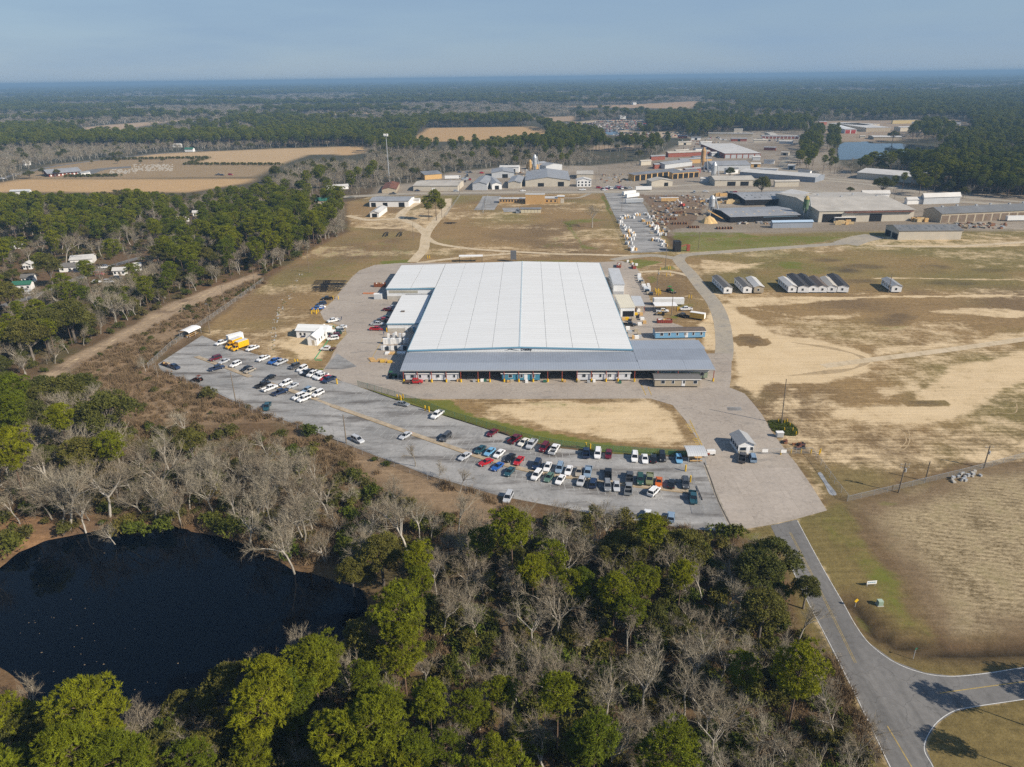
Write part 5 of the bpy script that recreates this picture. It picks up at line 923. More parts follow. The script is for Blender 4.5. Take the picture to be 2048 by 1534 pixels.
def car(kind, col, p, yaw, label, group, s=1.0):
    c = CARS.get(kind) or CARS.setdefault(kind, make_car(kind))
    t = thing(NMN[kind], label, CATN[kind], (p[0], p[1], .035), yaw, group); t.scale = (s, s, s)
    o = link('body', c['body'], t); o.material_slots[0].link = 'OBJECT'; o.material_slots[0].material = PAINT[col]
    w_ = link('window', c['window'], t)
    if kind == 'flatbed': w_.material_slots[0].link = 'OBJECT'; w_.material_slots[0].material = m_bedrust
    for sx in (1, -1):
        for sy in (1, -1): link('wheel', c['wheel'], t, (sx * c['wb'] - (.1 if kind == 'pickup' else 0) * (sx < 0), sy * c['wd'], c['tr']))
    for sy in (1, -1):
        link('headlight', c['headlight'], t, (c['e'] - .14, sy * .62, c['zl'])); link('tail_light', c['tail_light'], t, (-c['e'] + .06, sy * .74, c['zt']))
    return t
GL1 = 'vehicles in the west part of the car park'; GL2 = 'vehicles in the middle of the car park'; GL3 = 'vehicles in the east part of the car park'; GY = 'vehicles parked in the factory yard'
def place(zz, x, y, dx, dy, kind, col, label, group, s=1.0):
    p = zz(x, y + 6); a = zz(x - dx, y + 6 - dy); b = zz(x + dx, y + 6 + dy); d = b - a
    return car(kind, col, p, math.atan2(d.y, d.x), label, group, s)
ROWS = [
 (z4, GL1, [(700, 230, -60, 22, 'pickup', 'white', 'white pickup just left of the yellow box trucks'), (1000, 285, -60, 24, 'pickup', 'white', 'white pickup just right of the yellow box trucks'),
  (640, 383, -58, 18, 'suv', 'maroon', 'dark red SUV at the west end of the first median row'), (725, 410, -50, 22, 'sedan', 'silver', 'silver sedan beside the dark red SUV'), (835, 443, -52, 24, 'suv', 'white', 'white SUV third from the dark red one'),
  (655, 478, 62, -16, 'pickup', 'navy', 'navy pickup facing right in the near side of the first median row'), (943, 480, -52, 22, 'sedan', 'black', 'black sedan next to a tan sedan in the first median row'), (977, 499, -52, 22, 'sedan', 'tan', 'tan sedan at the east end of the first median row'),
  (1105, 385, -58, 26, 'pickup', 'white', 'white pickup beside a blue pickup at the grass edge'), (1218, 410, -55, 26, 'pickup', 'blue', 'bright blue pickup at the grass edge'), (1280, 422, -55, 26, 'pickup', 'silver', 'silver pickup beside the bright blue pickup'),
  (1410, 462, -52, 24, 'suv', 'darkgrey', 'charcoal SUV in front of two yellow posts'), (1485, 486, -52, 28, 'suv', 'white', 'white SUV first in the tight row by the gate'), (1514, 508, -50, 26, 'sedan', 'white', 'white sedan second in the tight row by the gate'),
  (1550, 520, -54, 26, 'pickup', 'black', 'black pickup in the tight row of white vehicles'), (1594, 533, -54, 28, 'pickup', 'white', 'white pickup just right of the black one in the tight row'), (1640, 550, -52, 26, 'suv', 'white', 'white SUV in the middle of the tight row'), (1676, 561, -54, 26, 'pickup', 'white', 'white pickup left of the red car in the tight row'),
  (1714, 574, -52, 26, 'sedan', 'red', 'red sedan near the end of the tight row'), (1748, 592, -58, 28, 'pickup', 'navy', 'navy pickup at the gate end of the tight row'), (1172, 568, -52, 24, 'sedan', 'black', 'black sedan alone between two median rows'),
  (1105, 640, 56, -22, 'pickup', 'black', 'black pickup left of a white pickup in the second median row'), (1172, 675, 60, -22, 'pickup', 'white', 'white pickup between a black and a navy pickup'), (1272, 714, 66, -24, 'pickup', 'navy', 'large navy pickup at the front of the second median row'),
  (1325, 628, -50, 22, 'suv', 'white', 'white SUV next to a silver convertible'), (1395, 648, -50, 22, 'coupe', 'silver', 'silver coupe with a dark top in the second median row'), (1532, 693, -46, 30, 'hatch', 'steelblue', 'pale blue hatchback heading the white cluster'),
  (1570, 717, -50, 22, 'suv', 'cream', 'cream SUV in the cluster of white SUVs'), (1638, 728, -52, 26, 'suv', 'white', 'white SUV on the right of the white cluster'), (1452, 758, -52, 20, 'suv', 'white', 'white SUV on the left of the white cluster'), (1503, 779, -54, 22, 'suv', 'white', 'white SUV nearest the fence in the white cluster'),
  (1145, 855, -20, 52, 'pickup', 'teal', 'small teal pickup alone by the tree at the fence'), (238, 466, 48, 16, 'pickup', 'navy', 'navy pickup towing a loaded trailer at the west edge')]),
 (z5, GL2, [(745, 255, 56, 10, 'sedan', 'grey', 'grey-green sedan alone near the fence gate'), (1100, 366, -50, 40, 'pickup', 'white', 'white pickup alone by the green fence'), (285, 625, 52, 26, 'suv', 'silver', 'silver SUV alone beside a lamp post'), (775, 580, -56, 34, 'sedan', 'silver', 'silver sedan on the lower side of the long median'),
  (1185, 597, -46, 40, 'van', 'darkgrey', 'dark grey minivan alone above the long median'), (1663, 551, -50, 36, 'sedan', 'maroon', 'maroon sedan alone at the green fence'), (1895, 618, 56, -40, 'pickup', 'maroon', 'maroon pickup with a loaded bed at the fence'), (1985, 648, -50, 36, 'sedan', 'cream', 'cream sedan beside the maroon pickup'),
  (1540, 723, -46, 40, 'sedan', 'teal', 'dark teal sedan first in the row above the median'), (1638, 746, -46, 40, 'sedan', 'skyblue', 'sky blue sedan in the row above the median'), (1733, 766, -46, 40, 'sedan', 'white', 'white sedan right of the sky blue one'), (1842, 808, -44, 42, 'sedan', 'black', 'black sedan left of the red sedan'), (1934, 838, -38, 44, 'sedan', 'red', 'red sedan above the median'),
  (1383, 794, -54, 34, 'sedan', 'silver', 'silver sedan at the west end of the lower row'), (1595, 853, -58, 26, 'coupe', 'red', 'red coupe with a black roof in the lower row'), (1715, 898, -52, 40, 'coupe', 'blue', 'royal blue coupe in the lower row'), (1840, 950, -40, 46, 'sedan', 'teal', 'slate teal sedan right of the royal blue coupe')]),
 (z6, GL3, [(310, 247, -34, 44, 'pickup', 'silver', 'silver pickup beside a dark red SUV at the fence'), (430, 281, -34, 42, 'suv', 'maroon', 'dark red SUV between the silver and white pickups'), (530, 298, 32, -46, 'pickup', 'white', 'white pickup with a black bed at the fence'), (840, 334, 2, -50, 'pickup', 'navy', 'navy pickup below the fence gate'),
  (952, 341, -6, 48, 'van', 'white', 'white minivan beside the maroon hatchback'), (1057, 348, -6, 48, 'hatch', 'maroon', 'maroon hatchback at the fence'), (1312, 376, -2, 46, 'suv', 'white', 'white SUV in the group of four by the fence'), (1411, 389, 6, 44, 'sedan', 'white', 'white sedan in the group of four by the fence'), (1495, 386, 2, -44, 'sedan', 'black', 'black sedan in the group of four by the fence'), (1580, 373, 6, 48, 'suv', 'black', 'black off-road SUV at the end of the group of four'), (1742, 393, 10, 48, 'hatch', 'skyblue', 'sky blue hatchback next to the arched shelter'),
  (358, 449, -24, 44, 'suv', 'navy', 'navy SUV right of the red sedan in the median row'), (465, 466, -20, 46, 'sedan', 'white', 'white sedan second in the east median row'), (580, 484, -16, 46, 'suv', 'steelblue', 'pale blue SUV in the east median row'), (670, 503, -16, 46, 'sedan', 'white', 'white sedan left of the tan one'), (768, 515, -6, 46, 'sedan', 'tan', 'tan sedan in the east median row'), (856, 521, -10, 48, 'pickup', 'steelblue', 'pale blue pickup at the end of the east median row'),
  (358, 553, -34, 42, 'suv', 'white', 'white SUV on the woods side of the median'), (478, 569, -30, 44, 'sedan', 'green', 'grey-green sedan on the woods side of the median'), (590, 593, -30, 44, 'sedan', 'white', 'white sedan on the woods side of the median'), (790, 613, -18, 42, 'hatch', 'silver', 'silver hatchback left of a loaded navy SUV'), (907, 627, 10, -46, 'suv', 'navy', 'navy SUV with an orange load on its roof'),
  (1047, 657, 4, 46, 'suv', 'grey', 'grey SUV half hidden by bare branches'), (1135, 657, 4, 46, 'sedan', 'silver', 'silver sedan half hidden by bare branches'), (1252, 684, 4, -50, 'pickup', 'grey', 'grey pickup behind bare branches'), (1053, 541, 2, -52, 'pickup', 'black', 'black pickup alone in the middle lane row'), (1262, 572, 2, -52, 'pickup', 'darkgrey', 'charcoal pickup with a covered bed'),
  (1366, 596, 2, 44, 'suv', 'darkgreen', 'dark green SUV between a charcoal and an olive pickup'), (1457, 588, -4, 52, 'pickup', 'olive', 'olive green pickup right of a dark green SUV'), (1547, 616, -2, 42, 'coupe', 'orange', 'orange coupe right of the olive green pickup'), (1672, 631, 8, -46, 'sedan', 'black', 'black sedan right of the orange coupe'), (1806, 632, 6, 50, 'suv', 'darkgrey', 'dark grey SUV nearest the exit fence'),
  (1500, 709, 40, -40, 'suv', 'white', 'white SUV with a red roof rack parked askew'), (1880, 770, 6, 50, 'pickup', 'teal', 'teal pickup heaped with clutter by the exit fence'), (1437, 936, 4, -46, 'sedan', 'white', 'white sedan under the trees at the wood edge'), (1665, 960, 4, -46, 'hatch', 'steelblue', 'pale blue hatchback hidden under the trees'), (80, 770, -20, 40, 'suv', 'silver', 'silver SUV behind the trees at the wood edge')]),
 (z7, GY, [(470, 802, 10, -46, 'pickup', 'darkgrey', 'charcoal pickup in front of the guardhouse'), (562, 803, -12, -44, 'suv', 'steelblue', 'silver-blue SUV in front of the guardhouse')]),
 (z1, GY, [(480, 628, -70, 4, 'pickup', 'black', 'black pickup in front of a yellow barrier on the west edge'), (405, 696, -66, 8, 'suv', 'navy', 'dark blue SUV on the west edge of the yard'), (395, 740, -60, 10, 'sedan', 'white', 'white car partly hidden by a blue pickup'), (355, 757, -66, 8, 'pickup', 'blue', 'blue pickup on the west edge of the yard'),
  (555, 912, -70, 16, 'pickup', 'white', 'white pickup beside the site office door'), (662, 994, -66, 6, 'sedan', 'white', 'white sedan in front of the site office'), (622, 1046, -60, 10, 'suv', 'grey', 'grey SUV in front of the site office'), (590, 1077, -66, 8, 'suv', 'darkgreen', 'dark green SUV in front of the site office'), (570, 1107, -60, 8, 'suv', 'maroon', 'maroon SUV in front of the site office'), (550, 1142, -64, 8, 'suv', 'white', 'white SUV at the end of the site office row'),
  (485, 1277, -90, -2, 'flatbed', 'white', 'white truck with a dark flat bed on the grass edge'), (1305, 738, -60, 6, 'sedan', 'silver', 'silver sedan north in the row along the annex'), (1268, 774, 66, 4, 'pickup', 'maroon', 'maroon pickup behind the annex'), (1215, 871, -60, 4, 'sedan', 'teal', 'teal sedan along the annex'), (1207, 894, 60, 2, 'sedan', 'red', 'bright red sedan along the annex'), (1150, 922, -66, 4, 'pickup', 'darkgrey', 'dark pickup along the annex'),
  (1120, 957, 72, 2, 'pickup', 'silver', 'silver pickup along the annex'), (1105, 1020, 78, 2, 'pickup', 'red', 'red pickup at the south end of the annex row'), (190, 1092, -40, 70, 'pickup', 'navy', 'navy pickup hitched to a white trailer behind the site office')]),
 (z3, GY, [(765, 652, 52, 2, 'pickup', 'white', 'white service truck with a loaded bed by the open trailer'), (1015, 631, -46, 2, 'pickup', 'white', 'white pickup on the grass east of the yard'), (985, 703, -50, -14, 'pickup', 'black', 'black pickup towing a yellow cargo trailer'), (415, 797, 52, 2, 'pickup', 'black', 'black pickup beside the cream annex')]),
 (z2, GY, [(205, 1086, 70, -2, 'flatbed', 'red', 'red truck with a wooden flat bed before the canopy')])]
for zz, g, rows in ROWS:
    for x, y, dx, dy, kd, c, lb in rows: place(zz, x, y, dx, dy, kd, c, lb, g, 1.0)

def box_truck(p, yaw, col, label, cat='box truck', roof=True):
    t = thing('box_truck', label, cat, (p[0], p[1], .03), yaw, 'box trucks at the grass edge')
    b = MB(); loft(b, [(3.9, .8, .85, .5, 1.0), (3.7, .98, 1.02, .45, 1.25), (2.9, 1.0, 1.04, .45, 1.35), (1.6, 1.0, 1.04, .45, 1.4)]); g = MB(); cabin(g, b, 2.95, 1.55, 2.4, 1.5, 1.36, 2.25, .95, .82); b.obj('cab', PAINT[col], t); g.obj('window', m_cglass, t)
    MB().box(-3.6, 1.45, -1.2, 1.2, .95, 3.35).obj('cargo_box', PAINT[col], t); MB().box(-3.55, 1.4, -1.15, 1.15, 3.35, 3.42).obj('roof', M('translucent_roof', (.62, .62, .62), .5), t); MB().box(-3.6, 2.6, -.5, .5, .5, .95).obj('chassis', m_black, t)
    for x in (2.7, -2.2):
        for y in (-.95, .95): MB().tube((x, y - .15, .44), (x, y + .15, .44), .44, n=12).obj('wheel', m_tyre, t)
    for y in (-.65, .65): MB().cbox((3.86, y, .95), (.1, .3, .18)).obj('headlight', m_lamp, t)
    return t
for x, y, ex, ey, lb in ((815, 252, 890, 210, 'yellow box truck on the left of the pair'), (872, 272, 950, 232, 'yellow box truck on the right of the pair, overlapping its twin')):
    a = z4(ex, ey + 25); b = z4(x - 60, y + 35); d = b - a; m_ = (a + b) / 2; box_truck(m_, math.atan2(d.y, d.x), 'yellow', lb)
def trailer(name, p, yaw, L_, W2, H2, label, mat, open_=False, z_=.7, group=None, cat='trailer'):
    t = thing(name, label, cat, (p[0], p[1], .03), yaw, group)
    if open_: MB().box(-L_ / 2, L_ / 2, -W2, W2, z_, z_ + .15).obj('deck', mat, t)
    else:
        MB().box(-L_ / 2, L_ / 2, -W2, W2, z_, z_ + H2).obj('cargo_box', mat, t); MB().box(-L_ / 2 - .05, L_ / 2 + .05, -W2 - .04, W2 + .04, z_ + H2, z_ + H2 + .06).obj('roof', m_white, t)
        MB().box(-L_ / 2 - .05, -L_ / 2, -W2 + .15, W2 - .15, z_ + .1, z_ + H2 - .1).obj('rear_door', m_white, t)
    for x in (-L_ * .3, -L_ * .3 + 1.0):
        for y in (-W2 + .2, W2 - .2): MB().tube((x, y - .12, .4), (x, y + .12, .4), .4, n=10).obj('wheel', m_tyre, t)
    MB().box(L_ / 2, L_ / 2 + 1.3, -.08, .08, z_ - .1, z_).obj('drawbar', m_black, t); return t
def yaw_of(zz, x0, y0, x1, y1): d = zz(x1, y1) - zz(x0, y0); return math.atan2(d.y, d.x)
trailer('box_trailer', z4(835, 205), yaw_of(z4, 890, 195, 780, 225), 6.5, 1.15, 2.4, 'white box trailer behind the yellow box trucks', m_white)
trailer('box_trailer', z1(158, 1050), yaw_of(z1, 130, 1010, 190, 1090), 4.6, 1.1, 2.1, 'white cargo trailer behind the site office', m_white)
trailer('box_trailer', z3(1135, 733), yaw_of(z3, 1190, 735, 1060, 715), 6.5, 1.15, 2.4, 'yellow cargo trailer on the sand east of the yard', M('faded_yellow', (.62, .40, .09), .5))
trailer('semi_trailer', z3(830, 582), yaw_of(z3, 960, 582, 700, 582), 14, 1.25, 2.7, 'long white semi trailer on the grass east of the yard', m_white_metal)
trailer('semi_trailer', z3(765, 575), yaw_of(z3, 860, 575, 690, 575), 9, 1.25, 2.2, 'shorter white trailer with a curved roof in front of the long one', m_white)
t = thing('trailer_awning', 'white flat awning roof on posts in front of the semi trailer', 'awning', z3(790, 640)); MB().box(-5.2, 5.2, -3, 3, 3.0, 3.12).obj('roof', m_white, t)
for x in (-4.8, 4.8):
    for y in (-2.7, 2.7): MB().box(x - .07, x + .07, y - .07, y + .07, 0, 3).obj('post', m_black, t)
t = trailer('utility_trailer', z4(168, 446), yaw_of(z4, 130, 435, 210, 460), 5.0, 1.0, 0, 'flat trailer loaded with brown scrap behind the navy pickup', m_bedrust, True)
for i in range(6): MB().cbox((-1.8 + i * .7, random.uniform(-.5, .5), 1.1), (.6, .9, .5)).obj('scrap_piece', [m_bedrust, m_wood, m_tan][i % 3], t)
def dumpster(p, yaw, label, L_=6.5, W2=1.2, H2=1.5, col=None):
    t = thing('dumpster', label, 'dumpster', (p[0], p[1], .03), yaw, 'open dumpsters'); m = col or M('dumpster_red', (.26, .05, .035), .7, .2, 1)
    mb = MB(); a, w, h, k = L_ / 2, W2, H2, .08
    for b_ in ((-a, a, -w, -w + k), (-a, a, w - k, w), (-a, -a + k, -w + k, w - k), (a - k, a, -w + k, w - k)): mb.box(*b_, .15, h)
    mb.obj('body', m, t); MB().box(-a + k, a - k, -w + k, w - k, .15, h * .75).obj('waste_fill', M('mixed_waste', (.34, .29, .22), .9, .5, 1.5), t)
    for i in range(7): MB().box(-a + L_ * (i + .5) / 7 - .05, -a + L_ * (i + .5) / 7 + .05, -w - .09, -w, .2, h - .1).obj('rib', m, t)
    for i in range(5): MB().obox((random.uniform(-a, a) * .8, random.uniform(-.6, .6), h), (1.0, .5, .35), random.random() * 3).obj('waste_piece', [m_white, m_wood, m_tan][i % 3], t)
dumpster(z3(787, 768), yaw_of(z3, 715, 770, 860, 770), 'long red dumpster heaped with waste by the sky blue home'); dumpster(z3(305, 176), R(80), 'red dumpster at the north-east corner of the yard'); dumpster(z3(462, 193), R(95), 'small rusty dumpster by the north grass', 4.0, .9)
dumpster(z1(1150, 468), yaw_of(z1, 1110, 470, 1200, 470), 'rust brown dumpster beside the west wing', 6.0, 1.2, 1.9, M('dumpster_rust', (.24, .08, .035), .8, .25, 1))
def tractor(p, yaw, label, col, name='tractor', cat='tractor', s=1.0):
    t = thing(name, label, cat, (p[0], p[1], .03), yaw); t.scale = (s, s, s)
    b = MB(); loft(b, [(1.7, .3, .32, .7, 1.25), (1.5, .36, .38, .65, 1.35), (.2, .4, .42, .6, 1.4), (-.3, .4, .42, .6, 1.1), (-1.0, .4, .42, .6, 1.0)]); b.obj('body', col, t)
    MB().cbox((-.6, 0, 1.2), (.5, .5, .5)).obj('seat', m_black, t); MB().box(-1.1, .2, -.75, .75, 2.3, 2.38).obj('canopy', col, t)
    for x in (-1.0, .1):
        for y in (-.65, .65): MB().tube((x, y, 1.0), (x, y, 2.3), .04, n=4).obj('canopy_post', m_black, t)
    for y in (-.75, .75):
        MB().tube((-.7, y - .18, .72), (-.7, y + .18, .72), .72, n=14).obj('wheel', m_tyre, t); MB().tube((1.25, y * .85 - .13, .45), (1.25, y * .85 + .13, .45), .45, n=12).obj('wheel', m_tyre, t)
        MB().tube((1.2, y * .7, 1.0), (2.6, y * .7, .4), .06, n=4).obj('loader_arm', col, t)
    MB().box(2.5, 3.0, -.9, .9, .1, .6).obj('bucket', m_black, t); return t
tractor(z3(845, 445), R(-60), 'green tractor on the grass east of the yard', PAINT['green'] if False else M('tractor_green', (.03, .2, .03), .5), s=1.2); tractor(z2(20, 1045), R(10), 'green and black forklift tractor at the west end of the canopy', M('tractor_green2', (.03, .12, .05), .5))
tractor(z4(475, 600), R(160), 'rusted red tractor with an implement by the fence', M('rusted_red', (.16, .05, .035), .9, .4, 2)); tractor(z3(755, 690), R(170), 'ochre loader beside the red dumpster', M('loader_ochre', (.45, .28, .06), .7))

# --- long black chassis frames on the west grass
def chassis(p, yaw, label, L_=19.0, W2=1.05, group='black home chassis frames'):
    t = thing('chassis_frame', label, 'chassis frame', (p[0], p[1], 0), yaw, group)
    for y in (-W2, W2): MB().box(-L_ / 2, L_ / 2, y - .1, y + .1, .62, .9).obj('rail', m_black, t)
    for i in range(8): MB().box(-L_ / 2 + L_ * (i + .3) / 8, -L_ / 2 + L_ * (i + .3) / 8 + .14, -W2 - .6, W2 + .6, .72, .82).obj('cross_member', m_black, t)
    for i in range(4):
        for y in (-W2 - .4, W2 + .4): MB().tube((-L_ * .18 + i * .95, y - .13, .4), (-L_ * .18 + i * .95, y + .13, .4), .4, n=10).obj('wheel', m_tyre, t)
    MB().add([(L_ / 2, -W2, .7), (L_ / 2 + 1.8, 0, .7), (L_ / 2, W2, .7), (L_ / 2, -W2, .85), (L_ / 2 + 1.8, 0, .85), (L_ / 2, W2, .85)], [(0, 1, 2), (5, 4, 3), (0, 3, 4, 1), (1, 4, 5, 2)]).obj('hitch', m_black, t)
for i, (xa, ya_, xb, yb_) in enumerate([(300, 405, 725, 408), (280, 438, 700, 443), (262, 452, 715, 448), (270, 485, 680, 478), (285, 492, 640, 474), (270, 522, 645, 516)]):
    a, b = z1(xa, ya_ + 6), z1(xb, yb_ + 6); d = b - a
    chassis((a + b) / 2, math.atan2(d.y, d.x), ['long black chassis frame farthest north in the stack of frames', 'second black chassis frame from the north', 'third black chassis frame from the north', 'fourth black chassis frame from the north', 'fifth black chassis frame from the north', 'black chassis frame nearest the site office'][i], min(24, d.length * .9))
for x, lb in ((312, 'black chassis frame standing on the grass, left of the two near the fork'), (406, 'black chassis frame standing on the grass, right of the two near the fork')):
    a, b = zD(x - 10, 330), zD(x + 12, 288); d = b - a; chassis((a + b) / 2, math.atan2(d.y, d.x), lb, 13)
a = zD(748, 230); chassis(a, 0, 'small black frame lying in the middle of the brown field', 8)

# --- material stacks
def pallet_stack(name, p, yaw, dx, dy, n, mats, label, cat, hmin=.8, hmax=2.0, sz=(1.3, 1.1), piece='bundle', group=None):
    t = thing(name, label, cat, (p[0], p[1], .03), yaw, group)
    for i in range(n):
        x, y = random.uniform(-dx, dx), random.uniform(-dy, dy); h = random.uniform(hmin, hmax)
        MB().obox((x, y, h / 2), (sz[0] * random.uniform(.6, 1.1), sz[1] * random.uniform(.6, 1.1), h), random.uniform(-.2, .2)).obj(piece, random.choice(mats), t)
    return t
def rowstack(name, zz, pts, mats, label, cat, h=1.9, sz=(.9, 1.3), piece='crate', group=None):
    t = None
    for i, (x, y) in enumerate(pts):
        p = zz(x, y)
        if t is None: t = thing(name, label, cat, (p.x, p.y, .03), BYAW, group); q0 = p
        d = p - q0; MB().obox((d.x, d.y, h / 2), (sz[0] * random.uniform(.8, 1.1), sz[1], h * random.uniform(.75, 1.1)), 0).obj(piece, mats[i % len(mats)], t)
wrap = [m_white, m_white_metal, M('pale_wrap', (.62, .66, .70), .35), m_glass]
rowstack('window_rack', z1, [(1215, 1200), (1245, 1200), (1275, 1200), (1310, 1198), (1340, 1198), (1375, 1196), (1410, 1196), (1468, 1196), (1505, 1196)], [m_white, m_white, m_silver], 'row of white wrapped shower units against the hall, front row', 'stacked units', 2.3, (1.2, 1.1), 'unit')
rowstack('window_rack', z1, [(1260, 1130), (1330, 1130), (1355, 1110), (1410, 1130), (1460, 1128)], [m_white, m_silver], 'row of white wrapped units behind the front row', 'stacked units', 2.2, (1.0, 1.1), 'unit')
rowstack('window_rack', z1, [(1185, 1280), (1215, 1280), (1245, 1282), (1280, 1280), (1315, 1278), (1355, 1275), (1390, 1274), (1430, 1274), (1470, 1272)], [m_silver, m_white, m_glass], 'row of framed windows in wooden racks by the hall', 'stacked windows', 1.8, (1.3, .9), 'frame_crate')
rowstack('timber_stack', z1, [(1245, 1325), (1290, 1325), (1340, 1325), (1400, 1320), (1450, 1320)], [m_white, m_wood, m_wood, m_white], 'loose boards and timber laid beside the window racks', 'timber', .5, (1.8, 2.2), 'board_pile')
rowstack('timber_stack', z1, [(1150, 1420), (1185, 1435), (1210, 1420), (1250, 1435), (1280, 1440)], [m_wood, M('yellow_pallet', (.6, .38, .06), .8), m_wood], 'yellow timber bundles at the west end of the canopy', 'timber', .9, (2.2, 1.2), 'bundle')
rowstack('timber_stack', z1, [(1040, 1395), (1058, 1412), (1078, 1428)], [m_wood], 'diagonal tan timber packs on the yard line', 'timber', .6, (2.4, .8), 'bundle')
rowstack('timber_stack', z1, [(960, 560), (1005, 560), (1050, 560)], [M('orange_timber', (.5, .2, .09), .8)], 'orange timber pack alone on the north-west yard', 'timber', .6, (2.3, 1.0), 'bundle')
rowstack('pipe_bundle', z3, [(520, 275), (518, 300), (530, 325), (548, 345), (565, 365), (580, 385), (592, 405), (605, 425), (620, 445), (638, 470)], wrap + [m_tan], 'line of wrapped building material along the east yard edge', 'building material', 1.3, (2.0, 1.8), 'bundle')
rowstack('material_stack', z3, [(615, 380), (625, 405), (630, 435), (655, 475)], wrap, 'white wrapped sheets behind the line of material', 'building material', 1.2, (1.6, 1.8), 'bundle')
rowstack('material_stack', z3, [(480, 640), (510, 650), (540, 640), (490, 690), (510, 720), (545, 690), (560, 740), (470, 740), (400, 740), (430, 760), (365, 745)], [m_wood, m_white, m_tan, m_yellow, m_black], 'jumble of pallets and racks beside the cream annex', 'building material', 1.2, (1.6, 1.4), 'pallet')
rowstack('material_stack', z3, [(400, 840), (425, 880), (490, 860), (470, 935), (500, 935), (530, 930), (525, 900), (570, 775), (520, 795)], [m_white, m_galv, m_tan, m_wood], 'mixed barrels and wrapped goods north of the canopy', 'building material', 1.2, (1.6, 1.4), 'bundle')
rowstack('material_stack', z3, [(400, 130), (440, 135), (455, 155), (495, 165)], [m_white, m_wood, m_white], 'white boxes by the north-east grass', 'building material', 1.2, (1.4, 1.2), 'box')
rowstack('material_stack', z2, [(690, 1080), (755, 1076), (780, 1076), (970, 1082), (1000, 1078), (1030, 1066), (1120, 1082), (1268, 1078), (1430, 1074), (1545, 1076), (1625, 1078), (1670, 1072), (1880, 1080), (560, 1078), (300, 1080), (480, 1082)], [m_galv, m_white, m_darkgreen if False else M('bin_green', (.03, .12, .08), .7), m_wood, m_tan], 'scattered crates and bins along the front of the canopy', 'crates', .9, (1.1, .8), 'crate')
for x, y in ((1345, 590), (1130, 610)):
    pass
t = thing('storage_box', 'white storage box standing by the block base of the west wing', 'storage box', z1(1125, 632)); MB().box(-2, 2, 0, 2.2, 0, 2.6).obj('body', m_white, t); MB().box(-1.9, 1.9, -.06, 0, .1, 2.4).obj('door', m_silver, t); MB().box(-2.1, 2.1, -.1, 2.3, 2.6, 2.68).obj('roof', m_white, t)
# yard objects of the storage lot: rows of wrapped appliances, one thing per stack
k = 0
for zz, pts in ((zE, [(95, 205), (110, 190), (125, 178), (150, 185), (105, 225), (125, 235), (135, 250), (150, 262), (128, 275), (145, 290), (140, 310), (150, 335), (165, 340), (240, 215), (262, 228), (275, 240), (290, 255), (300, 268), (265, 293), (280, 296), (292, 300), (250, 225), (205, 200), (180, 172), (225, 170), (250, 185), (310, 320), (160, 270)]),):
    for x, y in pts:
        p = zz(x, y); k += 1; t = thing('appliance_stack', ['stack of white wrapped appliances along the fence of the storage yard', 'cluster of white wrapped units in the middle of the storage yard', 'cluster of grey and white units in the storage yard'][0 if x < 175 else 1 if x > 235 else 2], 'wrapped stack', (p.x, p.y, .03), 0, ['stacks along the storage yard fence', 'stacks on the east side of the storage yard', 'stacks inside the storage yard'][0 if x < 175 else 1 if x > 235 else 2])
        for i in range(6): MB().obox((random.uniform(-2.2, 2.2), random.uniform(-2, 2), random.uniform(.6, 1.1)), (1.1, 1.1, 1.8), random.random()).obj('wrapped_unit', random.choice([m_white, m_white, m_silver, m_wood]), t)
# sawmill yard: timber packs, logs, sawdust, trailers, excavator
for i, (x, y, n, lb) in enumerate([(600, 112, 4, 'orange timber packs just west of the grey sawmill shed'), (640, 112, 4, 'tall timber packs at the corner of the grey sawmill shed'), (760, 118, 5, 'timber packs under the front of the grey sawmill shed'), (850, 116, 5, 'timber packs in the middle of the grey sawmill shed front'), (580, 78, 3, 'timber pack by the main road'), (1530, 200, 5, 'pale timber packs at the east corner of the enormous mill'), (1410, 195, 4, 'scattered planks in front of the rusty lean-to'), (1180, 212, 4, 'long timber on a flat trailer before the mill'), (530, 108, 4, 'timber packs beside the parked trailers')]):
    p = zE(x, y); pallet_stack('lumber_pile', (p.x, p.y), 0, 6, 3, n * 2, [m_wood, M('pale_timber', (.6, .45, .24), .8, .2, 1)], lb, 'lumber pile', 1.2, 3.2, (4.0, 1.6), 'timber_pack')
for x, y, w_, lb in ((385, 212, 12, 'log pile nearest the green grass strip'), (452, 230, 8, 'short log pile by the sawmill fence'), (600, 235, 12, 'log pile in front of the low sawmill shed'), (345, 190, 8, 'reddish log pile by the storage yard'), (375, 160, 6, 'small log pile beside the excavator')):
    p = zE(x, y); t = thing('log_pile', lb, 'log pile', (p.x, p.y, .02), 0, 'log piles of the sawmill')
    for i in range(12):
        r_ = random.uniform(.22, .34); xx = -w_ / 2 + w_ * (i % 6 + .5) / 6; zz_ = .34 + (i // 6) * .6; MB().tube((xx, -2.4, zz_), (xx + .1, 2.4, zz_), r_ * 1.3, r_, n=7).obj('log', [m_log, M('cut_log', (.34, .17, .07), .9, .3, 1)][i % 2], t)
p = zE(525, 205); t = thing('sawdust_pile', 'cone of pale sawdust under the conveyor', 'sawdust pile', (p.x, p.y, 0)); mb = MB(); n = 16
vs = [(0, 0, 5)] + [(r_ * math.cos(2 * math.pi * i / n) * random.uniform(.85, 1.12), r_ * math.sin(2 * math.pi * i / n) * random.uniform(.85, 1.12), z_) for r_, z_ in ((3.4, 3.2), (6.5, 0)) for i in range(n)]
mb.add(vs, [(0, 1 + i, 1 + (i + 1) % n) for i in range(n)] + [(1 + i, 1 + n + i, 1 + n + (i + 1) % n, 1 + (i + 1) % n) for i in range(n)]); mb.obj('heap', M('sawdust', (.62, .43, .2), .95, .2, .5), t)
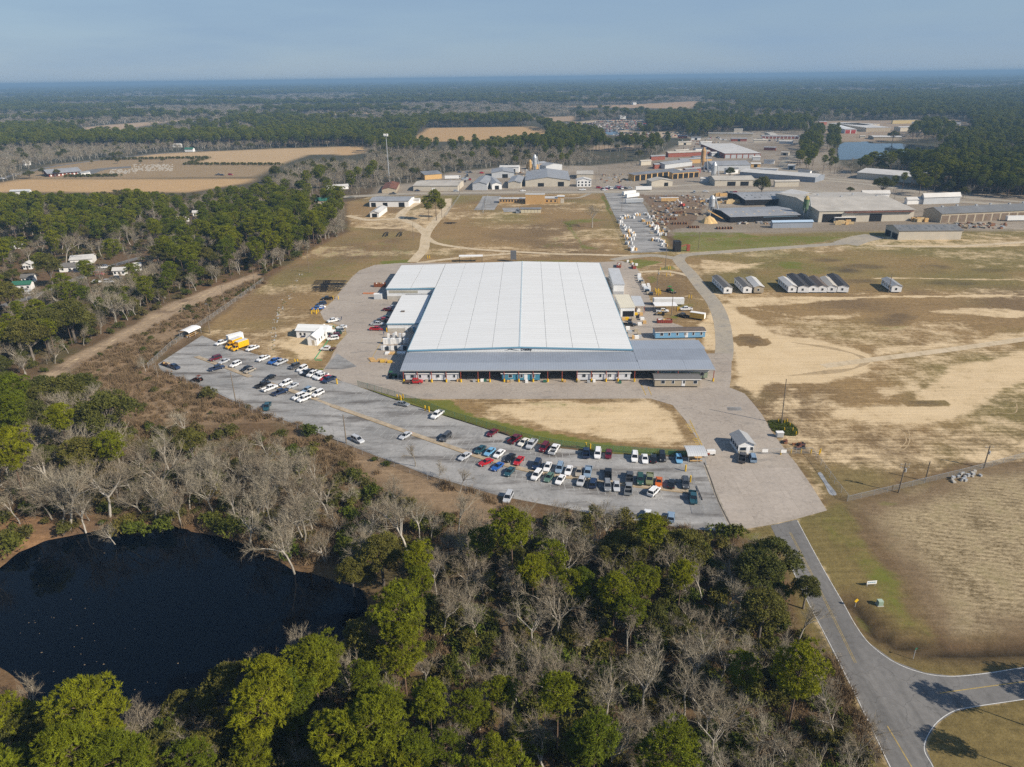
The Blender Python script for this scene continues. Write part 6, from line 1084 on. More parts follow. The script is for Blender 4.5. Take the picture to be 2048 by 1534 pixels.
def silo(zz, x, y, h, r, mat, label, name='silo_tower'):
    p = zz(x, y); t = thing(name, label, 'silo', (p.x, p.y, 0))
    MB().tube((0, 0, h * .45), (0, 0, h * .85), r, n=14).obj('tank', mat, t); MB().tube((0, 0, h * .25), (0, 0, h * .45), r * .3, r, n=14, cap=False).obj('hopper', mat, t); MB().tube((0, 0, h * .85), (0, 0, h), r, r * .35, n=14).obj('cone_top', M('dull_yellow', (.42, .31, .10), .8, .2, 1) if 'yellow' in label else mat, t)
    for a in range(4): MB().tube((r * math.cos(a * 1.57 + .8), r * math.sin(a * 1.57 + .8), 0), (r * math.cos(a * 1.57 + .8), r * math.sin(a * 1.57 + .8), h * .5), .18, n=5).obj('leg', m_galv, t)
    MB().tube((r, 0, h * .92), (r + 4, 0, 1), .5, n=8).obj('chute', m_galv, t)
silo(zE, 985, 188, 17, 2.0, M('silo_green', (.10, .16, .085), .8, .25, .4), 'green hopper with a yellow top beside the pale mill'); silo(zC, 158, 625, 26, 2.6, M('silo_rust', (.42, .26, .12), .7, .2, .4), 'ochre silo tower in the mill complex'); silo(zC, 222, 690, 20, 2.6, m_galv, 'grey cyclone tower beside the beige mill')
silo(zB, 1140, 645, 22, 2.2, m_galv, 'grey cyclone above the broad mill roof'); silo(zB, 1112, 640, 16, 1.8, m_wood, 'ochre dust bin beside the grey cyclone'); silo(zE, 535, 170, 15, 2.4, m_galv, 'white and grey bin beside the sawdust conveyor')
t = thing('conveyor', 'slanted conveyor above the sawdust heap', 'conveyor', zE(560, 200)); MB().add([(-7, -.6, 8), (6, -.6, 1), (6, .6, 1), (-7, .6, 8), (-7, -.6, 8.8), (6, -.6, 1.8), (6, .6, 1.8), (-7, .6, 8.8)], [(3, 2, 1, 0), (4, 5, 6, 7), (0, 1, 5, 4), (1, 2, 6, 5), (2, 3, 7, 6), (3, 0, 4, 7)]).obj('belt_housing', m_wood, t); MB().box(-5, -4.6, -.5, .5, 0, 7).obj('support', m_galv, t)
p = zE(395, 132); t = thing('excavator', 'white and red excavator among the log piles', 'excavator', (p.x, p.y, .02), 2.4); t.scale = (1.5,) * 3
MB().box(-1.4, 1.4, -1.2, -.7, 0, .8).obj('track', m_black, t); MB().box(-1.4, 1.4, .7, 1.2, 0, .8).obj('track', m_black, t); MB().box(-1.3, .9, -1.1, 1.1, .85, 2.0).obj('body', M('machine_red', (.4, .06, .04), .6), t); MB().box(.1, 1.0, -.1, 1.0, 2.0, 3.0).obj('cab', m_white, t); MB().tube((.9, -.4, 1.6), (3.4, -.4, 4.0), .22, n=5).obj('boom', m_white, t); MB().tube((3.4, -.4, 4.0), (4.6, -.4, 1.2), .18, n=5).obj('arm', m_white, t)
for zz, x, y, yw, mt, lb in ((zE, 140, 72, .6, m_white, 'white semi trailer at the top of the storage yard'), (zE, 155, 85, .6, m_white, 'white semi trailer second in the storage yard row'), (zE, 165, 112, .1, m_galv, 'silver trailer lowest in the storage yard row'), (zE, 335, 106, 0, m_wood, 'orange timber trailer beside the scrap heap'), (zE, 210, 50, 0, m_white, 'white semi trailer with a blue tractor on the main road'),
                             (zE, 545, 110, .5, m_dark, 'dark trailer beside timber packs'), (zE, 2010, 198, 0, m_white, 'white trailer parked by the brown-panelled warehouse'), (zE, 1180, 205, 0, m_dark, 'black flat trailer before the enormous mill'), (zB, 655, 690 if False else 668, .05, m_white, 'white trailer behind the long cream warehouse')):
    p = zz(x, y); trailer('semi_trailer', p, yw, 15, 1.35, 2.9, lb, mt)
for zz, pts, g, lb in ((zE, [(30, 42), (45, 42), (60, 43), (75, 43), (90, 42), (105, 44), (40, 36), (85, 36), (120, 44)], 'cars in front of the timber yard', 'one of the small cars in front of the timber yard by the main road'), (zE, [(510, 58), (455, 62), (610, 66), (635, 64), (655, 65)], 'vehicles on the highway', 'tiny vehicle on the highway by the sawmill'), (zB, [(1070, 740), (680, 742), (310, 757), (455, 738), (1515, 722), (1420, 735), (660, 735)], 'cars along the main road', 'tiny car along the main road'),
                       (zL, [(170, 758), (150, 745), (445, 625), (460, 628), (580, 645), (615, 605), (565, 690), (640, 690), (680, 670)], 'cars in the wooded village', 'car parked at a house in the wooded village'), (zA, [(15, 668), (80, 642), (1278, 645), (1300, 647), (1350, 645)], 'vehicles near the church fields', 'tiny vehicle near the church fields'), (zB, [(730, 672), (745, 632), (760, 632), (700, 630), (830, 635)], 'trucks behind the mills', 'small truck parked behind the mill row')):
    for i, (x, y) in enumerate(pts):
        p = zz(x, y); car(['sedan', 'suv', 'pickup'][i % 3], ['white', 'silver', 'darkgrey', 'navy', 'red', 'white'][i % 6], p, random.uniform(-.3, .3) + (1.5 if i % 4 == 1 and zz is zE else 0), lb, g, 1.15)
# white rubble and weeds along the ditch of the west grass
mb = MB()
for i in range(130):
    u = random.random(); a_ = [(600, 540), (590, 575), (565, 612), (552, 640), (548, 668), (545, 705)]; k = min(4, int(u * 5)); f_ = u * 5 - k
    q_ = P(a_[k][0] + (a_[k + 1][0] - a_[k][0]) * f_ + random.gauss(0, 3.5), a_[k][1] + (a_[k + 1][1] - a_[k][1]) * f_); s_ = random.uniform(.15, .6); mb.obox((q_.x, q_.y, s_ * .2), (s_ * 1.3, s_, s_ * .5), random.random() * 3, i % 3)
tag(mb.obj('ditch_rubble', [m_concrete, m_galv, M('ditch_weed', (.12, .12, .05), .9)]), 'pale rubble strewn along the drainage ditch of the west grass', 'rubble', None, 'stuff')
for i in range(44):
    zz_, x_, y_ = [(zB, random.uniform(1500, 1700), random.uniform(715, 735)), (zC, random.uniform(20, 280), random.uniform(600, 630)), (zC, random.uniform(480, 700), random.uniform(430, 450)), (zC, random.uniform(100, 300), random.uniform(425, 450)), (zB, random.uniform(700, 770), random.uniform(640, 690))][i % 5]
    p = zz_(x_, y_); car(['sedan', 'pickup', 'suv'][i % 3], ['white', 'silver', 'white', 'darkgrey', 'steelblue', 'red'][i % 6], p, random.choice([.2, 1.6, 1.7, .1]) + random.uniform(-.1, .1), 'one of the small vehicles parked around the mill yards', 'vehicles in the mill yards', 1.15)
# junk yard: hundreds of tiny cars, one stuff object
mb = MB(); kcol = [PAINT[c] for c in ('white', 'silver', 'grey', 'navy', 'black', 'red', 'steelblue', 'darkgrey')]
for i in range(1400):
    u, v_ = random.random(), random.random(); r_ = i % 7
    x = 1500 + (1830 - 1500) * u - 60 * (r_ / 7); y = 322 + (388 - 322) * (r_ + .35 * v_) / 7
    if i % 5 == 0: x, y = random.uniform(1250, 1500), random.uniform(340, 372)
    if i % 9 == 0: x, y = random.uniform(1600, 2060), random.uniform(396, 425)
    p = zB(x, y); ci = random.randrange(8); yw = random.uniform(0, 3); mb.obox((p.x, p.y, .7), (4.6, 1.9, .9), yw, ci); mb.obox((p.x, p.y, 1.4), (2.2, 1.7, .6), yw, 4)
tag(mb.obj('scrapyard_cars', kcol), 'hundreds of scrapped cars in curved rows at the far yard', 'scrap cars', None, 'stuff')
mb = MB()
for i in range(230):
    x, y = random.uniform(770, 1010), random.uniform(584, 622)
    if random.random() < .3: x, y = random.uniform(640, 800), 650 - (x - 640) * .1
    p = zA(x, min(y, 655)); mb.obox((p.x, p.y, .5), (1.5, .5, 1.0), .2)
tag(mb.obj('gravestones', m_concrete), 'scatter of pale gravestones in the cemetery field', 'gravestones', None, 'stuff')
mb = MB()
for zz, x0, x1, y0, y1, n in ((zE, 245, 520, 75, 175, 110), (zE, 240, 330, 150, 260, 70), (zC, 20, 260, 440, 500, 110), (zE, 1680, 1960, 210, 235, 100), (zB, 960, 1130, 610, 650, 50), (zE, 660, 900, 205, 215, 40), (zB, 1520, 1720, 640, 690, 60)):
    for i in range(n):
        p = zz(random.uniform(x0, x1), random.uniform(y0, y1)); s_ = random.uniform(.5, 1.8); mb.obox((p.x, p.y, s_ * .3), (s_ * 1.6, s_, s_ * .7), random.random() * 3, random.randrange(5))
tag(mb.obj('scrap_debris', [M('grey_scrap', (.26, .23, .2), .9, .3, 1), m_log, M('old_timber', (.34, .25, .15), .9, .3, 1), m_tan, m_galv]), 'scattered scrap wood, pallets and debris of the sawmill yards', 'debris', None, 'stuff')

# ---------------------------------------------------------------- poles, fences, posts, signs
def pole(zz, x, y, h, label, arms=2, lean=0.0, lamp=False, group=None, transformer=False, mat=None):
    p = zz(x, y); t = thing('utility_pole' if not lamp else 'lamp_post', label, 'pole' if not lamp else 'lamp post', (p.x, p.y, 0), 0, group); top = Vector((lean, 0, h))
    MB().tube((0, 0, -.3), top, .2, .13, n=8).obj('shaft', mat or m_pole, t)
    for i in range(arms):
        z_ = h - .5 - i * .9; MB().cbox((lean * z_ / h, 0, z_), (2.4 if arms < 3 else 2.0, .14, .14)).obj('crossarm', m_pole, t)
        for s in (-1, 1): MB().tube((lean + s * 1.0, 0, z_), (lean + s * 1.0, 0, z_ + .3), .06, n=5).obj('insulator', m_white, t)
    if lamp: MB().tube((0, 0, h - .3), (-.9, 0, h), .05, n=5).obj('lamp_arm', m_galv, t); MB().cbox((-1.0, 0, h), (.6, .3, .16)).obj('lamp_head', m_galv, t)
    if transformer: MB().tube((lean + .35, 0, h - 2.6), (lean + .35, 0, h - 1.7), .28, n=10).obj('transformer', m_galv, t)
pole(z0, 1563, 848, 15.2, 'tall wooden pole in the round green island', 0, -.6); 
for a_, b_ in ((-1.6, 12.6), (1.0, 13.6), (.8, 12.0)):
    pass
pole(z0, 1797, 985, 8.8, 'utility pole with crossarms and transformer at the field fence', 2, .1, transformer=True); pole(zH, 1280, 1398, 6.0, 'thin pole along the field fence, middle of three', 0); pole(zH, 1612, 1325, 7.0, 'pole with a box along the field fence, farthest right', 1, transformer=True)
pole(z3, 796, 195, 14, 'utility pole on the small grass triangle by the drive', 2); pole(z3, 708, 430, 11, 'pole on the grass among yellow posts', 0, transformer=True); pole(z3, 862, 690, 11.5, 'thin pole in front of the semi trailer', 1)
pole(z4, 588, 132, 8.5, 'pole by the white arched shelter at the west corner', 0); pole(z4, 838, 805, 11, 'lamp post at the fence below the pickups', 0, lamp=True); pole(z5, 168, 650, 9.5, 'lamp post beside the silver SUV', 0, lamp=True); pole(z4, 82, 570, 7, 'bare pole in the scrub at the west fence corner', 0)
pole(zL, 1320, 848, 12, 'utility pole beside the railway, nearer one', 1); pole(zL, 1495, 725, 11, 'utility pole beside the railway, farther one', 1); pole(zL, 1235, 912, 8, 'short pole with a lamp by the grass strip fence', 0, lamp=True); pole(zL, 1810, 632, 10, 'pole at the wood corner of the west grass', 0); pole(zL, 1230, 985, 7, 'pole behind the west shelter', 0)
pole(zD, 502, 345, 12, 'thin pole in the grass west of the fork', 0); pole(zD, 762, 120, 9, 'pole at the top of the fork', 1); pole(zE, 105, 148, 12, 'lamp post in the storage yard', 0, lamp=True); pole(zE, 475, 335, 11, 'pole in the green grass below the log piles', 2); pole(zE, 1085, 195, 9, 'pole by the mill road', 1); pole(zH, 1070, 330, 10, 'pole beside the lone mobile home', 0); pole(zD, 990, 145, 9, 'pole at the school fence', 0)
pole(zE, 1418, 110, 12, 'pole behind the enormous mill roof', 1); pole(zB, 1515, 640, 14, 'floodlight pole in the timber yard', 1); pole(zB, 1497, 690, 11, 'pole by the white office', 1); pole(zB, 700, 760, 12, 'pole by the cream warehouse', 1)
# communication mast
p = zA(3233 / 1.0, 0) if False else z0(779, 364); t = thing('radio_mast', 'tall slender pale radio mast with antennas at its top', 'mast', (p.x, p.y, 0)); MB().tube((0, 0, 0), (0, 0, 47), .55, .3, n=10).obj('shaft', m_galv, t)
MB().tube((0, 0, 46.2), (0, 0, 46.5), 2.2, n=12).obj('platform', m_galv, t)
for i in range(9): a = i * 2 * math.pi / 9; MB().obox((2.2 * math.cos(a), 2.2 * math.sin(a), 47), (.3, .5, 2.4), a).obj('antenna', m_white, t)
# fences
def link_mat(name, c, cover):
    m = bpy.data.materials.new(name); m.use_nodes = True; t = m.node_tree; n = t.nodes; b = n['Principled BSDF']; b.inputs['Base Color'].default_value = (*c, 1); b.inputs['Roughness'].default_value = .6
    tr = n.new('ShaderNodeBsdfTransparent'); mx_ = n.new('ShaderNodeMixShader'); mx_.inputs[0].default_value = cover; t.links.new(tr.outputs[0], mx_.inputs[1]); t.links.new(b.outputs[0], mx_.inputs[2]); t.links.new(mx_.outputs[0], n['Material Output'].inputs['Surface']); return m
m_link = link_mat('chain_link', (.36, .38, .38), .17); m_linkg = link_mat('green_chain_link', (.06, .20, .13), .34)
def fence(label, pts, h=2.1, sp=3.0, mat=None, rail=None):
    pts = [Vector((p[0], p[1], 0)) for p in pts]; t = thing('chain_link_fence', label, 'fence', pts[0]); o = pts[0]; mb = MB(); rl = MB(); post = MB().tube((0, 0, 0), (0, 0, h + .1), .05, n=5).mesh('post', rail or m_galv)
    for a, b in zip(pts[:-1], pts[1:]):
        mb.add([a - o, b - o, b - o + Vector((0, 0, h)), a - o + Vector((0, 0, h))], [(0, 1, 2, 3)]); rl.tube(a - o + Vector((0, 0, h)), b - o + Vector((0, 0, h)), .03, n=4)
        n = max(1, int((b - a).length / sp))
        for i in range(n): link('post', post, t, (a - o) + (b - a) * (i / n))
    mb.obj('wire_mesh', mat or m_link, t); rl.obj('top_rail', rail or m_galv, t); return t
fz = lambda zz, pts: [zz(x, y)[:2] for x, y in pts]
fence('green-coated chain-link fence between the car park and the sand island', smooth(fz(z0, [(716, 772), (790, 793), (850, 813), (890, 829), (953, 849), (1011, 866), (1060, 881), (1123, 893), (1226, 904), (1349, 911), (1372, 912)]), 3), 2.0, 3, m_linkg, M('green_post', (.06, .2, .13), .6))
fence('long chain-link fence from the west corner along the grass strip', fz(zL, [(870, 1185), (1000, 1065), (1100, 992), (1230, 905), (1470, 735), (1545, 680)]), 2.0, 4); fence('chain-link fence between the woods and the car park', smooth(fz(z0, [(297, 736), (351, 757), (427, 789), (505, 826), (567, 847), (660, 882), (758, 922), (855, 958), (1000, 1000)]), 3), 1.9, 3.5)
fence('chain-link gate fence beside the guardhouse', fz(z7, [(572, 757), (820, 762), (1090, 752)]), 1.9, 3); fence('chain-link fence running diagonally beside the entrance apron', fz(z7, [(1090, 752), (1180, 860), (1300, 1030), (1425, 1190)]), 1.9, 3); fence('long chain-link fence between the sandy field and the stubble', fz(z0, [(1694, 1003), (1800, 978), (1940, 944), (2048, 915), (2200, 872)]), 1.6, 4)
fence('chain-link fence at the car park exit', fz(z6, [(1865, 565), (1900, 690), (1950, 830), (1985, 950)]), 2.0, 3); fence('chain-link fence along the west side of the storage yard', fz(z0, [(1208, 387), (1233, 439), (1262, 506)]), 2.4, 4); fence('chain-link fence round the school yard', fz(zD, [(720, 185), (820, 40)]), 2, 5); fence('chain-link fence between the dirt track and the school', fz(zD, [(975, 165), (1010, 40)]), 2, 5)
fence('chain-link fence between the shelter and the guardhouse', fz(z7, [(150, 765), (275, 762)]), 1.9, 3)
# yellow bollards
bol = MB().tube((0, 0, 0), (0, 0, 1.15), .13, n=8).mesh('bollard', m_yellow)
def bollards(zz, pts, label, group, s=1.0):
    for x, y in pts:
        p = zz(x, y); o = link('bollard', bol, None, (p.x, p.y, .03)); o.scale = (s, s, s); tag(o, label, 'bollard', group)
bollards(z7, [(795, 472), (875, 470), (852, 480), (900, 508), (926, 550), (850, 548), (955, 585)], 'yellow post in the round green island', 'yellow posts of the green island', .95); bollards(z7, [(818, 765), (910, 752), (1000, 752), (1090, 752), (1175, 750), (1165, 765)], 'yellow post along the guardhouse gate fence', 'yellow posts at the gate', 1.2)
bollards(z5, [(690, 200), (718, 205), (750, 195), (728, 212), (975, 315), (1015, 325)], 'yellow post at a fence opening of the car park', 'yellow posts at the fence openings', 1.6); bollards(z4, [(1418, 432), (1443, 432), (1825, 625)], 'yellow post by the charcoal SUV', 'yellow posts at the grass edge', 1.8); bollards(z6, [(838, 278), (880, 290), (1808, 500), (1855, 605)], 'yellow post at the east fence of the car park', 'yellow posts at the east fence', 1.7)
bollards(z1, [(278, 820), (296, 812), (310, 795), (336, 820), (345, 808), (362, 790), (552, 630), (618, 630), (1760, 110), (1785, 108), (1238, 1048)], 'yellow post at the edge of the west yard', 'yellow posts of the west yard', 1.6); bollards(z3, [(690, 440), (700, 450), (715, 455), (720, 440), (735, 450), (700, 470), (745, 470), (725, 480), (808, 275), (850, 272), (1045, 510), (1072, 512), (925, 640), (938, 640), (745, 215), (830, 205), (850, 205)], 'yellow post on the east grass', 'yellow posts on the east grass', 1.5)
stop = MB().box(-.95, .95, -.09, .09, 0, .16).mesh('wheel_stop', m_black); stopg = MB().box(-.95, .95, -.09, .09, 0, .16).mesh('wheel_stop', M('stop_green', (.02, .36, .16), .6))
def stops(zz, a, b, n, mesh, label, group, s=1.0):
    a, b = zz(*a), zz(*b); yw = math.atan2((b - a).y, (b - a).x)
    for i in range(n):
        p = a + (b - a) * ((i + .5) / n); o = link('wheel_stop', mesh, None, (p.x, p.y, .04), yw); o.scale = (s, s, s); tag(o, label, 'wheel stop', group)
stops(z1, (545, 965), (600, 1020), 2, stopg, 'bright green wheel stop at the site office', 'green wheel stops', 1.2); stops(z1, (485, 1160), (315, 1400), 8, stopg, 'bright green wheel stop at the site office', 'green wheel stops', 1.2); stops(z1, (330, 1410), (400, 1411), 1, stopg, 'bright green wheel stop at the site office', 'green wheel stops', 1.4)
stops(z5, (400, 105), (690, 210), 9, stop, 'black wheel stop along the green fence', 'wheel stops along the green fence'); stops(z5, (830, 255), (1080, 330), 7, stop, 'black wheel stop along the green fence', 'wheel stops along the green fence'); stops(z5, (1170, 365), (1880, 590), 17, stop, 'black wheel stop along the green fence', 'wheel stops along the green fence'); stops(z6, (1915, 650), (1970, 780), 3, stop, 'black wheel stop beside the exit lane', 'wheel stops of the exit lane', 1.3); stops(z6, (0, 120), (90, 155), 2, stop, 'black wheel stop along the green fence', 'wheel stops along the green fence')
# round green island
p = z7(840, 525); mb = MB(); n = 22; isl = [z7(x, y) for x, y in [(700, 465), (740, 452), (800, 450), (870, 460), (930, 490), (975, 540), (972, 585), (940, 598), (880, 595), (800, 580), (745, 550), (715, 510)]]
hedge = thing('island_hedge', 'low round bed of dark green ground cover around the tall pole', 'hedge bed', (p.x, p.y, 0)); GREEN_BED = [(q.x - p.x, q.y - p.y) for q in isl]
# signs and boxes on the verge
def sign(zz, x, y, label, w, h, zc, mat, yaw=0, diamond=False, marks=0):
    p = zz(x, y); t = thing('sign', label, 'sign', (p.x, p.y, 0), yaw)
    if diamond: MB().add([(0, -.03, zc - w), (w, -.03, zc), (0, -.03, zc + w), (-w, -.03, zc), (0, .03, zc - w), (w, .03, zc), (0, .03, zc + w), (-w, .03, zc)], [(0, 1, 2, 3), (7, 6, 5, 4), (0, 4, 5, 1), (1, 5, 6, 2), (2, 6, 7, 3), (3, 7, 4, 0)]).obj('sign_panel', mat, t); MB().box(-.04, .04, .03, .1, 0, zc).obj('post', m_galv, t)
    else:
        o = MB().box(-w / 2, w / 2, -.04, .04, zc - h / 2, zc + h / 2).obj('sign_panel', mat, t)
        for i in range(marks): MB().box(-w * .38 + i * w * .2, -w * .38 + i * w * .2 + w * .14, -.06, -.04, zc - h * .1, zc + h * .22).obj('marking', m_bluetrim, o)
        for s in ((-w * .4, w * .4) if w > .8 else (0,)): MB().box(s - .05, s + .05, .04, .12, 0, zc + h / 2).obj('post', m_galv, t)
sign(zR, 433, 568, 'small white notice board on the grass verge', 2.2, .8, 1.0, m_white, .1, marks=4); sign(zR, 348, 680, 'yellow diamond road sign on the verge', .55, 0, 1.7, m_yellow, .3, True); sign(zR, 660, 958, 'thin street-name sign at the junction', .7, .22, 2.5, M('sign_green', (.01, .12, .06), .5), .5)
p = zR(478, 668); t = thing('transformer_box', 'pale green transformer box on the verge', 'transformer box', (p.x, p.y, 0)); MB().box(-.5, .5, -.45, .45, .1, 1.2).obj('body', M('pale_green_box', (.36, .45, .36), .6), t); MB().box(-.65, .65, -.6, .6, 0, .1).obj('pad', m_concrete, t); MB().box(-.45, .45, -.49, -.45, .2, 1.1).obj('door', M('pale_green_door', (.3, .4, .31), .6), t)
p = z7(806, 603); t = thing('utility_cabinet', 'pale grey utility cabinet south of the green island', 'cabinet', (p.x, p.y, 0)); MB().box(-1, 1, -.6, .6, .1, 1.6).obj('body', m_silver, t); MB().box(-1.1, 1.1, -.7, .7, 1.6, 1.7).obj('lid', m_white, t); MB().box(-.9, .9, -.65, -.6, .2, 1.5).obj('door', m_galv, t)
for x, y, w_, lb in ((672, 760, 1.7, 'white notice panel on the gate fence'), (840, 765, 1.6, 'white square notice panel on the gate post')): p = z7(x, y); t = thing('notice_panel', lb, 'sign', (p.x, p.y - .1, 0)); MB().box(-w_ / 2, w_ / 2, -.04, 0, .7, 1.7).obj('sign_panel', m_white, t)
for i, (x, y) in enumerate([(850, 655), (985, 680), (980, 708)]): p = z7(x, y); pallet_stack('axle_pile', (p.x, p.y), .2, 1.6, .8, 7, [m_log, m_black, M('rusty_steel', (.12, .05, .04), .9)], ['pile of rusty axles beside the cabinet', 'reddish axle pile by the gate fence', 'dark axle pile nearest the gate fence'][i], 'axle pile', .3, .9, (1.3, .5), 'axle', 'axle piles by the gate')
for x, y, lb in ((1465, 1390, 'pale concrete rubble heap along the field fence'), (1535, 1365, 'second concrete rubble heap along the field fence')): p = zH(x, y); pallet_stack('rubble_heap', (p.x, p.y), .2, 2.5, 1.2, 12, [m_concrete, m_galv], lb, 'rubble', .25, .8, (.8, .6), 'rubble_piece')
p = z7(185, 765); t = thing('white_cart', 'small red and white cart beside the arched shelter', 'cart', (p.x, p.y, .03)); MB().box(-1.2, 1.2, -.6, .6, .4, 1.5).obj('body', m_white, t); MB().box(-1.22, -.4, -.62, .62, .4, .9).obj('side_panel', m_redsteel, t)
for x in (-.8, .8): MB().tube((x, -.6, .3), (x, .6, .3), .3, n=10).obj('wheel', m_tyre, t)
for x, y, lb in ((895, 480, 'white-roofed open bay behind the factory hall'),): p = zD(x, y + 10); t = thing('bay_shelter', lb, 'shelter', (p.x, p.y, 0)); MB().box(-7, 7, -2, 2, 3.6, 3.75).obj('roof', m_white, t); [MB().box(s * 6.6 - .1, s * 6.6 + .1, -1.8, -1.6, 0, 3.6).obj('post', m_black, t) for s in (-1, 0, 1)]
p = zD(1184, 490); t = thing('dust_collector', 'dark dust collector box behind the factory hall', 'machine', (p.x, p.y, 0)); MB().box(-1.7, 1.7, -1, 1, 1.5, 6.5).obj('body', M('dark_grey_steel', (.12, .125, .135), .6), t); [MB().box(sx * 1.5 - .1, sx * 1.5 + .1, sy * .8 - .1, sy * .8 + .1, 0, 1.5).obj('leg', m_black, t) for sx in (-1, 1) for sy in (-1, 1)]
p = z3(930, 20) if False else zE(372, 345); t = thing('black_container', 'black container with a red arm beside the storage yard', 'container', (p.x, p.y, 0)); MB().box(-2, 2, -1.5, 4, 0, 6.2).obj('body', m_black, t); MB().tube((2, 0, 3), (6, 1, 4), .3, n=6).obj('arm', m_redsteel, t); MB().box(6, 8, .5, 1.6, 0, 4).obj('frame', m_redsteel, t)
# two people by the white pickup
def person(p, yaw, shirt, trousers, label):
    t = thing('person', label, 'person', (p[0], p[1], .03), yaw, None)
    V_ = [(0, 0, .95), (0, 0, 1.15), (0, 0, 1.42), (0, 0, 1.55), (0, 0, 1.70), (.19, 0, 1.42), (.26, .02, 1.12), (.27, .08, .86), (-.19, 0, 1.42), (-.26, .02, 1.12), (-.27, .08, .86), (.1, 0, .9), (.11, .03, .5), (.12, 0, .08), (.12, .16, .04), (-.1, 0, .9), (-.11, .03, .5), (-.12, 0, .08), (-.12, .16, .04)]
    E_ = [(0, 1), (1, 2), (2, 3), (3, 4), (2, 5), (5, 6), (6, 7), (2, 8), (8, 9), (9, 10), (0, 11), (11, 12), (12, 13), (13, 14), (0, 15), (15, 16), (16, 17), (17, 18)]
    rr = [.15, .15, .17, .07, .115, .075, .055, .045, .075, .055, .045, .1, .075, .055, .045, .1, .075, .055, .045]
    me = bpy.data.meshes.new('body'); me.from_pydata(V_, E_, []); o = link('body', me, t); sk = o.modifiers.new('skin', 'SKIN'); sv = me.skin_vertices[0].data
    for i, r_ in enumerate(rr): sv[i].radius = (r_, r_ * .8)
    sv[0].use_root = True; o.modifiers.new('sub', 'SUBSURF').levels = 1
    me.materials.append(M('clothing_' + label[:8].replace(' ', '_'), shirt, .9)); MB().tube((0, 0, 1.74), (0, 0, 1.84), .11, .07, n=8).obj('hair', M('dark_hair', (.03, .02, .015), .8), t)
person(z1(640, 918), 1.0, (.05, .08, .16), None, 'person in dark blue clothes standing behind the white pickup'); person(z1(661, 895), 2.5, (.1, .03, .03), None, 'person in dark red clothes standing behind the white pickup'); person(z1(1200, 1090), .5, (.45, .47, .5), None, 'person in pale clothes near the stacked units')
# ---------------------------------------------------------------- trees
def leaf_mat(name, c, var=.3, trans=.25, noise=.5, c2=None):
    m = bpy.data.materials.new(name); m.use_nodes = True; t = m.node_tree; n = t.nodes; l = t.links.new
    b = n['Principled BSDF']; b.inputs['Roughness'].default_value = .6; b.inputs['Specular IOR Level'].default_value = .12
    oi = n.new('ShaderNodeObjectInfo'); tcn = n.new('ShaderNodeTexCoord'); q = n.new('ShaderNodeTexNoise'); q.inputs['Scale'].default_value = .55; q.inputs['Detail'].default_value = 3; l(tcn.outputs['Object'], q.inputs['Vector'])
    mx_ = n.new('ShaderNodeMix'); mx_.data_type = 'RGBA'; mx_.inputs[6].default_value = (*c, 1); mx_.inputs[7].default_value = (*(c2 or tuple(x * .6 for x in c)), 1); l(oi.outputs['Random'], mx_.inputs[0])
    r = n.new('ShaderNodeMapRange'); r.inputs[1].default_value = .3; r.inputs[2].default_value = .7; r.inputs[3].default_value = 1 - noise; r.inputs[4].default_value = 1 + noise * .7; l(q.outputs[0], r.inputs[0])
    mu = n.new('ShaderNodeMix'); mu.data_type = 'RGBA'; mu.blend_type = 'MULTIPLY'; mu.inputs[0].default_value = 1; l(mx_.outputs[2], mu.inputs[6]); l(r.outputs[0], mu.inputs[7])
    l(mu.outputs[2], b.inputs['Base Color'])
    if trans:
        tr = n.new('ShaderNodeBsdfTranslucent'); l(mu.outputs[2], tr.inputs[0]); ms = n.new('ShaderNodeMixShader'); ms.inputs[0].default_value = trans; l(b.outputs[0], ms.inputs[1]); l(tr.outputs[0], ms.inputs[2]); l(ms.outputs[0], n['Material Output'].inputs['Surface'])
    return m
m_pine = leaf_mat('pine_needles', (.205, .215, .010), c2=(.108, .14, .010), trans=.18); m_oak = leaf_mat('oak_leaves', (.15, .14, .03), c2=(.10, .11, .026)); m_shrub = leaf_mat('shrub_leaves', (.115, .155, .018), c2=(.175, .15, .04)); m_dshrub = leaf_mat('understorey_leaves', (.09, .12, .018), c2=(.17, .135, .05))
m_bark = leaf_mat('pine_bark', (.17, .115, .08), trans=0, c2=(.13, .10, .08)); m_grey = leaf_mat('grey_bark', (.44, .41, .36), trans=0, noise=.3, c2=(.29, .265, .22)); m_twig = leaf_mat('grey_twigs', (.33, .295, .225), trans=0, noise=.25, c2=(.235, .195, .14)); m_obark = leaf_mat('oak_bark', (.24, .21, .18), trans=0)
m_brownscrub = leaf_mat('dry_scrub', (.27, .19, .11), c2=(.20, .145, .085), trans=.1); m_bed = leaf_mat('ground_cover_leaves', (.10, .125, .014), c2=(.09, .115, .014))
def slivers(cen, dirs, ln, wd, face=None):
    """one thin triangle per centre, pointing along dirs, its flat side towards face"""
    n = len(cen); r = rng.normal(size=(n, 3)); r = r if face is None else face + r * .42; s = np.cross(dirs, r); s /= np.linalg.norm(s, axis=1, keepdims=True) + 1e-9
    ln = np.broadcast_to(ln, (n,))[:, None]; wd = np.broadcast_to(wd, (n,))[:, None]
    v = np.stack([cen - s * wd, cen + s * wd, cen + dirs * ln], 1).reshape(-1, 3); return v, np.arange(3 * n).reshape(-1, 3)
def unit(a): return a / (np.linalg.norm(a, axis=-1, keepdims=True) + 1e-9)
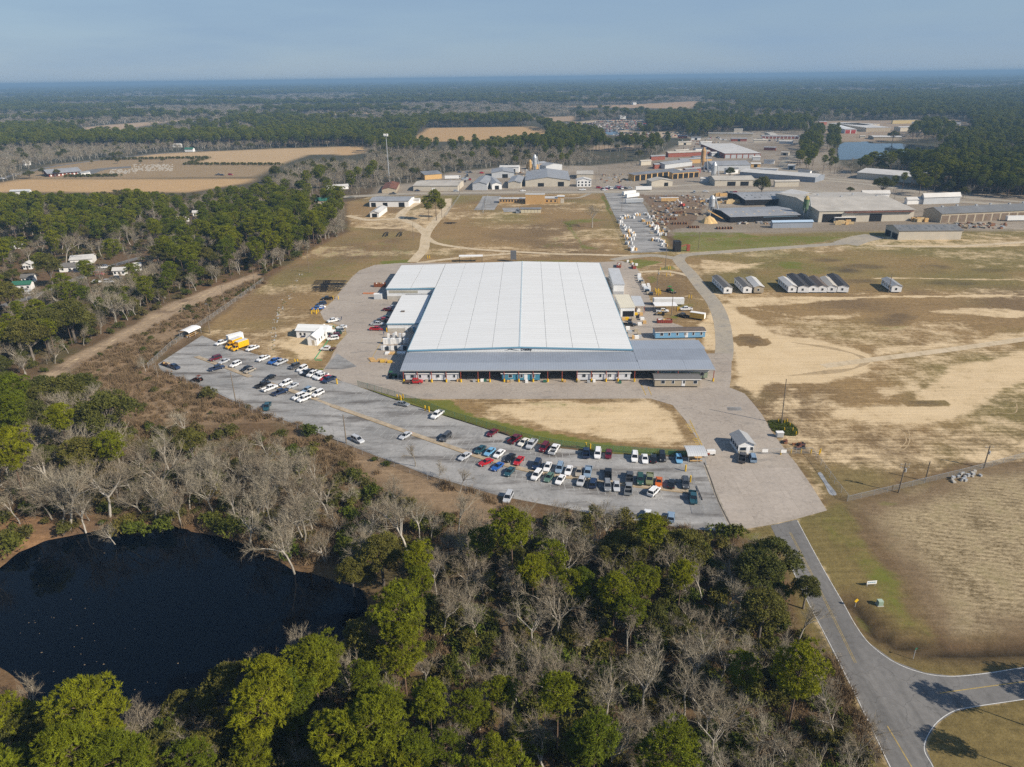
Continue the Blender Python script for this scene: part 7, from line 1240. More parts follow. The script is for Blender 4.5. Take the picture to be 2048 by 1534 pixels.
def tubes_np(segs, k=5):
    """segments (p0, p1, r0, r1) -> quads"""
    p0 = np.array([s[0] for s in segs]); p1 = np.array([s[1] for s in segs]); r0 = np.array([s[2] for s in segs]); r1 = np.array([s[3] for s in segs])
    d = unit(p1 - p0); a = np.cross(d, np.where(np.abs(d[:, 2:3]) < .9, [[0, 0, 1.0]], [[1.0, 0, 0]])); a = unit(a); b = np.cross(d, a); an = np.arange(k) * 2 * np.pi / k
    ring = a[:, None] * np.cos(an)[None, :, None] + b[:, None] * np.sin(an)[None, :, None]
    v = np.concatenate([p0[:, None] + ring * r0[:, None, None], p1[:, None] + ring * r1[:, None, None]], 1).reshape(-1, 3)
    base = np.arange(len(segs))[:, None, None] * 2 * k; i = np.arange(k); q = np.stack([i, (i + 1) % k, (i + 1) % k + k, i + k], -1)[None] + base
    return v, q.reshape(-1, 4)
def tri(q): return np.concatenate([q[:, [0, 1, 2]], q[:, [0, 2, 3]]])
def tuft_lobes(lobes, per, blades, ln, wd, flat=.62, jit=.25, down=-.35):
    C, Dn = [], []
    for c, r in lobes:
        d = unit(rng.normal(size=(per, 3))); d[:, 2] = np.where(d[:, 2] < down, -d[:, 2], d[:, 2]); rr = r * (1 - jit * rng.random((per, 1)) ** 2); p = c + d * rr * [1, 1, flat]
        n = unit(d + [0, 0, .5]); C.append(np.repeat(p, blades, 0)); Dn.append(np.repeat(n, blades, 0))
    C = np.concatenate(C); N_ = np.concatenate(Dn); Dn = unit(N_ * .75 + rng.normal(size=C.shape) * .75); C = C + rng.normal(size=C.shape) * .1
    return slivers(C, Dn, ln * (.7 + .6 * rng.random(len(C))), wd * (.7 + .6 * rng.random(len(C))), N_)
def make_pine(H=20.0, R_=4.3, c0=.52, n=46, lean=.0, blades=18, per=26):
    segs = []; P0 = np.zeros(3); k = 8; bend = rng.normal(size=2) * .5 + [lean, 0]; pts = [np.array([bend[0] * (i / k) ** 1.6, bend[1] * (i / k) ** 1.6, H * .96 * i / k]) for i in range(k + 1)]
    for i in range(k): segs.append((pts[i], pts[i + 1], .27 * (1 - .82 * i / k), .27 * (1 - .82 * (i + 1) / k)))
    lobes = []
    for i in range(n):
        u = (i + .5) / n; t = c0 + (1 - c0) * u ** .85; prof = math.sin(math.pi * min(1, .22 + .72 * (1 - (t - c0) / (1 - c0)) ** .8)) ; r = R_ * (.25 + .8 * prof) * rng.uniform(.55, 1.0) * (1 if t < .93 else .4)
        a = i * 2.4 + rng.normal() * .4; tp = pts[min(k, int(t * k))]; c = np.array([tp[0] + r * math.cos(a), tp[1] + r * math.sin(a), H * t + rng.normal() * .4]); lr = rng.uniform(1.05, 1.75) * (1 if t > .65 else .8); lobes.append((c, lr))
        b0 = np.array([tp[0], tp[1], max(H * t - .25 * r - .6, H * c0 * .9)]); mid = (b0 + c) / 2 + [0, 0, -.2]; segs += [(b0, mid, .075, .05), (mid, c, .05, .025)]
    for i in range(4): a = rng.random() * 6.28; z_ = H * rng.uniform(.3, c0); segs.append((np.array([0, 0, z_]), np.array([math.cos(a) * 1.6, math.sin(a) * 1.6, z_ + .5]), .04, .015))
    return tubes_np(segs), tuft_lobes(lobes, per, blades, .44, .062)
def make_bare(H=15.0, spread=.62, fork=.32, seed=0, twigs=4, droop=0.0, n1=5):
    big, small, tips = [], [], []
    def grow(p, d, L_, r, lvl):
        k = 3; q = p
        for i in range(k):
            d = unit(d + rng.normal(size=3) * (.10 + .05 * lvl) + [0, 0, (.10 - .14 * droop) * (lvl > 0)]); e = q + d * L_ / k; (big if lvl < 2 else small).append((q, e, r * (1 - .45 * i / k), r * (1 - .45 * (i + 1) / k))); q = e
            if lvl >= 2 and i > 0: tips.append((q, d))
            if 1 <= lvl < 3 and i < 2:
                sd = unit(d + rng.normal(size=3) * .8); grow(q, sd, L_ * .55, r * .42, lvl + 1 if lvl < 2 else 3)
        if lvl >= 3: tips.append((q, d)); return
        for j in range([n1, 3, 3][lvl]):
            a = rng.normal(size=3); a -= d * (a @ d); sd = unit(d + unit(a) * rng.uniform(.45, 1.0) * (spread * 1.5 if lvl == 0 else spread * 1.25)); grow(q - d * L_ * rng.uniform(0, .25), sd, L_ * ([.78, .68, .62][lvl]) * rng.uniform(.75, 1.15) * (H * .30 / (H * fork) if lvl == 0 else 1), r * .52, lvl + 1)
    grow(np.zeros(3), unit(np.array([rng.normal() * .08, rng.normal() * .08, 1.0])), H * fork, .22 * H / 15, 0)
    tp = np.array([t[0] for t in tips]); td = np.array([t[1] for t in tips]); C = np.repeat(tp, twigs, 0); Dd = unit(np.repeat(td, twigs, 0) + rng.normal(size=C.shape) * .55 + [0, 0, .15 - .5 * droop]); tw = slivers(C, Dd, .5 + .9 * rng.random(len(C)), .012)
    sv, sq = tubes_np(small, 3); v = np.concatenate([sv, tw[0]]); f = np.concatenate([tri(sq), tw[1] + len(sv)]); return tubes_np(big, 6), (v, f)
def make_oak(H=13.0, R_=5.5, n=38, per=80):
    segs = [(np.zeros(3), np.array([0, 0, H * .3]), .38, .3)]; lobes = []
    for i in range(n):
        d = unit(rng.normal(size=3)); d[2] = abs(d[2]) * .9 - .12; c = np.array([0, 0, H * .52]) + d * [R_ * .82, R_ * .82, H * .36] * rng.uniform(.7, 1.0); lobes.append((c, rng.uniform(1.0, 1.7)))
        if i % 3 == 0: segs += [(np.array([0, 0, H * .3]), c * [.5, .5, .75], .15, .09), (c * [.5, .5, .75], c, .09, .03)]
    return tubes_np(segs), tuft_lobes(lobes, per, 5, .34, .11, .8, .35)
def make_bush(H=2.2, R_=1.5, n=7, per=26, ln=.34, wd=.12):
    lobes = [(np.array([rng.normal() * R_ * .45, rng.normal() * R_ * .45, H * rng.uniform(.3, .7)]), R_ * rng.uniform(.4, .65)) for _ in range(n)]
    segs = [(np.zeros(3), c * [.9, .9, .9], .05, .02) for c, r in lobes]; return tubes_np(segs, 3), tuft_lobes(lobes, per, 5, ln, wd, .85, .4)
def make_scrub(H=1.4, R_=1.3):
    n = 120; C = np.stack([rng.normal(size=n) * R_ * .4, rng.normal(size=n) * R_ * .4, np.abs(rng.normal(size=n)) * .2], -1); Dd = unit(rng.normal(size=(n, 3)) * [.5, .5, .3] + [0, 0, 1]); return tubes_np([(np.zeros(3), np.array([0, 0, H * .5]), .03, .015)], 3), slivers(C, Dd, H * (.5 + .7 * rng.random(n)), .05)
KINDS = {
    'pine_tree': dict(protos=[make_pine(20, 4.3, .52), make_pine(21, 3.9, .60), make_pine(18.5, 4.6, .48), make_pine(22, 3.5, .64, 34, .8), make_pine(19, 4.1, .42, 46)], mats=(m_bark, m_pine)),
    'bare_tree': dict(protos=[make_bare(16, .6, .30), make_bare(18, .5, .36), make_bare(13, .75, .28), make_bare(14, .65, .3, n1=6), make_bare(12, .7, .3, droop=.6), make_bare(17, .45, .46), make_bare(14, .7, .36, n1=4), make_bare(15, .55, .25, n1=7), make_bare(13, .62, .38, droop=.3)], mats=(m_grey, m_twig)),
    'evergreen_oak': dict(protos=[make_oak(), make_oak(12, 6.2, 40), make_oak(14, 4.8, 30)], mats=(m_obark, m_oak)),
    'shrub': dict(protos=[make_bush(), make_bush(2.8, 1.4), make_bush(1.8, 1.8, 9)], mats=(m_obark, m_shrub))}
protoscrub = [make_scrub(), make_scrub(1.1, 1.6)]
for k, d in KINDS.items():
    d['tm'] = [np_mesh(k + '_trunk', t[0], t[1], d['mats'][0]) for t, c in d['protos']]; d['cm'] = [np_mesh(k + '_crown', c[0], c[1], d['mats'][1]) for t, c in d['protos']]
    for me in d['tm']: me.polygons.foreach_set('use_smooth', np.ones(len(me.polygons), bool))
def both(t, c, mats, name):
    ft = tri(t[1]) if t[1].shape[1] == 4 else t[1]; me = np_mesh(name, np.concatenate([t[0], c[0]]), np.concatenate([ft, c[1] + len(t[0])]), list(mats)); me.polygons.foreach_set('material_index', np.concatenate([np.zeros(len(ft), np.int32), np.ones(len(c[1]), np.int32)])); return me
def scatter(name, label, cat, protos, xyz, scl, rot, var):
    """one stuff object that draws a copy of a prototype at every vertex"""
    n = len(xyz); me = bpy.data.meshes.new(name); me.vertices.add(n); me.vertices.foreach_set('co', xyz.astype(np.float32).ravel())
    for nm, ty, ar, key in (('scl', 'FLOAT_VECTOR', scl, 'vector'), ('rot', 'FLOAT_VECTOR', np.stack([0 * rot, 0 * rot, rot], -1), 'vector'), ('var', 'INT', var, 'value')):
        a = me.attributes.new(nm, ty, 'POINT'); a.data.foreach_set(key, np.ascontiguousarray(ar, dtype=np.int32 if ty == 'INT' else np.float32).ravel())
    for pm in protos:
        for m_ in pm.materials: me.materials.append(m_)
    o = link(name, me); tag(o, label, cat, None, 'stuff')
    g = bpy.data.node_groups.new(name + '_scatter', 'GeometryNodeTree'); g.interface.new_socket('Geometry', in_out='INPUT', socket_type='NodeSocketGeometry'); g.interface.new_socket('Geometry', in_out='OUTPUT', socket_type='NodeSocketGeometry')
    N = g.nodes; gi = N.new('NodeGroupInput'); go = N.new('NodeGroupOutput'); iop = N.new('GeometryNodeInstanceOnPoints'); jn = N.new('GeometryNodeJoinGeometry')
    for i, pm in enumerate(protos):
        po = bpy.data.objects.new(pm.name, pm); oi = N.new('GeometryNodeObjectInfo'); oi.inputs['Object'].default_value = po; oi.inputs['As Instance'].default_value = False; gt = N.new('GeometryNodeGeometryToInstance'); g.links.new(oi.outputs['Geometry'], gt.inputs[0]); g.links.new(gt.outputs[0], jn.inputs[0])
    def na(nm, dt):
        q = N.new('GeometryNodeInputNamedAttribute'); q.data_type = dt; q.inputs['Name'].default_value = nm; return q.outputs['Attribute']
    g.links.new(gi.outputs[0], iop.inputs['Points']); g.links.new(jn.outputs[0], iop.inputs['Instance']); iop.inputs['Pick Instance'].default_value = True
    g.links.new(na('var', 'INT'), iop.inputs['Instance Index']); e2r = N.new('FunctionNodeEulerToRotation'); g.links.new(na('rot', 'FLOAT_VECTOR'), e2r.inputs[0]); g.links.new(e2r.outputs[0], iop.inputs['Rotation']); g.links.new(na('scl', 'FLOAT_VECTOR'), iop.inputs['Scale']); g.links.new(iop.outputs[0], go.inputs[0])
    md = o.modifiers.new('scatter', 'NODES'); md.node_group = g; return o

# --- where trees stand
HGT = {'pine_tree': 20.0, 'bare_tree': 14.0, 'evergreen_oak': 12.5, 'shrub': 2.4}; WID = {'pine_tree': 3.6, 'bare_tree': 3.0, 'evergreen_oak': 4.5, 'shrub': 1.2}
OPENS = [[(316, 728), (404, 671), (690, 764), (1060, 885), (1410, 915), (1467, 1062), (1380, 1045), (1290, 1010), (1180, 985), (1010, 975), (900, 960), (850, 945), (700, 890), (505, 820)],
         [(-300, 1140), (0, 1140), (75, 1085), (190, 1068), (330, 1063), (430, 1080), (560, 1140), (640, 1180), (715, 1205), (715, 1250), (640, 1240), (560, 1270), (450, 1290), (420, 1340), (370, 1370), (300, 1355), (240, 1345), (130, 1370), (100, 1350), (60, 1310), (-300, 1300)],
         [(470, 812), (560, 845), (640, 880), (760, 935), (900, 1005), (985, 1050), (940, 1035), (860, 1000), (760, 950), (640, 897), (540, 853)], [(222, 791), (342, 777), (427, 798), (513, 836), (444, 842), (342, 853), (273, 842)]]
def covers(kind, x, y, s, opens):
    """would a tree here stand in front of ground that the survey shows open?"""
    h, w = HGT[kind] * s, WID[kind] * s; b = np.zeros(x.shape, bool)
    for dx, k in ((0, 1.0), (-w, .74), (w, .74), (0, .6)):
        px_, py_ = pix(x + dx, y, h * k)
        for o in opens: b |= inside_sd(px_, py_, o) > 0
    return b

HOUSES = [o for o in bpy.data.objects if o.parent is None and o.get('category') and o.get('dims') is not None]
HB = np.array([[(o.matrix_basis @ Vector((o['dims'][0] / 2, o['dims'][1] / 2, 0)))[0], (o.matrix_basis @ Vector((o['dims'][0] / 2, o['dims'][1] / 2, 0)))[1], math.hypot(o['dims'][0], o['dims'][1]) / 2] for o in HOUSES])
LANES = [(s.name, s) for s in bpy.data.objects if s.get('kind') == 'structure' and any(k in s.name for k in ('main_road', 'highway', 'side_road', 'country_road', 'village_street', 'church_car_park'))]
CLEAR = [FACT, VERGE, CROP, RAIL, SCRUB, SCRB2, LOT, YARD, ROADP, INDUS, FARIND, JUNK, LAKEP, SPOND, PONDP] + [p for p, c in FIELDS]
LINES = [[tuple(v.co[:2]) for v in s.data.vertices[:len(s.data.vertices) // 2]] for n_, s in LANES]
def blocked(x, y, pad=0.0, heavy=True):
    b = np.zeros(x.shape, bool)
    for p in CLEAR: b |= inside_sd(x, y, p) > -pad
    for l_ in LINES: b |= line_d(x, y, l_) < 11
    for hx, hy, hr in HB:
        b |= (x - hx) ** 2 + (y - hy) ** 2 < (hr + 3) ** 2
        if hr < 14: b |= (x - hx * .965) ** 2 + (y - (hy - 13)) ** 2 < (hr + 9) ** 2
    return b
OPENS2 = OPENS + [list(zip(*pix(np.array(p)[:, 0], np.array(p)[:, 1]))) for p in [FACT, CROP, RAIL, INDUS, FARIND, JUNK, LAKEP, YARD] + [p for p, c in FIELDS]]
OPENS_LAKE = [(1676, 316), (1680, 292), (1692, 284), (1735, 282), (1793, 286), (1862, 292), (1900, 297), (1850, 302), (1800, 301), (1760, 303), (1725, 308)]
T = {k: [] for k in KINDS}          # rows: x, y, scale, zone
ZONES = ['in the woods north of the dark pond', 'in the foreground woods below the car park', 'in the western wood beside the railway bed', 'at the scrubby left edge above the pond', 'in the far woods', 'in the mill district', 'by the wood edge of the car park', 'on the dry scrub', 'beside the lake']
hx, hy = [], []
def hero(kind, zz, rows, zone, ch, base_d):
    for x, y, d in rows:
        c = zz(x, y, ch); dep = (c.y * math.cos(PITCH) + (CAM_H - ch) * math.sin(PITCH)); sz = d / zz.s / FPX * dep; s = min(1.6, max(.6, sz / base_d * (.9 if kind == 'pine_tree' else 1)))
        c = zz(x, y + (14 if kind == 'pine_tree' else 0) * zz.s / 3, ch * s); hx.append(c.x); hy.append(c.y); T[kind].append((c.x, c.y, s, zone))
for zz, s in ((zN, 2.926), (zK, 3.413), (zG, 3.413), (zF, 2.873), (zM, 2.926), (zL, 2.926), (zD, 3.413), (zC, 2.934), (z4, 4.876), (z5, 5.12), (z0, 1)): zz.s = s
hero('pine_tree', zN, [(540, 960, 400), (1830, 640, 300), (1690, 800, 320), (1470, 1150, 260), (1980, 1090, 300), (20, 930, 300)], 1, 15.5, 8.6)
hero('pine_tree', zK, [(120, 190, 330), (440, 370, 260), (310, 760, 420), (880, 570, 340), (1380, 440, 260), (1160, 540, 170), (1760, 520, 340), (1580, 760, 280), (780, 880, 340), (1340, 860, 340), (1930, 830, 300), (1000, 820, 220), (560, 560, 220)], 1, 15.5, 8.6)
hero('pine_tree', zG, [(800, 560, 240), (830, 740, 200), (1720, 520, 240), (1590, 660, 240), (1870, 730, 220)], 1, 15.5, 8.6)
hero('pine_tree', zF, [(430, 210, 200), (390, 420, 200), (230, 500, 220), (330, 620, 180), (610, 430, 150), (970, 950, 200), (1290, 960, 320), (530, 1420, 340), (110, 1400, 340), (40, 470, 150)], 1, 15.5, 8.6)
hero('pine_tree', zM, [(60, 230, 220), (60, 480, 240), (350, 290, 200), (650, 430, 170)], 3, 15.5, 8.6)
hero('evergreen_oak', zM, [(620, 250, 380), (1110, 420, 230), (350, 110, 300), (270, 520, 200)], 3, 7.5, 11); hero('evergreen_oak', zG, [(550, 540, 380), (350, 650, 300), (1450, 560, 220)], 1, 7.5, 11); hero('evergreen_oak', zF, [(1130, 330, 300), (1330, 520, 200)], 1, 7.5, 11); hero('evergreen_oak', zN, [(150, 1100, 400), (900, 1180, 380), (1060, 900, 200)], 1, 7.5, 11)
hero('bare_tree', zM, [(560, 560, 350), (880, 490, 330), (1050, 530, 170), (960, 690, 230), (1210, 640, 240), (1420, 760, 300), (1650, 560, 400), (1790, 700, 300), (1680, 930, 300), (1880, 960, 200), (1970, 830, 150), (720, 680, 170), (330, 680, 300), (640, 900, 150), (1380, 500, 280), (1500, 600, 280), (1290, 400, 260), (1500, 420, 260), (1650, 430, 260), (1850, 520, 260), (1080, 260, 200), (170, 220, 160), (440, 740, 240)], 0, 9.5, 9.5)
hero('bare_tree', zN, [(1420, 600, 300), (1580, 600, 220), (1730, 500, 160), (1840, 440, 190), (1210, 880, 240), (780, 900, 300), (1000, 920, 170), (1480, 950, 250), (1900, 930, 220), (1720, 1130, 220)], 1, 9.5, 9.5)
hero('bare_tree', zK, [(850, 200, 300), (1170, 200, 230), (1400, 180, 330), (560, 220, 250), (170, 570, 250), (2000, 420, 220), (1800, 150, 260)], 1, 9.5, 9.5); hero('bare_tree', zG, [(1120, 560, 350), (250, 280, 170), (160, 440, 190), (750, 300, 350), (1200, 920, 300), (1420, 900, 250), (480, 250, 300), (1000, 330, 280), (1480, 200, 280), (1700, 200, 240), (1900, 250, 260), (700, 860, 260), (560, 1000, 240)], 1, 9.5, 9.5)
hero('bare_tree', zF, [(770, 650, 330), (650, 1050, 260), (180, 1100, 300), (400, 1200, 250), (1020, 760, 220), (1180, 560, 220), (800, 340, 250), (900, 1440, 350), (1400, 1480, 250), (40, 230, 250), (200, 100, 260)], 1, 9.5, 9.5)
hero('bare_tree', z5, [(860, 700, 200), (1110, 830, 200), (1320, 960, 200)], 6, 9.5, 9.5); hero('bare_tree', zL, [(750, 640, 300), (640, 760, 180), (330, 710, 200), (350, 460, 200), (830, 1110, 110), (1220, 170, 120)], 2, 9.5, 9.5); hero('bare_tree', zD, [(1725, 110, 190)], 5, 9.5, 9.5)
hero('pine_tree', zD, [(600, 60, 80), (650, 40, 90), (690, 60, 70)], 5, 15.5, 8.6); hero('evergreen_oak', zC, [(515, 695, 120), (1225, 690, 120), (1030, 725, 45), (1285, 400, 70), (325, 628, 70)], 5, 7.5, 11); hero('evergreen_oak', zL, [(280, 590, 200), (40, 770, 190), (150, 980, 260), (400, 880, 300), (250, 940, 240), (1610, 40, 120)], 2, 7.5, 11)
hero('shrub', zM, [(1210, 125, 80), (1450, 210, 24), (1815, 345, 90), (1920, 400, 50)], 7, 1.5, 3.0); hero('shrub', z5, [(455, 800, 46), (575, 845, 60), (10, 575, 40)], 7, 1.5, 3.0); hero('shrub', zM, [(1330, 880, 130), (930, 870, 130), (700, 860, 160), (780, 880, 120), (120, 920, 80)], 0, 2.2, 3.2)
HXY = np.array([hx, hy])
for x, y, s in ((90.5, 82, .72), (81.5, 75.5, .6), (109, 84, .9)): T['pine_tree'].append((x, y, s, 1))
def fill(zone, poly, sp, mix, smin=.75, smax=1.15, pad=1.0, force=False, heroes=3.2):
    pp = np.array(poly); x0, y0 = pp.min(0); x1, y1 = pp.max(0); gx_, gy_ = np.meshgrid(np.arange(x0, x1, sp), np.arange(y0, y1, sp)); x = gx_.ravel() + rng.uniform(-.48, .48, gx_.size) * sp; y = gy_.ravel() + rng.uniform(-.48, .48, gx_.size) * sp
    ok = (inside_sd(x, y, poly) > 0) & (y > 52); x, y = x[ok], y[ok]
    px_, py_ = pix(x, y, 12); ok = (px_ > -260) & (px_ < 2300) & (py_ < 2000); x, y = x[ok], y[ok]
    if force:
        b = np.zeros(x.shape, bool)
        for hx_, hy_, hr in HB: b |= (x - hx_) ** 2 + (y - hy_) ** 2 < (hr + 3) ** 2
        for l_ in LINES: b |= line_d(x, y, l_) < 9
        b |= inside_sd(x, y, LAKEP) > -2
    else: b = blocked(x, y, pad)
    x, y = x[~b], y[~b]
    if heroes: d = ((x[:, None] - HXY[0]) ** 2 + (y[:, None] - HXY[1]) ** 2).min(1); x, y = x[d > heroes ** 2], y[d > heroes ** 2]
    ks = list(mix); pr = np.array([mix[k] for k in ks]); cl = fbm(x, y, 45, 77); u = np.clip(rng.random(len(x)) * .55 + (cl - .25) * .9, 0, .9999); c = np.cumsum(pr) / pr.sum(); s = rng.uniform(smin, smax, len(x)); kk = np.searchsorted(c, u)
    for j, kd in enumerate(ks):
        q = kk == j; xq, yq, sq = x[q], y[q], s[q]
        if kd != 'shrub' and len(xq):
            cv = covers(kd, xq, yq, sq, OPENS if zone in (0, 1, 3, 6) else [OPENS_LAKE] if zone == 8 else OPENS2)
            xq, yq, sq = xq[~cv], yq[~cv], sq[~cv]
        for i in range(len(xq)): T[kd].append((xq[i], yq[i], sq[i], zone))
ZA_ = world_poly(z0, [(-80, 900), (0, 850), (160, 830), (330, 850), (560, 870), (640, 905), (760, 965), (900, 1030), (1000, 1085), (900, 1150), (720, 1160), (680, 1130), (600, 1130), (480, 1085), (380, 1055), (200, 1062), (60, 1085), (-80, 1160)])
ZB_ = [(-95, 40), (-80, 92), (-68, 96), (-50, 90), (-34, 96), (-26, 106), (-22, 122), (-10, 138)] + world_poly(z0, [(1060, 1040), (1200, 1040), (1470, 1068), (1500, 1110), (1568, 1200), (1630, 1330), (1740, 1534)]) + [(44, 62), (46, 40)]
fill(0, ZA_, 5.6, {'bare_tree': .91, 'evergreen_oak': .06, 'pine_tree': .03}, .8, 1.25); fill(1, ZB_, 5.4, {'bare_tree': .72, 'evergreen_oak': .09, 'pine_tree': .19}, .66, 1.12)
fill(3, world_poly(z0, [(-400, 800), (-20, 770), (170, 790), (270, 860), (160, 880), (0, 930), (-80, 1010), (-400, 1100)]), 8, {'bare_tree': .35, 'evergreen_oak': .4, 'pine_tree': .25})
ZC_ = world_poly(z0, [(-500, 430), (40, 400), (230, 385), (480, 395), (560, 385), (690, 400), (680, 470), (615, 505), (545, 545), (330, 640), (200, 705), (60, 760), (-40, 790), (-500, 980)])
fill(2, world_poly(zL, [(-600, 340), (260, 120), (900, 130), (940, 290), (760, 400), (300, 400), (-600, 480)]), 9.5, {'pine_tree': .62, 'bare_tree': .3, 'evergreen_oak': .08}, .7, 1.1); fill(2, world_poly(zL, [(960, 330), (1180, 200), (1560, 200), (1960, 350), (1980, 480), (1560, 600), (1100, 640), (960, 480)]), 9.5, {'pine_tree': .44, 'bare_tree': .44, 'evergreen_oak': .12}, .7, 1.05)
fill(2, ZC_, 9, {'bare_tree': .62, 'pine_tree': .16, 'evergreen_oak': .22}, .7, 1.05); fill(2, world_poly(zL, [(-300, 1300), (160, 1240), (640, 970), (1060, 760), (1400, 630), (1340, 590), (1000, 660), (700, 780), (400, 960), (-300, 1060)]), 6, {'evergreen_oak': .42, 'pine_tree': .14, 'bare_tree': .44}, .45, .8)
fill(8, world_poly(zC, [(700, 610), (740, 470), (830, 390), (880, 380), (850, 520), (800, 650)]), 11, {'pine_tree': 1}, .7, .95, force=True); fill(8, world_poly(zC, [(890, 500), (900, 400), (960, 400), (955, 520)]), 10, {'pine_tree': 1}, .65, .9, force=True); fill(8, world_poly(zC, [(380, 400), (520, 330), (760, 330), (830, 390), (780, 420), (700, 400)]), 15, {'pine_tree': .8, 'bare_tree': .2}, .75, 1.0, force=True)
fill(8, world_poly(zC, [(840, 640), (940, 570), (1300, 530), (1560, 550), (1620, 470), (1760, 400), (2300, 400), (2300, 800), (1700, 800), (1540, 690), (1510, 640), (1300, 630), (1180, 640), (1100, 670)]), 12, {'pine_tree': .5, 'bare_tree': .5}, .75, 1.05, force=True); fill(8, world_poly(zC, [(1340, 440), (1440, 370), (1600, 380), (1680, 420), (1600, 470)]), 12, {'pine_tree': .5, 'bare_tree': .5}, .9, 1.2, force=True)
fill(5, world_poly(zC, [(830, 690), (1000, 680), (1040, 690), (1000, 720), (840, 715)]), 14, {'evergreen_oak': .4, 'bare_tree': .6}, .4, .7, force=True); fill(5, world_poly(zC, [(1260, 745), (1400, 700), (1700, 760), (2100, 760), (2100, 800), (1500, 775)]), 10, {'evergreen_oak': .5, 'pine_tree': .5}, .6, 1.0, force=True)
fill(5, world_poly(zB, [(1650, 600), (1850, 585), (1870, 610), (1680, 625)]), 12, {'bare_tree': 1}, .6, .9, force=True); fill(6, world_poly(z0, [(800, 940), (860, 955), (1000, 1000), (1200, 1035), (1450, 1060), (1430, 1090), (1200, 1075), (1050, 1045), (900, 985)]), 7, {'bare_tree': .75, 'evergreen_oak': .25}, .6, .9, pad=-30)
fill(5, world_poly(zC, [(560, 440), (720, 432), (700, 560), (600, 540)]), 20, {'bare_tree': .6, 'pine_tree': .2, 'evergreen_oak': .2}, .5, .8, force=True); fill(5, world_poly(zC, [(150, 480), (290, 470), (270, 560), (150, 600)]), 26, {'bare_tree': .8, 'evergreen_oak': .2}, .4, .7, force=True); fill(5, world_poly(zB, [(930, 560), (1350, 560), (1400, 600), (1200, 620), (930, 600)]), 9, {'bare_tree': .7, 'pine_tree': .3}, .6, .9, force=True)
fill(2, world_poly(zD, [(-40, 200), (20, 150), (60, 190), (60, 300), (-20, 340)]), 7, {'bare_tree': 1}, .6, .9, pad=-60); fill(2, world_poly(zL, [(1480, 640), (1700, 560), (1960, 480), (1990, 400), (2048, 330), (2060, 300), (1960, 300), (1500, 590)]), 6.5, {'bare_tree': .5, 'pine_tree': .5}, .6, 1.0, pad=-4)
# far woods: rows whose spacing grows with distance
fx, fy, fs = [], [], []
y_ = 520.0
while y_ < 27000:
    s_ = max(8.0, .0082 * y_); n = int((1.62 * y_ + 300) / s_); x = (np.arange(n) - n / 2 + rng.uniform(-.45, .45, n)) * s_; fx.append(x); fy.append(y_ + rng.uniform(-.45, .45, n) * s_); fs.append(np.full(n, s_)); y_ += s_ * 1.15
fx = np.concatenate(fx); fy = np.concatenate(fy); fs = np.concatenate(fs); ok = ~blocked(fx, fy, 2)
for zp in (ZC_, world_poly(zL, [(-600, 340), (260, 120), (900, 130), (940, 290), (760, 400), (300, 400), (-600, 480)])): ok &= ~(inside_sd(fx, fy, zp) > -5)
fx, fy, fs = fx[ok], fy[ok], fs[ok]; ok = ~((fy < 3000) & covers('bare_tree', fx, fy, np.full(len(fx), 1.1), OPENS2)); fx, fy, fs = fx[ok], fy[ok], fs[ok]; wn = fbm(fx * .55, fy, 330, 91, 5); ty = np.where(wn + rng.normal(size=len(fx)) * .06 > .555, 0, 1); ty = np.where(rng.random(len(fx)) < .07, 2, ty)
# --- individuals (largest in the picture) and the rest as one mass per kind
lim = {'pine_tree': 300, 'bare_tree': 300, 'evergreen_oak': 300, 'shrub': 300}
DESC = {'pine_tree': ('yellow-green round-crowned pine', 'pine'), 'bare_tree': ('leafless tree with pale branches', 'tree'), 'evergreen_oak': ('dense evergreen oak', 'tree'), 'shrub': ('leafy green shrub', 'shrub')}
MARKS = [(t_, P(x_, y_)) for t_, x_, y_ in (('the east tip of the pond', 720, 1230), ('the north bank of the pond', 330, 1050), ('the north-east bank of the pond', 560, 1110), ('the west bank of the pond', 20, 1100), ('the south bank of the pond', 330, 1440), ('the bottom left corner of the photo', 40, 1600), ('the dry scrub slope', 300, 830), ('the lamp post below the pickups', 470, 830), ('the lamp post by the silver SUV', 690, 930),
    ('the lower fence of the car park', 850, 990), ('the wood edge facing the car park', 1150, 1050), ('the entrance apron', 1430, 1090), ('the middle of the roadside wood', 1450, 1250), ('the yellow diamond road sign', 1620, 1210), ('the road junction', 1700, 1450), ('the bottom edge below the pond', 640, 1560), ('the middle of the bottom edge', 1000, 1640), ('the bottom edge beside the road', 1450, 1620), ('the small brown clearing', 1010, 1075), ('the middle of the foreground wood', 1150, 1280), ('the dark gap east of the pond', 850, 1180),
    ('the village street', 140, 575), ('the green-roofed village house', 40, 575), ('the grey-roofed village house', 130, 550), ('the near end of the railway bed', 120, 760), ('the middle of the railway bed', 330, 650), ('the far end of the railway bed', 520, 550), ('the fence corner of the grass strip', 600, 505), ('the tan field beyond the pine wood', 250, 400), ('the middle of the pine wood', 200, 440), ('the dark green-roofed house', 640, 410), ('the west edge of the dirt tracks', 690, 440), ('the low pale house in the wood', 380, 445), ('the left edge of the pine wood', -60, 470), ('the bare clump under the village', 200, 640),
    ('the long white workshop', 790, 408), ('the timber yard', 1250, 350), ('the highway by the mills', 1560, 362), ('the yellow brick school', 1180, 410), ('the avenue west of the lake', 1640, 285), ('the south shore of the lake', 1740, 340), ('the north shore of the lake', 1800, 275), ('the brown-panelled warehouse', 1900, 400), ('the west lot corner shelter', 390, 690), ('the chain-link fence of the grass strip', 480, 600))]
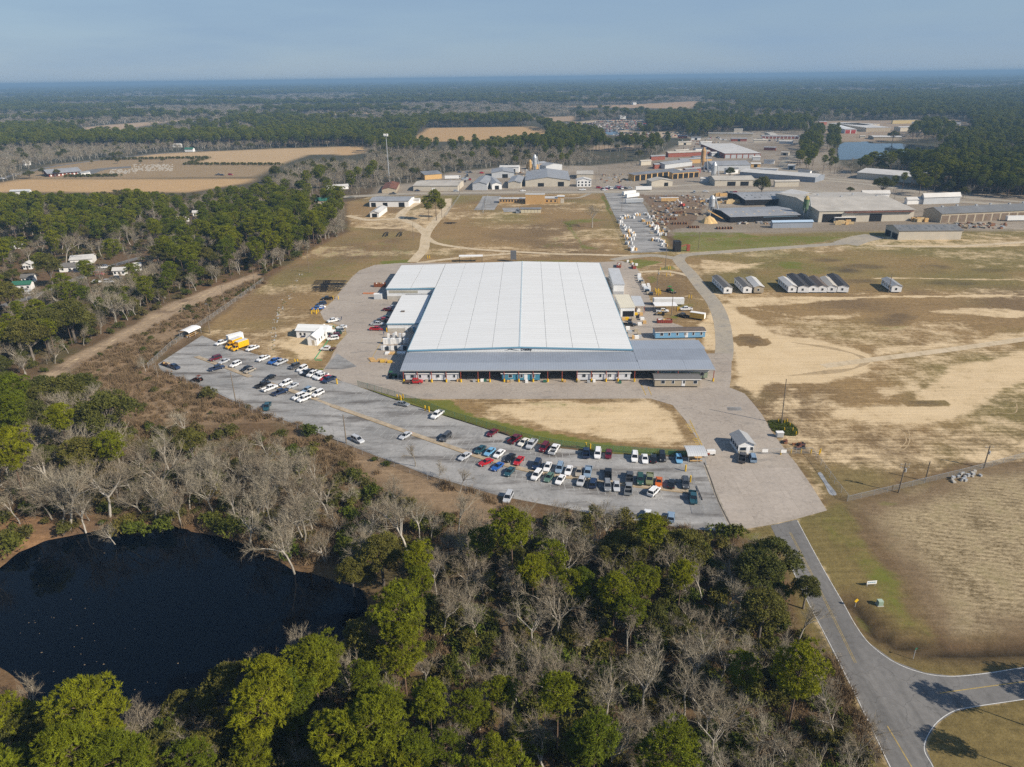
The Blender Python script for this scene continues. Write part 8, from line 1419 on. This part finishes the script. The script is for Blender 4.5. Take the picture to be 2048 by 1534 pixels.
MASS = {'pine_tree': ('pine_forest', 'mass of dark green pines of the woods stretching to the horizon', 'forest'), 'bare_tree': ('leafless_forest', 'mass of grey leafless trees of the woods stretching to the horizon', 'forest'), 'evergreen_oak': ('evergreen_forest', 'mass of evergreen broadleaf trees mixed into the woods', 'forest')}
# under-storey shrubs of the nearer woods
for zone, poly, sp in ((0, ZA_, 5.4), (1, ZB_, 3.8), (2, ZC_, 8.0)):
    fill(zone, poly, sp, {'shrub': 1}, .6, 1.7, pad=.5, heroes=0)
for poly, sp, zn in ((SCRUB, 9, 7), (world_poly(zL, [(1040, 850), (1480, 690), (1540, 690), (1450, 760), (1100, 900)]), 5, 7)):
    fill(zn, poly, sp, {'shrub': 1}, .25, .8, pad=-100, heroes=0)
rest = {}; PICKED = {}
for kind, rows in T.items():
    a = np.array(rows); px_, py_ = pix(a[:, 0], a[:, 1], 8.0 if kind != 'shrub' else 1.0); inf = (px_ > -40) & (px_ < 2090) & (py_ > 0) & (py_ < 1640); dist = np.hypot(np.hypot(a[:, 0], a[:, 1]), 90)
    sc_ = np.where(inf, a[:, 2] / dist, 0); order = np.argsort(-sc_); pick = order[:lim[kind]]; pick = pick[sc_[pick] > 0]; left = np.setdiff1d(np.arange(len(a)), pick); extra = [i for i in left if kind == 'pine_tree' and a[i, 0] > 78 and a[i, 1] < 90 and a[i, 1] > 60]
    d = KINDS[kind]
    for i in list(pick) + extra:
        x, y, s, z_ = a[i]; v_ = int(rng.integers(len(d['tm']))); big = s > 1.12; t = link(kind, None, None, (x, y, -.05 if inside_sd(np.array([x]), np.array([y]), PONDP)[0] < -2 else -.6), rng.random() * 6.28); ss = s * rng.uniform(.93, 1.07); t.scale = (ss * rng.uniform(.94, 1.06), ss * rng.uniform(.94, 1.06), ss)
        zl = min(MARKS, key=lambda q: (q[1].x - x) ** 2 + (q[1].y - y) ** 2)[0]; sz = 'tall ' if s > 1.12 else 'small ' if s < .8 else ''; tag(t, sz + DESC[kind][0] + ' near ' + zl, DESC[kind][1], sz + kind.replace('_', ' ') + 's near ' + zl); PICKED.setdefault(t['label'], []).append((px_[i], t))
        link('trunk' if kind != 'shrub' else 'stem', d['tm'][v_], t); link('crown' if kind != 'shrub' else 'foliage', d['cm'][v_], t)
    rest[kind] = a[[i for i in left if i not in set(extra)]]
NUM = ['', '', 'two', 'three', 'four', 'five', 'six']; ORD = ['leftmost', 'second from left', 'third from left', 'fourth from left', 'fifth from left', 'rightmost']
for lb, ts in PICKED.items():
    if 2 <= len(ts) <= 6:
        a_, b_ = lb.split(' near ', 1); noun = a_.replace('yellow-green round-crowned ', '').replace('leafless tree with pale branches', 'bare tree').replace('dense ', '').replace('leafy ', '')
        for i, (q_, t) in enumerate(sorted(ts, key=lambda k: k[0])): t['label'] = ('rightmost' if i == len(ts) - 1 else ORD[i]) + ' of ' + NUM[len(ts)] + ' ' + noun + 's near ' + b_
for ki, (kind, (nm, lb, ct)) in enumerate(MASS.items()):
    d = KINDS[kind]; pm = [both(t, c, d['mats'], nm + '_tree') for t, c in d['protos']]; a = rest[kind]; q = ty == ki
    sxy = np.maximum(1, fs[q] / 9.0); x = np.concatenate([a[:, 0], fx[q]]); y = np.concatenate([a[:, 1], fy[q]]); n = len(x); sx = np.concatenate([a[:, 2], sxy * rng.uniform(.85, 1.2, q.sum())]); szz = np.concatenate([a[:, 2], rng.uniform(.75, 1.1, q.sum()) * np.minimum(1.6, 1 + sxy * .08)])
    hz = np.interp(y, [0, 4000], [-.05, -.05]); hz = hz + np.clip((y - 4000) / 9000, 0, 1) * 22 * (fbm(x, y, 2600, 51) - .35)
    scatter(nm, lb, ct, pm, np.stack([x, y, hz], -1), np.stack([sx, sx, szz], -1), rng.random(n) * 6.28, rng.integers(0, len(pm), n))
a = rest['shrub']
if len(a): pm = [both(t, c, (m_obark, m_dshrub), 'undergrowth_bush') for t, c in KINDS['shrub']['protos']]; n = len(a); scatter('undergrowth', 'green and brown undergrowth covering the floor of the woods', 'undergrowth', pm, np.stack([a[:, 0], a[:, 1], a[:, 0] * 0 - .05], -1), np.stack([a[:, 2]] * 3, -1), rng.random(n) * 6.28, rng.integers(0, 3, n))
def pts_in(poly, n):
    p = np.array(poly); x = rng.uniform(p[:, 0].min(), p[:, 0].max(), n); y = rng.uniform(p[:, 1].min(), p[:, 1].max(), n); k = inside_sd(x, y, poly) > .3; return x[k], y[k]
sx_, sy_ = [], []
for poly, n in ((SCRUB, 5200), (SCRB2, 1200), (ZA_, 5200), (ZB_, 4200), (world_poly(zR, [(200, 900), (330, 1160), (480, 1534), (380, 1534), (200, 1200)]), 200)):
    x, y = pts_in(poly, n); k = fbm(x, y, 18, 5) > .42; sx_.append(x[k]); sy_.append(y[k])
x, y = np.concatenate(sx_), np.concatenate(sy_); k = inside_sd(x, y, PONDP) < -2; x, y = x[k], y[k]; n = len(x)
scatter('dry_scrub', 'reddish brown dry scrub and tall dead grass', 'dry grass', [both(t, c, (m_obark, m_brownscrub), 'scrub_clump') for t, c in protoscrub], np.stack([x, y, 0 * x], -1), np.stack([rng.uniform(.5, 1.4, n)] * 3, -1), rng.random(n) * 6.28, rng.integers(0, 2, n))
# small round hedge bushes along the far fields, and the bed of the green island
bush = np_mesh('hedge_bush', *make_bush(2.4, 1.7, 6, 10, .8, .3)[1], m_oak)
for zz, a_, b_, n, lb in ((zA, (600, 556), (1215, 546), 44, 'small dark bush in the upper hedge row of the cemetery'), (zA, (1085, 584), (1640, 586), 40, 'small dark bush in the lower hedge row across the field'), (zA, (1085, 584), (1215, 548), 10, 'small dark bush in the short slanted hedge row'), (zA, (390, 656), (690, 652), 22, 'small dark bush in the hedge row behind the church hall')):
    p, q = zz(*a_), zz(*b_)
    for i in range(n):
        o = link('hedge_bush', bush, None, p + (q - p) * (i / (n - 1)), i * 1.7); o.scale = (1.3, 1.3, 1.2); tag(o, lb, 'bush', lb.replace('small dark bush', 'bushes'))
for x, y, s, lb in ((255, 640, .8, 'round dark tree at the left end of the church hall'), (338, 645, .75, 'round dark tree in front of the church hall'), (690, 570, .55, 'small round tree in the cemetery'), (825, 572, .5, 'second small round tree in the cemetery'), (955, 566, .6, 'third round tree in the cemetery'), (1130, 562, .6, 'round tree at the hedge corner'), (540, 570, .4, 'small round tree by the country road')):
    p = zA(x, y + 8); t = thing('round_tree', lb, 'tree', p, x); t.scale = (s, s, s); d = KINDS['evergreen_oak']; link('trunk', d['tm'][0], t); link('crown', d['cm'][0], t)
n = 900; x = rng.uniform(-9, 9, n); y = rng.uniform(-9, 9, n); k = inside_sd(x, y, GREEN_BED) > .15; x, y = x[k], y[k]; C = np.repeat(np.stack([x, y, 0 * x + .1], -1), 14, 0) + rng.normal(size=(len(x) * 14, 3)) * [.25, .25, .06]; Dd = unit(rng.normal(size=C.shape) * .7 + [0, 0, .8])
link('foliage', np_mesh('foliage', *slivers(C, Dd, .3 + .25 * rng.random(len(C)), .09), m_bed), hedge); MB().prism(GREEN_BED, .004, .12).obj('soil_bed', M('bed_soil', (.05, .055, .02), .95), hedge)
# floating leaves and scum on the pond
mb = MB()
for i in range(45):
    u = random.random(); px_, py_ = random.gauss(120, 90), random.gauss(1240, 50)
    if u > .6: px_, py_ = random.uniform(180, 420), random.uniform(1290, 1400)
    p = P(px_, py_, -.74); r_ = random.uniform(.04, .2); mb.add([(p.x + r_ * math.cos(a) * random.uniform(.6, 1.3), p.y + .7 * r_ * math.sin(a), -.74 + i * 1e-5) for a in np.arange(5) * 1.256], [(0, 1, 2, 3, 4)])
tag(mb.obj('floating_leaves', M('pale_leaf', (.22, .17, .11), .8)), 'pale leaves and scum floating on the dark pond', 'leaves', None, 'stuff')
# ---------------------------------------------------------------- air
hz = bpy.data.materials.new('air'); hz.use_nodes = True; n = hz.node_tree.nodes; n.remove(n['Principled BSDF']); v = n.new('ShaderNodeVolumePrincipled'); v.inputs['Color'].default_value = (.30, .50, .74, 1); v.inputs['Density'].default_value = 1.55e-4; v.inputs['Anisotropy'].default_value = .0
hz.node_tree.links.new(v.outputs[0], n['Material Output'].inputs['Volume'])
tag(MB().box(-30000, 30000, -900, 31500, -12, 112).obj('haze', hz), 'pale blue haze over the far woods', 'haze', None, 'stuff')
